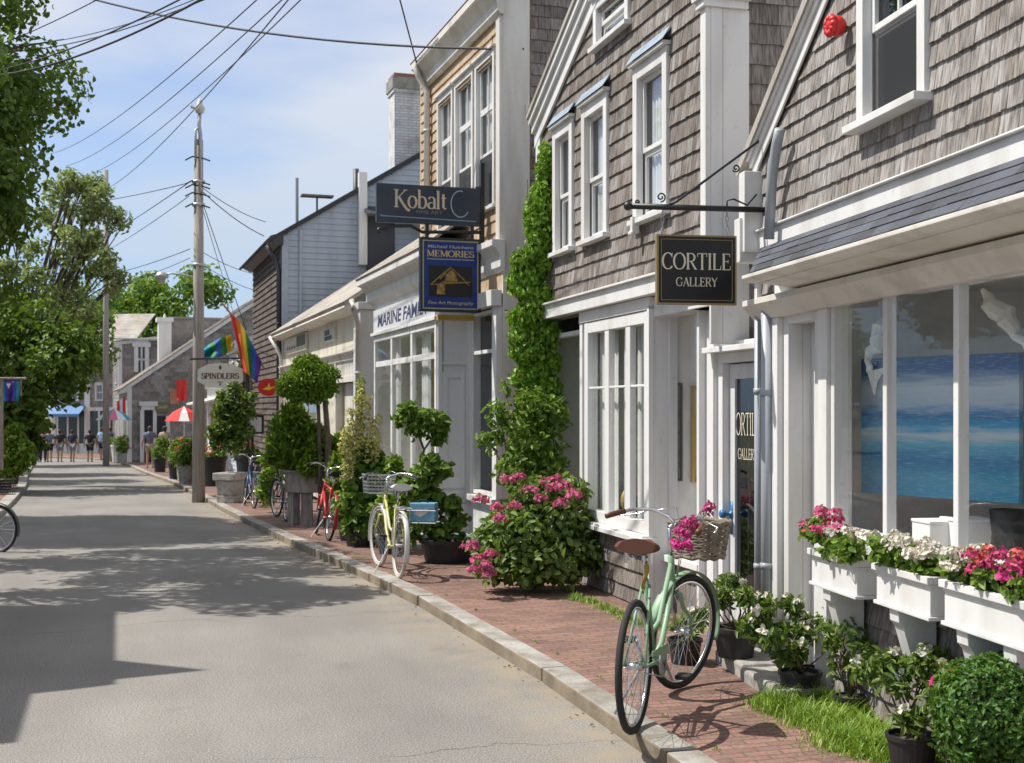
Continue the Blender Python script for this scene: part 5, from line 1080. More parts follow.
q = P(247.5,470,27.95); t2 = thing('sign_post', 'dark iron post at the kerbside planters that carries the oval white sign', 'post', (q.x,27.95,gz(27.95))); mb = MB(); mb.tube([(0,0,0),(0,0,Zp(352,27.95)-gz(27.95))], .045, 8); mb.build('shaft', IRON, t2, smooth=True)
c = P(220.5,388,27.9); t = thing('oval_sign', 'white pointed oval SPINDLERS sign hanging beside the pole', 'sign', tuple(c)); k = 27.9/F
w, h = 22.5*k, 25*k; oval = [(-w,h*.28),(-w*.93,h*.22),(-w*.5,h*.04),(0,0),(w*.5,h*.04),(w*.93,h*.22),(w,h*.28),(w,h*.72),(w*.93,h*.78),(w*.5,h*.96),(0,h),(-w*.5,h*.96),(-w*.93,h*.78),(-w,h*.72)]
mb = MB(); mb.prism(oval, -.03, .03); mb.build('board', flat('sign_white',(.72,.71,.66)), t)
mb = MB(); lettering(mb,'SPINDLERS',0,h*.37,h*.22,-.034,width=w*1.66,thick=.24,thin=.12); mb.build('lettering', flat('brown_lettering',(.13,.05,.03)), t)
mb = MB(); mb.ball((0,-.032,h*.82),(.03,.008,.05),8,6); mb.box(-.06,.06,-.034,-.031,h*.22,h*.25); mb.ball((0,-.032,h*.15),(.02,.008,.03),8,6); mb.build('ornament', MATS['brown_lettering'], t)
mb = MB(); mb.tube([(-w*.6,0,h*.94),(-w*.6,0,30*k)],.01,5); mb.tube([(w*.6,0,h*.94),(w*.6,0,30*k)],.01,5); mb.build('hanger', IRON, t)
c = P(268.5,396,31.5); k = 31.5/F; t = thing('oval_sign', 'red oval sign with a yellow swoosh on the dark shingled front', 'sign', tuple(c)); w, h = 10.5*k, 17.5*k
mb = MB(); mb.prism([(w*math.cos(2*math.pi*i/24), h/2+h/2*math.sin(2*math.pi*i/24)) for i in range(24)], -.03,.03); mb.build('board', flat('sign_red',(.55,.02,.02),.4), t)
mb = MB(); mb.prism([(-w*.6,h*.38),(-w*.1,h*.52),(w*.1,h*.75),(w*.2,h*.5),(w*.65,h*.55),(w*.1,h*.33)],-.034,-.0302); mb.build('swoosh', FC['yellow'], t)
mb = MB(); mb.tube([(w,0,h*.5),(w+.35,.1,h*.5)],.02,6); mb.build('bracket', IRON, t)
c = P(252.5,432,27.4); k = 27.4/F; t = thing('notice_board', 'white notice in a dark frame standing over the planters', 'notice', tuple(c)); w, h = 9.5*k, 15*k
mb = MB(); mb.box(-w,w,-.02,.02,0,h); mb.build('board', flat('notice_white',(.62,.63,.70)), t)
mb = MB(); mb.box(-w-.04,-w,-.03,.03,-.04,h+.04); mb.box(w,w+.04,-.03,.03,-.04,h+.04); mb.box(-w,w,-.03,.03,h,h+.04); mb.box(-w,w,-.03,.03,-.04,0); mb.tube([(0,0,-.02),(0,0,gz(27.4)-c.z)],.03,6); mb.build('frame', IRON, t)
mb = MB()
for i in range(5): mb.box(-w*.7, w*(.7-.15*(i%2)), -.0215,-.0202, h*(.2+.14*i), h*(.23+.14*i))
mb.build('lettering', flat('grey_lettering',(.35,.35,.42)), t)
# parasols and banners at the far shops
def parasol(lab, px, py, D, r, cols):
    c = P(px, py, D); z0 = gz(D); t = thing('parasol', lab, 'parasol', (c.x,c.y,z0)); H = c.z-z0; mb = MB(); n = 12
    for i in range(n):
        a0, a1 = 2*math.pi*i/n, 2*math.pi*(i+1)/n
        for (ra, rb_, za, zb) in ((0,.6,H+.55,H+.32),(.6,1,H+.32,H)):
            mb.q([(r*ra*math.cos(a0),r*ra*math.sin(a0),za),(r*rb_*math.cos(a0),r*rb_*math.sin(a0),zb),(r*rb_*math.cos(a1),r*rb_*math.sin(a1),zb),(r*ra*math.cos(a1),r*ra*math.sin(a1),za)], i % len(cols))
    mb.build('canopy', [FC[k] for k in cols], t, solid=.01); mb = MB(); mb.tube([(0,0,0),(0,0,H+.55)],.025,7); mb.build('pole', WHITE, t)
parasol('red and white parasol leaning out beside the red shop doors', 184, 421, 46, .72, ['red','white','red','red'])
parasol('pink and pale blue parasol at the corner of the grey gable', 114, 420, 60, .85, ['pink','white','teal'])
for (lab, top, bot, D, cols) in (('red banner hanging on the white shop front', [(176,380),(187,380)], [(177,400),(187,401)], 46.5, ['red','red','red']),('red and white flag at the upper left corner of the grey gable', [(117,402),(125,396)], [(117,417),(126,416)], 60.5, ['red','white','red'])):
    flag('banner', lab, top, bot, D, cols, .05)
t = thing('hanging_sign', 'small tan sign board over the far white shop', 'sign', tuple(P(174.5,404,47)), R_(18)); mb = MB(); mb.box(-.14,.14,-.03,.03,0,.55); mb.build('board', flat('tan_board',(.35,.27,.16)), t)
# left side pride banner on its rail
t, c = flag('pride_banner', 'blue and teal pride banner hung on a wooden rail at the left edge', [(1,381),(20,381)], [(2,401),(19,401)], 30, ['teal','blue','violet','violet','blue','teal'], .06, 1)
mb = MB(); mb.tube([P(-8,378.5,30)-c, P(26,378.5,30)-c],.03,6); mb.tube([P(1.5,378,30)-c, P(1.5,470,30)-c],.05,6); mb.tube([P(21,379,30)-c,P(21,396,30)-c],.02,5); mb.build('rail', PLANK, t)
mb = MB(); c2 = P(10,386,29.9)-c; mb.prism([(c2.x-.05,c2.z+.06),(c2.x+.05,c2.z+.06),(c2.x,c2.z-.06)], c2.y-.09, c2.y-.07); mb.build('emblem', FC['white'], t)

# ================================================================== bicycles
def bicycle(lab, pos, rz, mf, mtyre=RUBBER, mrim=CHROME, msad=RUBBER, basket=None, steer=0, rack=True, lean=0, guard=None, scale=1, stepthru=True, curved=True, fender=None, rearguard=True, mgrip=RUBBER, group='bicycles parked in the street', spk=18):
    B = thing('bicycle', lab, 'bicycle', pos, rz, group); B.scale = (scale,)*3; B.rotation_euler = (lean, 0, rz)
    wr, xr, xf = .335, -.53, .53; fender = fender or mf
    def wheel(x, par, rot=0):
        mt = MB(); pts = [(x+ (wr-.018)*math.cos(a), 0, wr+(wr-.018)*math.sin(a)) for a in [2*math.pi*i/40 for i in range(40)]]
        mt.tube(pts, .019, 8, closed=True); w = mt.build('wheel', mtyre, B, smooth=True)
        mr = MB(); mr.tube([(x+(wr-.043)*math.cos(a),0,wr+(wr-.043)*math.sin(a)) for a in [2*math.pi*i/40 for i in range(40)]], .0105, 6, closed=True); mr.tube([(x,-.045,wr),(x,.045,wr)],.018,8)
        mr.build('rim', mrim, w, smooth=True)
        ms = MB()
        for i in range(spk*2):
            a = 2*math.pi*i/(spk*2); s = .03*(1 if i%2 else -1); o = .5*(1 if i%4<2 else -1)
            ms.tube([(x+.018*math.cos(a+o),s,wr+.018*math.sin(a+o)),(x+(wr-.05)*math.cos(a),0,wr+(wr-.05)*math.sin(a))],.0016,3,cap=False)
        ms.build('spokes', CHROME, w); return w
    bb = Vector((-.10,0,.285)); st = Vector((-.285,0,.74)); hb, ht = Vector((.375,0,.60)), Vector((.325,0,.80)); ra = Vector((xr,0,wr)); fa = Vector((xf,0,wr))
    mb = MB()
    mb.tube([bb, st], .0155, 9); mb.tube([hb, ht], .019, 10)
    if stepthru:
        mb.tube([hb+Vector((-.012,0,.05)), Vector((.22,0,.46)), Vector((.08,0,.34)), bb], .0165, 9)
        mb.tube([ht+Vector((.008,0,-.05)), Vector((.16,0,.60)), Vector((.02,0,.47)), Vector((-.16,0,.44))], .0145, 9)
    else:
        mb.tube([hb+Vector((-.012,0,.05)), bb], .018, 9); mb.tube([ht+Vector((.008,0,-.05)), st+Vector((.02,0,-.04))], .015, 9)
    for s in (-1,1):
        mb.tube([bb+Vector((0,s*.03,0)), ra+Vector((0,s*.055,0))], .009, 7); mb.tube([st+Vector((.01,s*.02,-.03)), ra+Vector((0,s*.055,0))], .0075, 7)
    mb.lathe([(.026,-.04),(.026,.04)], 12, M=Matrix.Translation(bb) @ Matrix.Rotation(R_(90),4,'X'))
    mb.build('frame', mf, B, smooth=True)
    wheel(xr, B)
    # steering assembly turned about the head tube
    ax = (ht-hb).normalized(); S = Matrix.Translation(hb) @ Matrix.Rotation(steer, 4, ax) @ Matrix.Translation(-hb)
    def turned(o): 
        o.data.transform(S)
        return o
    w = wheel(xf, B)
    for q in [w]+list(w.children): q.data.transform(S)
    mb = MB(); cr = hb + Vector((.01,0,-.02))
    for s in (-1,1): mb.tube([cr+Vector((0,0,0)), cr+Vector((0.0,s*.05,-.0)), cr+Vector((.03,s*.055,-.08)), fa+Vector((-.03,s*.055,.1)), fa+Vector((0,s*.055,0))], [.014,.014,.013,.010,.008], 8)
    mb.build('fork', mf, B, smooth=True).data.transform(S)
    mb = MB(); sp_ = ht + ax*.16; mb.tube([ht, sp_], .012, 8); mb.tube([sp_, sp_+Vector((.06,0,.02))], .014, 8); c0 = sp_+Vector((.06,0,.02))
    for s in (-1,1): mb.tube([c0, c0+Vector((.03,s*.07,.03)), c0+Vector((.0,s*.16,.06)), c0+Vector((-.09,s*.24,.055)), c0+Vector((-.17,s*.28,.03)), c0+Vector((-.22,s*.295,.02))], .0105, 8)
    for s in (-1,1): mb.tube([c0+Vector((-.02,s*.20,.045)), c0+Vector((.01,s*.27,.02)), c0+Vector((-.10,s*.32,.005))], .005, 5); mb.tube([c0+Vector((.0,s*.17,.05)), c0+Vector((.12,s*.08,.08)), c0+Vector((.10,s*.01,-.10)), hb+Vector((.02,0,.0))], .0035, 4)
    h = mb.build('handlebar', CHROME, B, smooth=True); h.data.transform(S)
    for s in (-1,1):
        mb = MB(); mb.tube([c0+Vector((-.135,s*.263,.042)), c0+Vector((-.22,s*.297,.02)), c0+Vector((-.25,s*.305,.012))], .0165, 8)
        g = mb.build('grip', mgrip, h, smooth=True); g.data.transform(S)
    # saddle
    mb = MB(); sc = st + (st-bb).normalized()*.16; mb.tube([st, sc], .012, 8)
    mb.build('seat_post', CHROME, B, smooth=True)
    mb = MB(); sz = sc.z+.02
    def sad(u, v):
        x = -.15+.28*u; wd = .105*(1-u)**.75+.022*(1 if u<.98 else .6); wd *= math.sqrt(max(0,1-abs(2*min(u,.2)/.2-2)*0)) if u>.02 else .75
        a = math.pi*2*v; return (sc.x+x, wd*math.cos(a), sz+.045*math.sin(a)*(1 if math.sin(a)>0 else .75)*(.8+.2*(1-u))+.02*(1-u)**2)
    mb.grid(sad, 12, 18); mb.q([sad(0,j/18) for j in range(18)]); mb.q([sad(1,j/18) for j in range(18)]); s_ = mb.build('saddle', msad, B, smooth=True)
    mb = MB()
    for s in (-1,1): mb.tube([(sc.x-.12,s*.03,sz-.02),(sc.x-.05,s*.025,sz-.055),(sc.x+.08,s*.01,sz-.03)],.004,5); mb.tube([(sc.x-.10,s*.06,sz-.065),(sc.x-.10,s*.06,sz-.01)],.014,7)
    mb.build('spring', CHROME, s_)
    # mudguards
    for (x, a0, a1, tr) in ((xr, 10, 205, None), (xf, -15, 165, S))[0 if rearguard else 1:]:
        mb = MB(); R0 = wr+.022
        def mg(u, v): a = R_(a0+(a1-a0)*u); o = (v-.5)*.052; rr = R0 - (o*o)*8; return (x+rr*math.cos(a), o, wr+rr*math.sin(a))
        mb.grid(mg, 26, 4); o = mb.build('mudguard', fender, B, smooth=True, solid=.002)
        if tr is not None: o.data.transform(tr)
    # crank, chain guard, pedals, stand
    mb = MB(); mb.lathe([(.085,-.004),(.085,.004)], 22, M=Matrix.Translation(bb+Vector((0,-.05,0))) @ Matrix.Rotation(R_(90),4,'X')); mb.tube([bb+Vector((0,-.06,0)), bb+Vector((.10,-.075,-.12))],.009,6); mb.tube([bb+Vector((0,.06,0)), bb+Vector((-.10,.075,.12))],.009,6)
    mb.tube([ra+Vector((0,-.05,.03)), bb+Vector((0,-.05,.085))],.004,4); mb.tube([ra+Vector((0,-.05,-.03)), bb+Vector((0,-.05,-.085))],.004,4)
    cr_ = mb.build('crank', STEEL, B, smooth=False); mb = MB(); mb.box(.05,.15,-.16,-.08,.155,.178); mb.build('pedal', RUBBER, cr_, bevel=.005); mb = MB(); mb.box(-.25,-.15,.08,.16,.395,.418); mb.build('pedal', RUBBER, cr_, bevel=.005)
    mb = MB(); mb.prism([(ra.x+.12,wr+.055),(bb.x+.04,bb.z+.09),(bb.x+.09,bb.z+.02),(bb.x+.05,bb.z+.03),(ra.x+.12,wr+.03)], -.068,-.060); mb.build('chain_guard', guard or mf, B)
    mb = MB(); mb.tube([bb+Vector((-.06,.05,-.02)), Vector((-.20,.19,.01))],.008,6); mb.build('kickstand', STEEL, B)
    if rack:
        mb = MB()
        for s in (-1,1): mb.tube([(xr-.22,s*.06,.73),(xr+.14,s*.06,.73),(xr+.22,s*.03,.70)],.005,5); mb.tube([(xr-.14,s*.06,.73),(xr,s*.062,wr)],.005,5)
        for i in range(4): mb.tube([(xr-.22+.11*i,-.06,.73),(xr-.22+.11*i,.06,.73)],.004,5)
        mb.build('rear_rack', STEEL, B)
    if basket:
        kind, mbk = basket; cx, zb = .62, .80 if kind == 'wire' else .775
        mb = MB()
        if kind == 'wicker':
            def ring(z, m=1): k = .8+.2*(z/.24); return [(cx+.015*(z/.24)+.15*k*math.copysign(abs(math.cos(a))**.7,math.cos(a)), .175*k*math.copysign(abs(math.sin(a))**.7,math.sin(a)), zb+z) for a in [2*math.pi*i/44 for i in range(44)]]
            for i in range(13):
                z = .195*i/12; r = ring(z); r = [(p[0],p[1],p[2]+.006*math.sin(j*math.pi/2+(i%2)*math.pi)) for j,p in enumerate(r)]; mb.tube(r, .0105 if i not in (0,12) else .015, 5, closed=True)
            r0, r1 = ring(0), ring(.195)
            for i in range(0,44,2): mb.tube([r0[i], r1[i]], .008, 5)
            mb.q([(p[0],p[1],p[2]+.004) for p in r0])
        else:
            for i in range(6):
                z = .2*i/5; k = .85+.15*i/5; mb.tube([(cx-.13*k,-.16*k,zb+z),(cx+.13*k,-.16*k,zb+z),(cx+.13*k,.16*k,zb+z),(cx-.13*k,.16*k,zb+z)], .004 if i<5 else .006, 4, closed=True)
            for i in range(9):
                u = -1+i/4; 
                for s in (-1,1): mb.tube([(cx+.11*s,.137*u,zb),(cx+.13*s,.16*u,zb+.2)],.003,4); mb.tube([(cx+.11*u,.137*s,zb),(cx+.13*u,.16*s,zb+.2)],.003,4)
            for i in range(7): u=-1+i/3; mb.tube([(cx+.11*u,-.137,zb),(cx+.11*u,.137,zb)],.003,4)
        o = mb.build('basket', mbk, B, smooth=(kind=='wicker')); bc = Vector((cx,0,zb)); o.data.transform(Matrix.Translation(S @ bc) @ Matrix.Rotation(steer,4,'Z') @ Matrix.Translation(-bc))
    return B, S
MINT = flat('mint_paint', (.25,.39,.25), .4); LEATHER = flat('brown_leather', (.13,.045,.025), .45); WICKER = mat('grey_wicker', (.27,.23,.18), (.13,.105,.08), 18, rough=.85)
YELLOW = flat('pale_yellow_paint', (.55,.52,.20), .4); DBLUE = flat('dark_blue_paint', (.03,.07,.16), .35); DGREY = flat('dark_grey_paint', (.06,.065,.07), .4); BRED = flat('red_bike_paint', (.42,.03,.03), .35); WHITEB = flat('white_bike_paint',(.62,.62,.60),.4)
hd = math.atan2(1.33,.47)
GB, GS = bicycle('mint green bicycle with brown saddle and wicker basket, nearest, at the kerb', (.87,7.45,.005), hd, MINT, basket=('wicker',WICKER), msad=LEATHER, steer=R_(-22), scale=1.10, lean=R_(0), mgrip=LEATHER, rack=False, rearguard=False)
BAGM = flat('yellow_cloth',(.42,.30,.06),.8)
bicycle('pale yellow and white bicycle with wire basket beside the potted climber', (-1.36,13.72,.0), math.atan2(.956,-.292), YELLOW, mtyre=GUM, mrim=WHITEB, basket=('wire',STEEL), msad=WHITEB, fender=WHITEB, scale=1.03, lean=R_(3), steer=R_(6))
bicycle('red bicycle leaning at the end of the wooden planter trough', (P(322,535,17.9).x,17.9,gz(17.9)), math.atan2(.95,-.31), BRED, stepthru=False, rack=False, lean=R_(8), steer=R_(-12), spk=12)
bicycle('dark grey bicycle left of the wooden planter trough', (P(281,513,21.6).x,21.6,gz(21.6)), math.atan2(.945,-.325), DGREY, mtyre=RUBBER, mrim=CHROME, stepthru=False, lean=R_(4), steer=R_(10), spk=12)
bicycle('dark blue bicycle by the stone planter, farthest on the pavement', (P(249,500,25.2).x,25.2,gz(25.2)), math.atan2(.93,-.37), DBLUE, stepthru=True, lean=R_(5), steer=R_(-8), spk=12)
LB, LS = bicycle('black bicycle half out of view at the left side of the road', (-7.42,16.75,gz(16.75)-.12), R_(-8), DGREY, basket=('wire',POTB), stepthru=False, lean=R_(-3), spk=14, steer=R_(-6))
# blue bag on the carrier of the pale bicycle
p = P(424,512,13.25); t = thing('bicycle_box', 'light blue printed box on the side of the pale yellow bicycle', 'box', tuple(p), R_(-12)); mb = MB(); mb.box(-.14,.14,-.07,.07,-.10,.10); mb.build('body', flat('light_blue_box',(.14,.33,.48),.5), t, bevel=.01)
mb = MB(); mb.tube([(-.05,-.03,.10),(-.04,-.03,.13),(.04,-.03,.13),(.05,-.03,.10)],.008,6); mb.build('handle', RUBBER, t); mb = MB(); mb.tube([(-.16,-.09,-.11),(.15,-.09,-.11),(.15,.09,-.11),(-.16,.09,-.11)],.006,5,closed=True); mb.tube([(-.16,-.09,.02),(.15,-.09,.02),(.15,.09,.02),(-.16,.09,.02)],.006,5,closed=True); mb.tube([(-.16,.0,.02),(-.30,.02,.02)],.006,5); mb.tube([(-.16,.0,-.11),(-.30,.02,-.11)],.006,5); mb.build('wire_carrier', STEEL, t); mb = MB(); mb.prism([(-.08,-.02),(-.02,-.05),(.06,.0),(.07,.05),(.0,.03),(-.06,.04)],-.074,-.0705); mb.build('print', flat('pale_print_mark',(.5,.45,.42)), t)
# ================================================================== foliage
def leaf_arrays(Pn, Nn, size, asp=.5, fold=.18, jit=.3, droop=0.0):
    n = len(Pn); rnd = RNG.normal(size=(n,3)); t = rnd - (rnd*Nn).sum(1,keepdims=True)*Nn; t[:,2] -= droop; t /= np.linalg.norm(t,axis=1,keepdims=True)+1e-9
    b = np.cross(Nn, t); b /= np.linalg.norm(b,axis=1,keepdims=True)+1e-9; L = size*(1+jit*RNG.uniform(-1,1,size=(n,1))); W = L*asp
    nn = np.cross(t, b)
    p0 = Pn; l1 = Pn+t*L*.35+b*W*.5+nn*L*fold; l2 = Pn+t*L*.72+b*W*.36+nn*L*fold*.8; tip = Pn+t*L-nn*L*fold*.5; r2 = Pn+t*L*.72-b*W*.36+nn*L*fold*.8; r1 = Pn+t*L*.35-b*W*.5+nn*L*fold
    V = np.stack([p0,l1,l2,tip,r2,r1],1).reshape(-1,3)
    k = (np.arange(n)*6)[:,None]; Fc = np.concatenate([k+np.array([[0,3,2,1]]), k+np.array([[0,5,4,3]])],1).reshape(-1,4)
    return V, Fc
def fast_mesh(name, V, Fc, mt, parent=None):
    me = bpy.data.meshes.new(name); nv, nf = len(V), len(Fc); me.vertices.add(nv); me.vertices.foreach_set('co', np.asarray(V,np.float32).ravel())
    me.loops.add(nf*4); me.loops.foreach_set('vertex_index', np.asarray(Fc,np.int32).ravel()); me.polygons.add(nf); me.polygons.foreach_set('loop_start', np.arange(nf,dtype=np.int32)*4)
    me.update(calc_edges=True); me.materials.append(mt); o = bpy.data.objects.new(name, me); COL.objects.link(o); o.parent = parent; return o
def unit(a): return a/(np.linalg.norm(a,axis=1,keepdims=True)+1e-9)
def blobs(clumps, n, shell=.45, up=.45, rnd=.7):
    """n leaves spread over ellipsoidal clumps [(cx,cy,cz,rx,ry,rz)], more of them near each clump's surface"""
    C = np.array(clumps,float); vol = np.prod(C[:,3:],axis=1)**(2/3); idx = RNG.choice(len(C), n, p=vol/vol.sum()); d = unit(RNG.normal(size=(n,3))); r = RNG.uniform(0,1,size=(n,1))**shell
    Pn = C[idx,:3] + d*r*C[idx,3:]; N_ = unit(d + RNG.normal(size=(n,3))*rnd + np.array([0,0,up])); return Pn, N_
def clumpset(c, R, k, r, seed=0, zb=None):
    rg = np.random.default_rng(seed); out = []
    while len(out) < k:
        d = rg.normal(size=3); d /= np.linalg.norm(d); q = np.array(c)+d*np.array(R)*rg.uniform(.35,1)**.6
        if zb is not None and q[2] < zb: continue
        s = r*rg.uniform(.6,1.25); out.append((q[0],q[1],q[2],s,s,s*.8))
    return out
def foliage(parent, clumps, n, size, mt, name='foliage', **kw):
    a = {k: kw.pop(k) for k in ('shell','up','rnd') if k in kw}; p, nn = blobs(clumps, n, **a); V, Fc = leaf_arrays(p, nn, size, **kw); return fast_mesh(name, V, Fc, mt, parent)
def blossoms(parent, centres, r, n, size, mt, name='blossom', asp=.75, flat_=.75):
    ps, ns = [], []
    for c in centres:
        d = unit(RNG.normal(size=(n,3))); d[:,2] = np.abs(d[:,2])*.8+.0; d = unit(d+np.array([0,0,.15])); rr = r*RNG.uniform(.8,1.2); ps.append(np.array(c)+d*rr*np.array([1,1,flat_])*RNG.uniform(.6,1,size=(n,1))); ns.append(unit(d+RNG.normal(size=(n,3))*.35))
    V, Fc = leaf_arrays(np.concatenate(ps), np.concatenate(ns), size, asp=asp, fold=.1); return fast_mesh(name, V, Fc, mt, parent)
def stems(parent, base, tips, r=.006, mt=STEM, name='stems', bend=.15, seed=0):
    rg = random.Random(seed); mb = MB()
    for tp in tips:
        a, b = Vector(base), Vector(tp); m1 = a.lerp(b,.4)+Vector((rg.uniform(-bend,bend),rg.uniform(-bend,bend),.0))*(b-a).length; mb.tube([a,m1,b],[r,r*.8,r*.5],5)
    return mb.build(name, mt, parent, smooth=True)
def pot(parent, r, h, mt=POTB, z=0, taper=.8):
    mb = MB(); mb.lathe([(r*taper,z),(r*.97,z+h*.86),(r*1.04,z+h*.87),(r*1.05,z+h),(r*.93,z+h),(r*.9,z+h*.88)],22); p = mb.build('pot', mt, parent, smooth=False); mb = MB(); mb.lathe([(r*.9,z+h*.86),(.01,z+h*.9)],16); mb.build('soil', SOIL, parent); return p
def tree(name, lab, base, trunk_h, tr, clumps, n, size, mt, limbs=8, seed=0, lean=(0,0), group=None, barkm=BARK, **kw):
    t = thing(name, lab, 'tree', tuple(base), 0, group); rg = random.Random(seed); mb = MB(); top = Vector((lean[0],lean[1],trunk_h))
    mb.tube([(0,0,-.2),(lean[0]*.2,lean[1]*.2,trunk_h*.4),tuple(top)],[tr*1.25,tr,tr*.75],10)
    cs = sorted(clumps, key=lambda c: -c[3]); pick = [cs[int(i*len(cs)/limbs)] for i in range(limbs)]
    for c in pick:
        e = Vector(c[:3]); m1 = top.lerp(e,.45)+Vector((rg.uniform(-.3,.3),rg.uniform(-.3,.3),rg.uniform(0,.35))); mb.tube([top-Vector((0,0,rg.uniform(0,trunk_h*.3))), m1, e],[tr*.5,tr*.3,tr*.1],6)
        for k in range(3): q = e+Vector((rg.uniform(-1,1),rg.uniform(-1,1),rg.uniform(-.6,.9)))*c[3]; mb.tube([m1.lerp(e,.5), q],[tr*.16,tr*.04],4)
    mb.build('trunk', barkm, t, smooth=True); foliage(t, clumps, n, size, mt, 'crown', **kw); return t

# ---- near planting along the gallery front
def azalea(lab, base, r, h, potr, poth, flowers, seed, group='potted white azaleas along the gallery', n=420, size=.055):
    t = thing('potted_azalea', lab, 'potted plant', base, 0, group); pot(t, potr, poth); rg = np.random.default_rng(seed); cl = []
    for i in range(13):
        a = rg.uniform(0,6.28); rr = r*rg.uniform(.25,1); z = poth+h*rg.uniform(.25,1)*(1.05-.45*rr/r); cl.append((rr*math.cos(a),rr*math.sin(a),z,.07,.07,.05))
    stems(t,(0,0,poth*.9),[c[:3] for c in cl],.007,BARK,seed=seed); foliage(t, cl, n, size, L_HYD, asp=.36, shell=.5, up=.6); fl = []
    for i in range(flowers): c = cl[i % len(cl)]; fl.append((c[0]+rg.uniform(-.05,.05),c[1]+rg.uniform(-.05,.05)-.02,c[2]+.045))
    if fl: blossoms(t, fl, .028, 14, .034, WPET)
    return t
azalea('white azalea in a black pot on the step before the CORTILE door', (1.53,8.56,.10), .26, .36, .15, .20, 9, 1, n=650, size=.06)
p = P(800,688,7.75); azalea('taller white azalea in a black pot at the corner of the flower boxes', (p.x,7.75,0), .36, .52, .13, .17, 16, 2, n=1100, size=.062)
p = P(846,690,7.35); azalea('leggy green azalea under the leftmost flower box', (p.x+.02,7.35,0), .22, .50, .09, .11, 3, 12, n=500, size=.06)
p = P(912,745,6.25); azalea('white azalea in a black pot between grass patch and clipped box ball', (p.x,6.25,0), .33, .50, .125, .17, 14, 3, n=1200, size=.06)
p = P(686,655,8.75); t = thing('potted_seedling','small pot with a leafy seedling behind the green bicycle wheel','potted plant',(p.x,8.8,0)); pot(t,.12,.18); foliage(t,[(0,0,.27,.14,.14,.08)],120,.06,L_MID)
c = P(992,716,5.5); t = thing('boxwood_ball', 'clipped round box bush in the bottom right corner', 'bush', (c.x,5.5,0)); zc = max(c.z,.26); rr_ = .262
cl = [(0,0,zc,rr_,rr_,rr_*.98)]
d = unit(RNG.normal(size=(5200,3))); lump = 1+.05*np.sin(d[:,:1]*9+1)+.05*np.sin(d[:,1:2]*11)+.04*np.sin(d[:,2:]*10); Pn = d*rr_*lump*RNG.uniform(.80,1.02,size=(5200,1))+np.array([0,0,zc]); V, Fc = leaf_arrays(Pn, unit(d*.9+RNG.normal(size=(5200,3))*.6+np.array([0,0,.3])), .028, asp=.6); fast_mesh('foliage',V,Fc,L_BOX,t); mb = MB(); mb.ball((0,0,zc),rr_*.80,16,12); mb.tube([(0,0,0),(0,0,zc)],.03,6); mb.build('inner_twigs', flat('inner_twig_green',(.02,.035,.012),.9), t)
# rhododendron-like pink tips peeping over the clipped ball
p = P(950,672,6.0); t = thing('pink_azalea', 'small pink azalea peeping over the clipped box ball', 'plant', (p.x,6.0,0)); foliage(t,[(0,0,.42,.14,.12,.12)],160,.055,L_HYD,asp=.4); blossoms(t,[(-.02,-.05,.54),(.06,-.04,.50),(-.08,-.02,.46)],.035,16,.034,PINK); stems(t,(0,0,0),[(0,0,.4),(.08,0,.4),(-.07,0,.42)],.006,BARK)
# grass patch along the wall
def grass(name, lab, pts, n, h, spread, mt=GRASSM):
    base = np.array(pts); i = RNG.integers(0,len(base),n); q = base[i]+RNG.normal(size=(n,2))*spread; zz = np.array([gz(y) for y in q[:,1]]); a = RNG.uniform(0,6.28,n); hh = h*RNG.uniform(.25,1.2,n)*np.clip(1.25-np.linalg.norm(q-base[i],axis=1)/(spread*2.2),.25,1); w = .0033
    d = np.stack([np.cos(a),np.sin(a)],1); per = np.stack([-d[:,1],d[:,0]],1); V = np.zeros((n,6,3)); bend = RNG.uniform(.25,.9,n)*hh
    for k,(t_,ww) in enumerate(((0,w),(.55,w*.8),(1,w*.15))):
        cx = q + d*(bend*t_**2)[:,None]; cz = zz+hh*(t_-.25*t_*t_)
        V[:,k,:2] = cx-per*ww; V[:,5-k,:2] = cx+per*ww; V[:,k,2] = cz; V[:,5-k,2] = cz
    k = (np.arange(n)*6)[:,None]; Fc = np.concatenate([k+np.array([[0,5,4,1]]),k+np.array([[1,4,3,2]])],1).reshape(-1,4)
    o = fast_mesh(name, V.reshape(-1,3), Fc, mt); tag(o, lab, 'grass', kind='stuff'); return o
def rp(x, y): w = Rr.w(x,y); return (w.x,w.y)
pts = [rp(RX(px,-.3)+0, -.30+dy) for px in (800,825,850,875) for dy in (-.12,0,.1)]; gp = [G(*q) for q in ((790,712),(812,722),(835,728),(858,735),(880,742),(845,745),(870,752),(800,700),(890,757),(850,716),(820,706),(780,706),(905,760))]
grass('grass', 'bright green grass tuft spreading over the bricks by the gallery', [(g.x,g.y) for g in gp], 11000, .155, .10)
gp = [G(*q) for q in ((590,603),(604,609),(616,614),(628,620),(640,625),(655,628),(575,600))]; grass('weeds', 'yellow green weeds along the foot of the shingled bay', [(g.x,g.y) for g in gp], 1500, .09, .06)
gp = [KL[i]+KN[i]*.285 for i in range(12,60)]; grass('weeds', 'thin weeds in the joint behind the kerb', [(g.x,g.y) for g in gp], 500, .035, .012)
gp = [KL[i]-KN[i]*.01 for i in range(10,80)]
n = 700; i_ = RNG.integers(8,len(KL)-20,n); off = np.where(RNG.uniform(size=n)<.7, -np.abs(RNG.normal(size=n))*.10-.01, RNG.uniform(.2,2.0,n)); pp = np.array([(KL[i].x+KN[i].x*o+RNG.uniform(-.2,.2)*0, KL[i].y+KN[i].y*o+RNG.uniform(-.2,.2), 0) for i,o in zip(i_,off)])
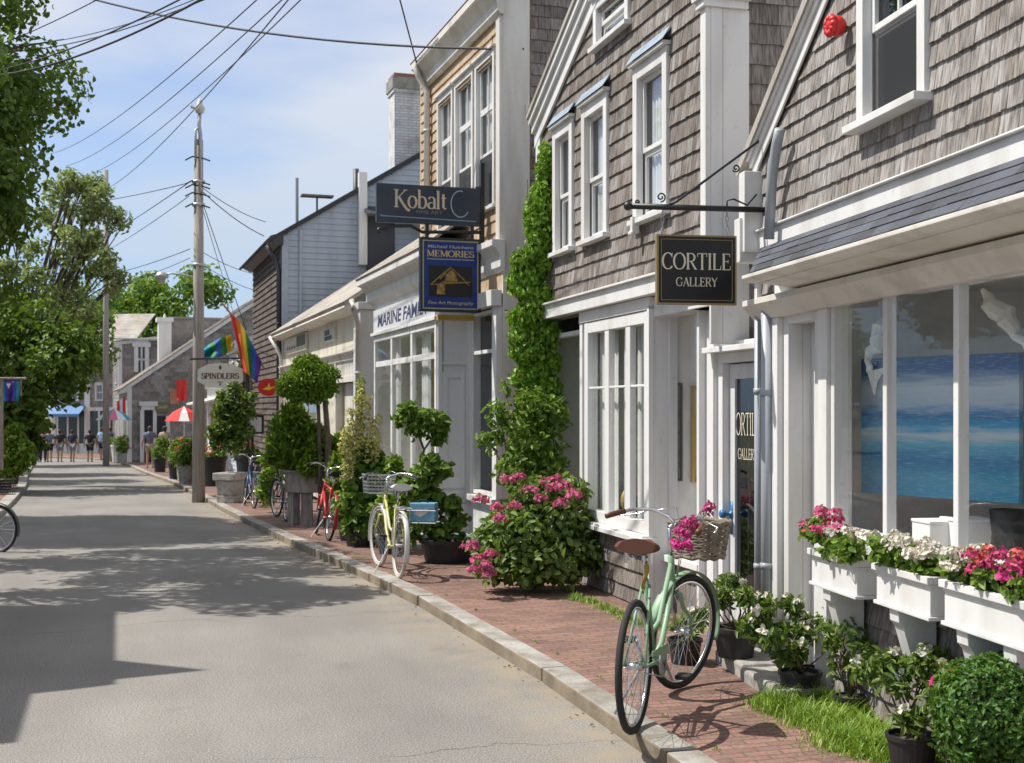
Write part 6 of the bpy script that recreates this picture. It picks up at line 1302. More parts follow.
pp[:,2] = [gz(y)+(-.085 if o < 0 else .022) for y,o in zip(pp[:,1],off)]; V, Fc = leaf_arrays(pp, unit(RNG.normal(size=(n,3))*.25+np.array([0,0,1])), .028, asp=.6); o = fast_mesh('fallen_leaves', V, Fc, leafmat('dry_leaf',(.14,.09,.04),(.22,.15,.07),(.12,.13,.05),.1)); tag(o, 'dry leaves and bits of litter along the kerb and pavement', 'leaves', kind='stuff')

# ---- flowers in the three boxes
def boxplant(lab, box, u0, u1, seed, specs, n=260, h=.16):
    x0, x1, zt = box; xa_, xb_ = x0+(x1-x0)*u0, x0+(x1-x0)*u1; w = (xb_-xa_)/2; t = thing('geranium', lab, 'flowering plant', tuple(Rr.w((xa_+xb_)/2,-.19,zt-.05)), Rr.th, 'geraniums in the flower boxes'); rg = np.random.default_rng(seed); k = max(4,int(w*2/.07)); cl = []
    for i in range(k): cl.append((-w+2*w*(i+.5)/k+rg.uniform(-.03,.03), rg.uniform(-.10,.08), h*rg.uniform(.3,.85), .075,.075,.06))
    foliage(t, cl, n, .05, L_MID, asp=.7, up=.6); stems(t,(0,0,0),[c[:3] for c in cl],.005,STEM,seed=seed)
    for (mt, cnt, r, pn, dz) in specs:
        blossoms(t, [(rg.uniform(-w,w), rg.uniform(-.14,.06), h*rg.uniform(.55,1.15)+dz) for _ in range(cnt)], r, pn, .026, mt)
boxplant('tall crimson pink geranium at the left end of the leftmost flower box', BOXES[0], .0, .55, 11, [(PINK,13,.044,34,.05),(CORAL,3,.035,22,.02)], 340, .20)
boxplant('pink and white geranium at the right end of the leftmost flower box', BOXES[0], .5, 1.0, 12, [(WPET,10,.034,26,.02),(PINK,2,.03,20,-.02)], 260, .15)
boxplant('white geranium filling the middle flower box', BOXES[1], .0, 1.0, 13, [(WPET,38,.035,26,.02)], 640, .15)
boxplant('white and lime geranium at the left of the right-hand flower box', BOXES[2], .0, .32, 14, [(WPET,12,.034,26,.02)], 280, .16)
boxplant('crimson geranium with coral flowers at the right picture edge', BOXES[2], .30, 1.0, 15, [(PINK,12,.044,32,.01),(CORAL,8,.04,28,.05),(MAGENTA,6,.042,28,-.02)], 460, .18)
# ---- hydrangea, wall shrub and creeper by the shingled gable
hc = np.array([.17,12.35,0]); t = thing('hydrangea', 'big hydrangea with mauve pink flower heads at the foot of the creeper', 'bush', tuple(hc))
cl = [(x_,y_,z_,r_,r_,r_*.85) for (x_,y_,z_,r_) in ((-.30,-.15,.28,.26),(0,-.25,.32,.30),(.30,-.18,.30,.28),(-.15,0,.62,.30),(.22,.0,.66,.32),(.45,.05,.62,.24),(.05,.1,.88,.28),(.38,.15,.92,.24),(-.42,.0,.45,.20),(.55,-.05,.35,.22),(-.05,-.2,.55,.26))]
foliage(t, cl, 4200, .085, L_HYD, asp=.62, shell=.35, up=.5); stems(t,(0,0,0),[c[:3] for c in cl],.012,BARK)
def onpx(o, px, py, D): q = P(px,py,D); return tuple(q-Vector(o))
fl = [onpx(hc,px,py,D) for (px,py,D) in ((481,502,12.0),(496,509,11.9),(507,482,12.3),(519,478,12.3),(545,484,12.4),(555,481,12.4),(563,488,12.3),(530,492,12.2),(541,500,12.0),(478,561,11.8),(486,567,11.7),(475,572,11.8),(491,556,11.8),(500,520,11.8),(515,507,11.9),(560,505,12.0),(574,497,12.1),(470,548,11.9),(552,490,12.2),(489,575,11.7))]
blossoms(t, fl, .082, 90, .034, MAUVE, 'flower_heads', asp=.85, flat_=.8)
onpx_ = onpx
sc_ = np.array([.12,13.3,0]); t = thing('wall_shrub', 'loose light green shrub between the creeper and the tan house window', 'shrub', tuple(sc_))
cl = [(x_,y_,z_,r_,r_,r_) for (x_,y_,z_,r_) in ((0,0,1.5,.28),(-.25,0,1.75,.16),(.1,.1,1.85,.20),(-.35,.05,1.45,.14),(.25,0,1.25,.26),(.3,.1,1.7,.22),(-.1,-.1,1.15,.22),(-.2,0,2.02,.08),(.2,0,1.0,.3))]
foliage(t, cl, 1900, .085, L_MID, asp=.45, shell=.45); stems(t,(.1,0,0),[c[:3] for c in cl],.014,BARK)
iv = M.w(XL+.03,-.12,0); t = thing('creeper', 'bright green creeper climbing the far corner of the shingled gable', 'climbing plant', (iv.x,iv.y,0))
cl = []; rg = np.random.default_rng(5); oi = np.array((iv.x,iv.y,0))
for i in range(60):
    py = 152+325*i/59; lo = np.interp(py,[152,175,200,230,250,300,350,400,440,480],[543,536,530,521,514,509,511,514,512,512]); hi = np.interp(py,[152,200,300,380,480],[552,556,556,562,566]); r_ = rg.uniform(.06,.11) if py < 200 else rg.uniform(.08,.15); k_ = 13.85/F
    for q in range(3): cl.append(onpx_(oi, rg.uniform(lo+r_/k_*.55, max(lo+r_/k_*.56,hi-r_/k_*.6)), py+rg.uniform(-4,4), 13.85+rg.uniform(-.09,.07))+(r_,r_*.8,r_))
foliage(t, cl, 15000, .066, L_IVY, asp=.62, shell=.4, up=.15, droop=1.3)
stems(t,(0,.1,0),[(rg.uniform(-.2,.2),.05,z) for z in (1.2,2,3,3.8,4.4)],.016,BARK,bend=.05)
# ---- around the tan house bay
b_ = G(450,560); b_ = Vector((P(448,560,14.6).x,14.6,0)); t = thing('potted_climber', 'small twisted climber with leafy skirt in a wide black pot before the white bay', 'potted plant', tuple(b_)); pot(t,.33,.27)
o_ = np.array(b_); cl = [onpx(o_,px,py,14.6)+(r_,r_,r_*.85) for (px,py,r_) in ((428,420,.17),(415,428,.13),(405,415,.10),(440,425,.13),(410,408,.09),(438,438,.10),(400,420,.07))]
cl2 = [onpx(o_,px,py,14.5)+(r_,r_,r_*.85) for (px,py,r_) in ((425,475,.16),(440,470,.13),(412,488,.14),(430,500,.18),(450,505,.14),(458,520,.10),(418,520,.16),(440,530,.16),(430,460,.10),(410,535,.10),(462,540,.07))]
foliage(t, cl, 900, .085, L_MID, asp=.65, shell=.4); foliage(t, cl2, 1500, .095, L_MID, 'skirt', asp=.7, shell=.4); mb = MB(); mb.tube([onpx(o_,432,540,14.6),onpx(o_,428,490,14.6),onpx(o_,419,468,14.6),onpx(o_,424,450,14.6),onpx(o_,419,436,14.6),onpx(o_,424,425,14.6)],[.025,.02,.018,.016,.014,.01],7); mb.tube([onpx(o_,424,450,14.6),onpx(o_,432,438,14.6)],.012,6); mb.build('twisted_stem', BARK, t, smooth=True)
b_ = Vector((P(362,548,16.6).x,16.6,gz(16.6))); t = thing('plume_plant', 'leafy tub plant with tall cream flower plumes in front of the low shop', 'potted plant', tuple(b_)); o_ = np.array(b_); mb = MB(); pot(t,.25,.3)
cl = [onpx(o_,px,py,16.5)+(r_,r_,r_) for (px,py,r_) in ((366,470,.22),(354,478,.17),(382,470,.18),(360,500,.24),(380,500,.24),(360,525,.22),(384,525,.22),(370,515,.26),(392,500,.14),(352,505,.15),(366,450,.17))]
foliage(t, cl, 2600, .11, L_MID, asp=.7, shell=.38); 
sp = []
for (px, y0, y1) in ((361,385,455),(368,400,462),(352,412,468),(345,430,478),(376,418,460),(357,400,450),(350,440,480)):
    for k in range(13): sp.append(onpx(o_,px+RNG.uniform(-2.5,2.5),y0+(y1-y0)*k/12,16.3))
blossoms(t, sp, .055, 22, .04, YPET, 'plumes'); stems(t,(0,0,.2),[onpx(o_,361,380,16.5),onpx(o_,352,418,16.5),onpx(o_,375,423,16.5)],.008,bend=.02)
foliage(t, [onpx(o_,361,380+8*i,16.5)+(.045,.045,.08) for i in range(7)], 160, .06, L_BRIGHT, 'spire_leaves', asp=.4)
for (px,py,D,lab) in ((392,560,15.6,'low bushy plant in a black pot behind the pale bicycle'),(352,533,17.4,'rounded leafy plant in a dark pot behind the plume plant')):
    b_ = Vector((P(px,py,D).x,D,gz(D))); t = thing('potted_shrub', lab, 'potted plant', tuple(b_)); pot(t,.2,.28); foliage(t,[(0,0,.5,.27,.25,.24),(.1,0,.7,.2,.2,.18)],800,.09,L_BRIGHT if px==392 else L_MID,asp=.65)
# topiary umbrella in front of the low shop
D = 19.8; b_ = Vector((P(327,500,D).x,D,gz(D))); t = thing('topiary_tree', 'clipped umbrella-shaped topiary on two dark stems before the cream shop', 'tree', tuple(b_)); o_ = np.array(b_)
cl = [onpx(o_,px,py,D)+(r_,r_*.9,r_*.75) for (px,py,r_) in ((308,380,.34),(295,384,.27),(322,376,.28),(308,368,.26),(288,388,.20),(326,388,.20),(300,392,.25),(316,392,.25),(305,362,.16))]
foliage(t, cl, 7500, .075, leafmat('topiary_leaf',(.11,.21,.02),(.18,.32,.03),(.27,.42,.05)), 'crown', asp=.35, shell=.28, up=.5); mb = MB(); mb.tube([(0,0,0),onpx(o_,328,440,D),onpx(o_,325,400,D)],[.055,.05,.04],8); mb.tube([onpx(o_,320,505,D),onpx(o_,320,450,D),onpx(o_,318,400,D)],[.035,.03,.03],8); mb.build('trunk', BARK, t, smooth=True)
# wooden planter trough with ferny plants
D = 20.2; x0 = P(288,505,D).x; x1 = P(330,505,D).x; z0 = gz(D); q = Vector((P(311,500,D).x,D,z0)); t = thing('planter_trough', 'weathered wooden trough on plank legs full of ferny plants', 'planter', tuple(q), R_(-12)); w = .37; zt = P(300,472,D).z-z0; zb = P(300,492,D).z-z0
mb = MB(); mb.box(-w,w,-.2,-.17,zb,zt); mb.box(-w,w,.17,.2,zb,zt); mb.box(-w,-w+.03,-.17,.17,zb,zt); mb.box(w-.03,w,-.17,.17,zb,zt); mb.box(-w-.03,w+.03,-.23,.23,zt,zt+.03); mb.box(-w+.03,w-.03,-.17,.17,zt-.06,zt-.05,1); mb.build('trough', [PLANK,SOIL], t, bevel=.006)
for (x_, y_) in ((-w+.07,-.12),(-w+.3,-.12),(w-.35,-.12),(w-.08,-.12),(-w+.07,.14),(w-.08,.14)): mb = MB(); mb.box(x_-.05,x_+.05,y_-.02,y_+.02,0,zb); mb.build('leg', PLANK, t)
def bushpx(name, lab, D, items, n, size, mt, cat='plant', asp=.5, base=None, shell=.4, flowers=None, potd=None, up=.5, group=None, droop=0.0):
    px0, py0 = base or (items[0][0], 0); b = P(px0, py0 or 0, D); z = gz(D) if not py0 else b.z; t = thing(name, lab, cat, (b.x,D,z), 0, group); o = np.array((b.x,D,z)); k = D/F
    cl = [onpx(o,px,py,D)+(r*k,r*k,r*k*.85) for (px,py,r) in items]; foliage(t, cl, n, size, mt, asp=asp, shell=shell, up=up, droop=droop); stems(t,(0,0,0.02),[c[:3] for c in cl[:6]],.01,BARK)
    if flowers:
        for (mt2, lst, rr) in flowers: blossoms(t,[onpx(o,px,py,D-.25) for (px,py) in lst], rr, 26, .05, mt2)
    if potd: pot(t, potd[0], potd[1])
    return t
bushpx('fern', 'tall feathery light green fern in the left half of the wooden trough', 20.2, [(285,450,12),(292,440,12),(300,455,12),(282,428,9),(296,420,9),(276,460,10),(305,443,10),(288,465,11),(314,436,8),(303,428,7),(279,442,8),(290,414,6)], 2000, .19, L_BRIGHT, asp=.17, base=(295,473), droop=-1.3, shell=.7)
bushpx('fern', 'rounded darker fern in the right half of the wooden trough', 20.0, [(322,452,12),(315,462,11),(332,460,10),(325,468,10),(310,470,9),(318,446,9),(333,448,8)], 1500, .17, L_BRIGHT, asp=.18, base=(320,473), droop=-.8, shell=.6)
bushpx('leafy_plant', 'low yellow green plant between the two dark bicycles', 23.5, [(266,480,9),(264,492,9),(268,500,7),(270,472,6)], 600, .09, L_BRIGHT, base=(266,505))
bushpx('leafy_plant', 'tall loose light green plant between the red bicycle and the plume plant', 18.6, [(342,500,9),(346,480,9),(340,465,8),(348,455,8),(344,440,6),(336,485,7),(350,510,9),(339,515,8)], 1100, .15, L_BRIGHT, asp=.25, base=(343,522), droop=-.8, shell=.6)
bushpx('leafy_plant', 'trailing bright green plant behind the pale yellow bicycle', 16.0, [(398,480,10),(392,498,10),(402,505,9),(388,515,9),(398,525,9),(394,465,7),(404,490,8)], 1100, .10, L_BRIGHT, asp=.6, base=(396,548))
bushpx('leafy_plant', 'pale green bush against the dark shingled front behind the dark grey bicycle', 23.8, [(276,450,9),(270,460,9),(280,465,9),(273,440,7),(283,452,8)], 900, .12, L_BRIGHT, asp=.4, base=(276,503))
# far planters by the pole
def stoneplanter(lab, px, py, D, w, h):
    b = Vector((P(px,py,D).x,D,gz(D))); t = thing('stone_planter', lab, 'planter', tuple(b), R_(-18)); mb = MB(); mb.box(-w*.42,w*.42,-w*.42,w*.42,0,h*.25); 
    for (r0,r1,z0,z1) in ((.40,.46,.25,.75),(.54,.54,.75,1.0)):
        n = len(mb.v); 
        for (r,z) in ((r0,z0),(r1,z1)): mb.v += [(-w*r,-w*r,h*z),(w*r,-w*r,h*z),(w*r,w*r,h*z),(-w*r,w*r,h*z)]
        for f in ((3,2,1,0),(4,5,6,7),(0,1,5,4),(1,2,6,5),(2,3,7,6),(3,0,4,7)): mb.f.append(tuple(n+i for i in f)); mb.m.append(0)
    mb.build('body', STONE, t, bevel=.02); return t
stoneplanter('square tapered stone planter under the dark bushy tree', 230, 488, 26.8, .50, .64)
bushpx('bushy_tree', 'dark bushy small tree standing in the square stone planter', 26.8, [(232,402,11),(220,412,9),(246,412,10),(226,428,13),(242,430,11),(214,432,8),(234,388,7),(250,398,7),(222,396,6),(234,442,12),(216,444,8),(230,416,9)], 2300, .11, L_DARK, 'tree', .5, base=(231,457), flowers=None)
t = thing('vine_post', 'reddish vine-covered post beside the oval white sign', 'climbing plant', (P(246,470,29.6).x,29.6,gz(29.6))); mb = MB(); mb.box(-.12,.12,-.12,.12,0,3.4); mb.build('post', PLANK, t); foliage(t,[(0,-.05,1.4+.25*i,.18,.15,.2) for i in range(9)],700,.11,L_BRONZE)
bushpx('red_flower_tub', 'red flowers in a tall black tub right of the pole', 29.5, [(214,458,9),(207,460,8),(220,455,8)], 500, .10, L_MID, 'potted plant', .5, base=(213,486), flowers=[(CORAL,[(207,449),(213,451),(210,455),(220,449)],.07)], potd=(.32,.7,0))
bushpx('red_flower_tub', 'coral flowers over dark foliage behind the stone planter', 28.2, [(246,452,9),(254,455,8),(240,455,7),(258,462,6)], 600, .10, L_DARK, 'potted plant', .5, base=(249,482), flowers=[(CORAL,[(246,443),(252,446),(241,448)],.06)], potd=(.3,.6,0))
for (px,py,D,lab,mt,fl) in ((176,455,40,'light green grassy plant in a tub left of the pole',L_BRIGHT,None),(186,468,37,'small green plant in a grey pot left of the pole',L_MID,None),(184,452,39,'orange flowering plant in a white pot left of the pole',L_MID,CORAL),(160,462,47,'green potted plant in front of the two seated figures',L_MID,None),(122,452,60,'yellow flowering plant at the corner of the grey gable',L_BRIGHT,YPET)):
    k = D/F; b = Vector((P(px,py,D).x,D,gz(D))); t = thing('potted_plant', lab, 'potted plant', tuple(b)); pot(t,.24,.5, POTB if px in (176,160) else STONE); foliage(t,[(0,0,.75,.34,.3,.32),(.1,0,1.1,.24,.2,.24)],420,.14,mt,asp=.4)
    if fl: blossoms(t,[(-.15,-.25,1.0),(.15,-.25,1.1),(0,-.2,1.25)],.09,22,.07,fl)
# flowers tied to the green bicycle's handlebar
mx = Matrix.Translation(GB.location) @ Matrix.Rotation(hd,4,'Z'); t = thing('flower_garland', 'magenta silk flowers tied to the handlebar and basket of the green bicycle', 'flowers', (0.0,0,0))
fp = [P(685,527,7.62),P(690,522,7.62),P(679,533,7.6),P(686,537,7.6),P(695,530,7.65),P(706,513,7.75),P(709,508,7.75),P(683,549,7.55),P(677,546,7.55),P(688,545,7.55)]; cc = sum(fp,Vector())/len(fp); t.location = cc
blossoms(t,[tuple(q-cc) for q in fp], .038, 40, .032, MAGENTA, asp=.5); mb = MB(); mb.tube([q-cc for q in fp],.004,4); mb.build('wire', STEM, t)
t = thing('cloth_tag', 'yellow cloth ribbon hanging under the brown saddle', 'ribbon', tuple(P(645,575,7.1))); mb = MB(); mb.grid(lambda u,v: ((v-.5)*.03*(1-.3*u)+.01*math.sin(u*5), .01*math.sin(u*7+v*3), .08-.16*u), 8, 3); mb.build('ribbon', BAGM, t, smooth=True, solid=.003)

# ================================================================== trees
def shade(name, *a, **k): return tree(name, *a, **k)
T = (-12.3,21.0,gz(21)); cl = clumpset((0,0,7.6),(4.2,3.2,4.6),84,1.0,3,zb=3.2)+clumpset((2.1,-.3,5.4),(2.2,1.8,2.1),40,.75,14,zb=2.9)
tree('maple_tree', 'dark broad maple whose crown fills the upper left corner', T, 3.6, .26, cl, 78000, .125, L_DARK, 14, 1, asp=.75, shell=.4)
T = (-14.6,36.5,gz(36.5)); cl = clumpset((1.4,0,6.6),(2.0,1.6,2.7),54,.40,8,zb=3.0)+clumpset((1.9,0,7.9),(1.5,1.1,1.4),26,.26,9)
tree('silver_maple', 'loose pale leaved tree with sky showing through, beyond the dark maple', T, 2.6, .15, cl, 8000, .15, L_PALE, 26, 2, asp=.55, shell=.6)
def TP(px, D): return ((px-512)/1250*D, D, gz(D))
for (i,(px,D,z_,rx,rz,n,lab,m)) in enumerate(((2,33,3.2,2.0,1.6,8000,'dark dense tree behind the pride banner',L_DARK),(2,46,3.9,2.3,1.7,11000,'dark green tree overhanging the far end of the road',L_DARK),(24,60,6.0,2.6,2.3,9000,'round green tree in front of the end house roof',L_MID),(8,58,5.6,3.0,1.9,10000,'tall dark tree deep behind the road bend',L_DARK),(-25,40,4.2,2.5,2.6,9000,'broad dark tree at the left edge behind the maple',L_DARK),(84,96,10.5,3.4,3.0,6000,'green tree rising behind the end house roof',L_MID))):
    b = TP(px,D); tree('street_tree', lab, b, 2.6, .2, clumpset((1.6 if D==60 else 0,0,z_),(rx,rx*.9,rz),44,.8,20+i,zb=3.3 if D in (58,60) else 1.4), n, .20, m, 8, 20+i, asp=.6, group='trees along the left of the road')
for (i,(px,D,zt,rx,lab,m)) in enumerate(((150,112,15.2,5.2,'sunlit yellow green tree behind the grey gable',L_FAR),(181,106,15.5,4.4,'darker green tree behind the gable, next to the pole',L_MID),(118,104,12.0,4.6,'green tree behind the dormer house',L_MID))):
    c = P(px,300,D); tree('background_tree', lab, (c.x,D,gz(90)-.2), 4, .35, clumpset((0,0,zt*.58),(rx,rx,zt*.40),34,1.7,40+i,zb=2), 8000, .45, m, 6, 40+i, asp=.6, group='trees behind the roofs')
# shrubs on the left edge
bushpx('garden_shrub', 'bright leafy shrub at the left edge of the road below the banner', 31.5, [(12,440,12),(22,448,12),(8,455,14),(28,458,8),(16,430,8),(20,465,9),(4,445,12),(10,470,10),(-8,455,16)], 2600, .14, L_BRIGHT, 'bush', .6, base=(14,484))
bushpx('garden_hedge', 'dark hedge behind the bright shrub on the left', 34, [(-10,430,18),(8,420,16),(22,430,14),(30,440,10),(0,400,18),(20,405,14),(36,425,10),(-15,460,18),(38,445,8)], 5200, .15, L_DARK, 'hedge', .6, base=(10,480))
bushpx('garden_hedge', 'dark hedge running on towards the people', 48, [(12,420,12),(22,425,10),(18,440,9),(28,435,7),(8,440,12),(24,410,10),(32,418,7)], 3000, .2, L_DARK, 'hedge', .6, base=(36,465))

# trees and houses out of view on the left: what shades the road
tree('street_tree', 'slender tree beyond the left picture edge that dapples the middle of the road', (-7.0,12.9,0), 3.0, .13, clumpset((0,0,5.4),(1.5,1.5,1.6),26,.5,60,zb=3.4), 5200, .13, L_MID, 8, 60, asp=.6, group='trees along the left of the road')
tree('street_tree', 'taller tree beyond the left picture edge, second from the house', (-8.6,15.8,0), 3.4, .16, clumpset((0,0,6.6),(1.9,1.7,2.2),30,.6,61,zb=3.8), 6500, .15, L_MID, 8, 61, asp=.6, group='trees along the left of the road')
def left_house(lab, O, length, he, hr, gab=None):
    """plain shingled house left of the road, eaves along it"""
    t = thing('side_house', lab, 'house', (O[0], O[1], 0), R_(17.5)); d = length; mb = MB(); mb.box(-6,0,0,d,0,he); mb.prism([(-6,he),(0,he),(-3,he+hr)],0,d); mb.build('wall', SH_GREY, t)
    mb = MB(); mb.prism([(.12,he-.02),(-3,he+hr),(-3,he+hr+.1),(.12,he+.08)],-.1,d+.1); mb.prism([(-6.12,he-.02),(-3,he+hr),(-3,he+hr+.1),(-6.12,he+.08)],-.1,d+.1); mb.build('roof', SH_ROOF, t)
    if gab: mb = MB(); mb.prism([(gab[0],he),(gab[1],he),((gab[0]+gab[1])/2,he+gab[2])],-1.2,.1,ax='x'); mb.build('dormer', SH_GREY, t)
    for yy in (d*.2,d*.6): mb = MB(); mb.box(.0,.04,yy,yy+.7,1.0,2.5); mb.box(.041,.06,yy-.08,yy,.9,2.6); mb.box(.041,.06,yy+.7,yy+.78,.9,2.6); mb.box(.041,.06,yy,yy+.7,2.5,2.6); mb.build('window', WHITE, t)
left_house('grey shingled house beyond the left picture edge', (-6.30,8.95), 3.45, 4.98, 1.6, (.03,.80,1.15))
left_house('lower shingled wing nearer the viewer beyond the left edge', (-6.02,7.45), 1.45, 4.42, 1.3)

# ================================================================== people at the end of the street
def person(lab, base, rz, shirt, shorts, hair=HAIR, long_=False, walk=.0, hat=None, arms=0.12, bag=None):
    t = thing('person', lab, 'person', tuple(base), rz); s = 1.0
    J = dict(pel=(0,0,.95,.13),spi=(0,.0,1.15,.125),che=(0,.01,1.34,.145),nec=(0,.0,1.50,.055),hed=(0,-.01,1.62,.085),top=(0,-.01,1.70,.075))
    for sd,k in ((-1,'l'),(1,'r')):
        w = walk*sd
        J['sh'+k]=(sd*.19,0,1.42,.065); J['el'+k]=(sd*(.22+arms*.6),.02-w*.3,1.15,.047); J['wr'+k]=(sd*(.22+arms),-.06-w*.6,.93,.034); J['ha'+k]=(sd*(.22+arms),-.08-w*.7,.85,.038)
        J['hi'+k]=(sd*.095,0,.90,.095); J['kn'+k]=(sd*.105,-.02-w*.5,.50,.062); J['an'+k]=(sd*.11,.03-w*.9,.09,.042); J['to'+k]=(sd*.125,-.13-w*.9,.035,.035)
    E = [('pel','spi'),('spi','che'),('che','nec'),('nec','hed'),('hed','top')]
    for k in 'lr': E += [('che','sh'+k),('sh'+k,'el'+k),('el'+k,'wr'+k),('wr'+k,'ha'+k),('pel','hi'+k),('hi'+k,'kn'+k),('kn'+k,'an'+k),('an'+k,'to'+k)]
    def skin(name, keys, mt, grow=0, over={}):
        ks = [k for k in J if k in keys]; ix = {k:i for i,k in enumerate(ks)}; me = bpy.data.meshes.new(name); me.from_pydata([(over.get(k) or J[k])[:3] for k in ks], [(ix[a],ix[b]) for a,b in E if a in ix and b in ix], []); o = bpy.data.objects.new(name, me); COL.objects.link(o)
        md = o.modifiers.new('s','SKIN'); md.use_smooth_shade = True; md2 = o.modifiers.new('u','SUBSURF'); md2.levels = md2.render_levels = 1
        for i,k in enumerate(ks): r = (over.get(k) or J[k])[3]+grow; me.skin_vertices[0].data[i].radius = (r,r); me.skin_vertices[0].data[i].use_root = (i==0)
        dg = bpy.context.evaluated_depsgraph_get(); dg.update(); m2 = bpy.data.meshes.new_from_object(o.evaluated_get(dg)); bpy.data.objects.remove(o); m2.materials.clear(); m2.materials.append(mt); return m2
    body = skin('body', set(J), SKIN); mb = MB()
    for sd,k in ((-1,'l'),(1,'r')):
        h = Vector(J['ha'+k][:3])
        for f in range(4): mb.tube([h+Vector((0,-.03+.02*f,-.01)), h+Vector((-sd*.005,-.032+.021*f,-.07)), h+Vector((-sd*.02,-.03+.02*f,-.115+.008*abs(f-1.5)))],[.010,.009,.006],5)
        mb.tube([h+Vector((0,-.03,.0)), h+Vector((-sd*.01,-.06,-.04)), h+Vector((-sd*.015,-.065,-.07))],[.011,.009,.006],5)
    mb.ball((0,-.10,1.625),(.013,.02,.022),6,5)
    for sd in (-1,1): mb.ball((sd*.085,0,1.63),(.012,.022,.032),6,5); 
    b = len(body.vertices); allv = [tuple(v.co) for v in body.vertices]+mb.v; allf = [tuple(p.vertices) for p in body.polygons]+[tuple(i+b for i in f) for f in mb.f]
    me = bpy.data.meshes.new('body'); me.from_pydata(allv,[],allf); me.polygons.foreach_set('use_smooth',[True]*len(allf)); me.materials.append(SKIN); o = bpy.data.objects.new('body',me); COL.objects.link(o); o.parent = t
    def mid(a,b_,f): return tuple(J[a][i]+(J[b_][i]-J[a][i])*f for i in range(4))
    ov = {'ell':mid('shl','ell',.62),'elr':mid('shr','elr',.62),'nec':(0,0,1.45,.075)}
    m2 = skin('shirt', {'pel','spi','che','nec','shl','shr','ell','elr'}, shirt, .022, ov); o = bpy.data.objects.new('shirt',m2); COL.objects.link(o); o.parent = t
    f = .92 if long_ else .78; ov = {'knl':mid('hil','knl',f),'knr':mid('hir','knr',f)}; keys = {'pel','hil','hir','knl','knr'}
    if long_: ov = {}; keys |= {'anl','anr'}
    m2 = skin('trousers' if long_ else 'shorts', keys, shorts, .024, ov); o = bpy.data.objects.new('trousers' if long_ else 'shorts',m2); COL.objects.link(o); o.parent = t
    mb = MB(); mb.ball((0,.02,1.675),(.098,.10,.088),12,8); mb.ball((0,.055,1.61),(.085,.06,.09),10,6); mb.build('hair', hat or hair, t, smooth=True)
    mb = MB()
    for k in 'lr': q = J['an'+k]; tt = J['to'+k]; mb.tube([(q[0],q[1]+.05,.045),(q[0],q[1],.05),(tt[0],tt[1],.04),(tt[0],tt[1]-.04,.03)],[.045,.05,.045,.03],7)
    mb.build('shoes', flat('shoe_'+str(len(bpy.data.objects)),(.3,.3,.3)), t, smooth=True); return t
C_ = lambda n,c: MATS.get(n) or flat(n,c,.85)
BLK=C_('black_cloth',(.02,.02,.022)); NVY=C_('navy_cloth',(.025,.03,.07)); GRY=C_('grey_cloth',(.22,.22,.23)); LBL=C_('light_blue_cloth',(.30,.45,.65)); KHA=C_('khaki_cloth',(.35,.30,.22)); SLT=C_('slate_cloth',(.12,.15,.22)); TEA=C_('teal_cloth',(.05,.22,.22)); WHT=C_('white_cloth',(.6,.6,.58)); PNK=C_('pink_cloth',(.5,.15,.22))
for (px,py,shirt,short,lg,face,walk,lab,hair) in (
 (37,460,TEA,NVY,True,170,.1,'person in a teal top and dark trousers, at the left end of the group',None),
 (43,460,PNK,NVY,True,200,.06,'person in a pink top half hidden in the group on the left',None),
 (49.5,460,SLT,BLK,False,185,.12,'person in a slate blue shirt and black shorts with a pale bag',None),
 (60,459.5,BLK,GRY,False,180,.08,'person in a black T-shirt and grey shorts, third from the left end',None),
 (72.5,459,NVY,GRY,False,175,.1,'person in a navy shirt and grey shorts beside the one in black and grey',None),
 (90,459,BLK,BLK,False,182,.06,'person all in black with bare calves in the road end',None),
 (102.5,459,LBL,NVY,False,178,.12,'person in a light blue shirt and navy shorts nearest the grey gable',None),
 (111,459,NVY,KHA,False,150,.05,'person in dark top behind the tub at the pink parasol',None),
 (150,466,SLT,KHA,False,190,.05,'person in a slate top and khaki shorts by the gable entrance',None),
 (165,467,KHA,BLK,False,175,.05,'person in a khaki top with a black bag beside the potted plant',None)):
    D = 66.0 if px < 120 else 52.5; b = P(px, py, D); person(lab, (b.x, D, gz(D)-(.12 if px<95 else 0)), R_(face), shirt, short, long_=lg, walk=walk)
# low tubs at the far right of the people
for (px,D,lab) in ((110,64,'grey tub at the feet of the people by the pink parasol'),(118,63,'white tub beside the grey tub at the far corner')):
    b = P(px,460,D); t = thing('tub', lab, 'tub', (b.x,D,gz(D))); mb = MB(); mb.lathe([(.26,0),(.34,.75),(.37,.76),(.37,.85),(.3,.85)],18); mb.build('body', STONE if px==110 else WHITE2, t); foliage(t,[(0,0,1.0,.35,.3,.25)],160,.14,L_MID)

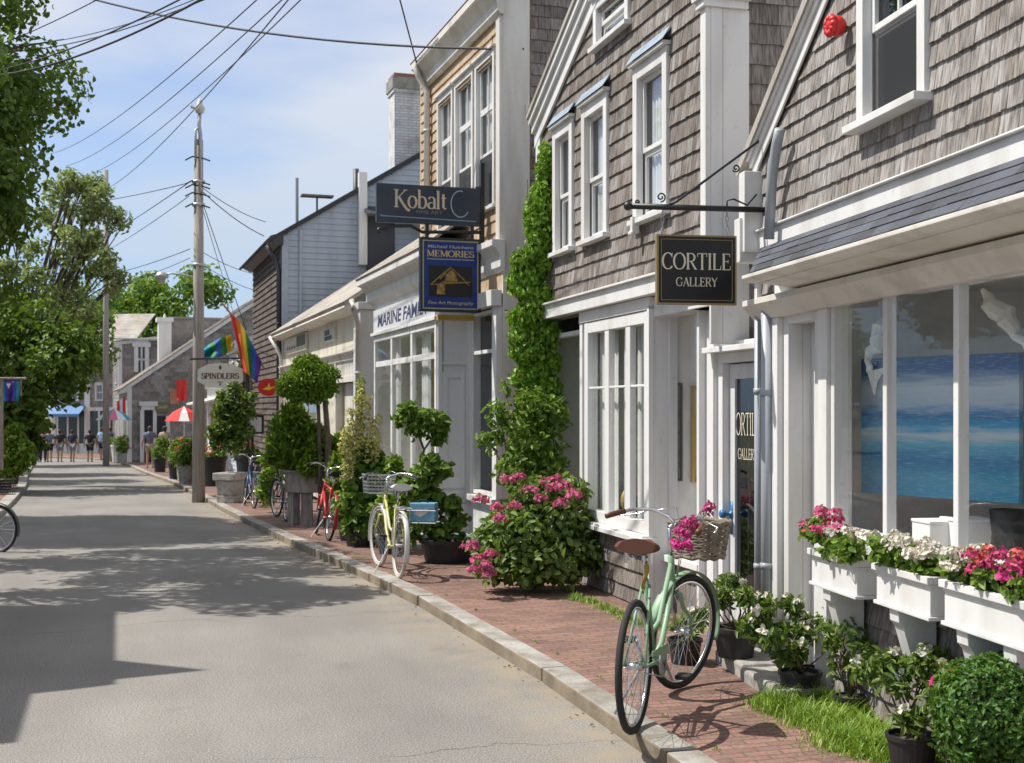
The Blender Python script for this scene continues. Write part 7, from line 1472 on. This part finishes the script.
# ================================================================== light, sky, camera
EL, AZ = R_(56), R_(-84)                            # azimuth measured from straight ahead, negative = left
sd = Vector((math.sin(AZ)*math.cos(EL), math.cos(AZ)*math.cos(EL), math.sin(EL)))
sun = bpy.data.lights.new('sun','SUN'); sun.energy = 3.9; sun.angle = R_(.53); sun.color = (1,.95,.87); so = bpy.data.objects.new('sun',sun); COL.objects.link(so); so.rotation_euler = sd.to_track_quat('Z','Y').to_euler()
w = bpy.data.worlds.new('World'); scene.world = w; w.use_nodes = True; nt = w.node_tree; bg = nt.nodes['Background']
sky = nt.nodes.new('ShaderNodeTexSky'); sky.sky_type = 'NISHITA'; sky.sun_disc = False; sky.sun_elevation = EL; sky.sun_rotation = AZ; sky.air_density = .9; sky.dust_density = .15; sky.ozone_density = 2.5
tc = nt.nodes.new('ShaderNodeTexCoord'); mp = nt.nodes.new('ShaderNodeMapping'); mp.inputs['Scale'].default_value = (1.0,1.0,3.6); mp.inputs['Rotation'].default_value = (.0,.25,.3); nt.links.new(tc.outputs['Generated'], mp.inputs[0])
n1 = noise(nt, 2.3, 6, mp.outputs[0], rough=.52); n2 = noise(nt, .9, 3, mp.outputs[0])
ml = nt.nodes.new('ShaderNodeMath'); ml.operation='MULTIPLY_ADD'; nt.links.new(n2,ml.inputs[0]); ml.inputs[1].default_value=.7; nt.links.new(n1,ml.inputs[2])
cf = ramp(nt, ml.outputs[0], [(.60,(.06,.06,.06)),(.76,(.48,.48,.48)),(.93,(.97,.97,.97))]); CLOUD = (5.5,5.35,5.35)
sz = nt.nodes.new('ShaderNodeSeparateXYZ'); nt.links.new(tc.outputs['Generated'], sz.inputs[0]); hz_ = ramp(nt, sz.outputs[2], [(0,(.46,.64,.84)),(.14,(.60,.72,.86)),(.34,(.80,.84,.92)),(.6,(1,1,1))])
cm = mix(nt, 1.0, mix(nt, cf, sky.outputs[0], CLOUD), hz_, 'MULTIPLY'); nt.links.new(cm, bg.inputs[0]); bg.inputs[1].default_value = .118
cam = bpy.data.cameras.new('camera'); co = bpy.data.objects.new('camera',cam); COL.objects.link(co); scene.camera = co
cam.sensor_width = 36; cam.lens = 36*F/1024; co.location = (0,0,CH); co.rotation_euler = (R_(90),0,0); cam.shift_y = (HY-381.5)/1024; cam.clip_end = 3000; cam.clip_start = .1
cam.dof.use_dof = True; cam.dof.focus_distance = 8.6; cam.dof.aperture_fstop = 5.6
vs = scene.view_settings; vs.view_transform = 'Standard'; vs.look = 'None'; vs.gamma = 1; vs.exposure = .64; vs.use_curve_mapping = False
scene.render.engine = 'CYCLES'; cy = scene.cycles; cy.max_bounces = 7; cy.diffuse_bounces = 4; cy.glossy_bounces = 3; cy.transparent_max_bounces = 12; cy.transmission_bounces = 4; cy.caustics_reflective = False; cy.caustics_refractive = False
try: cy.use_denoising = True; cy.denoiser = 'OPENIMAGEDENOISE'
except Exception: pass
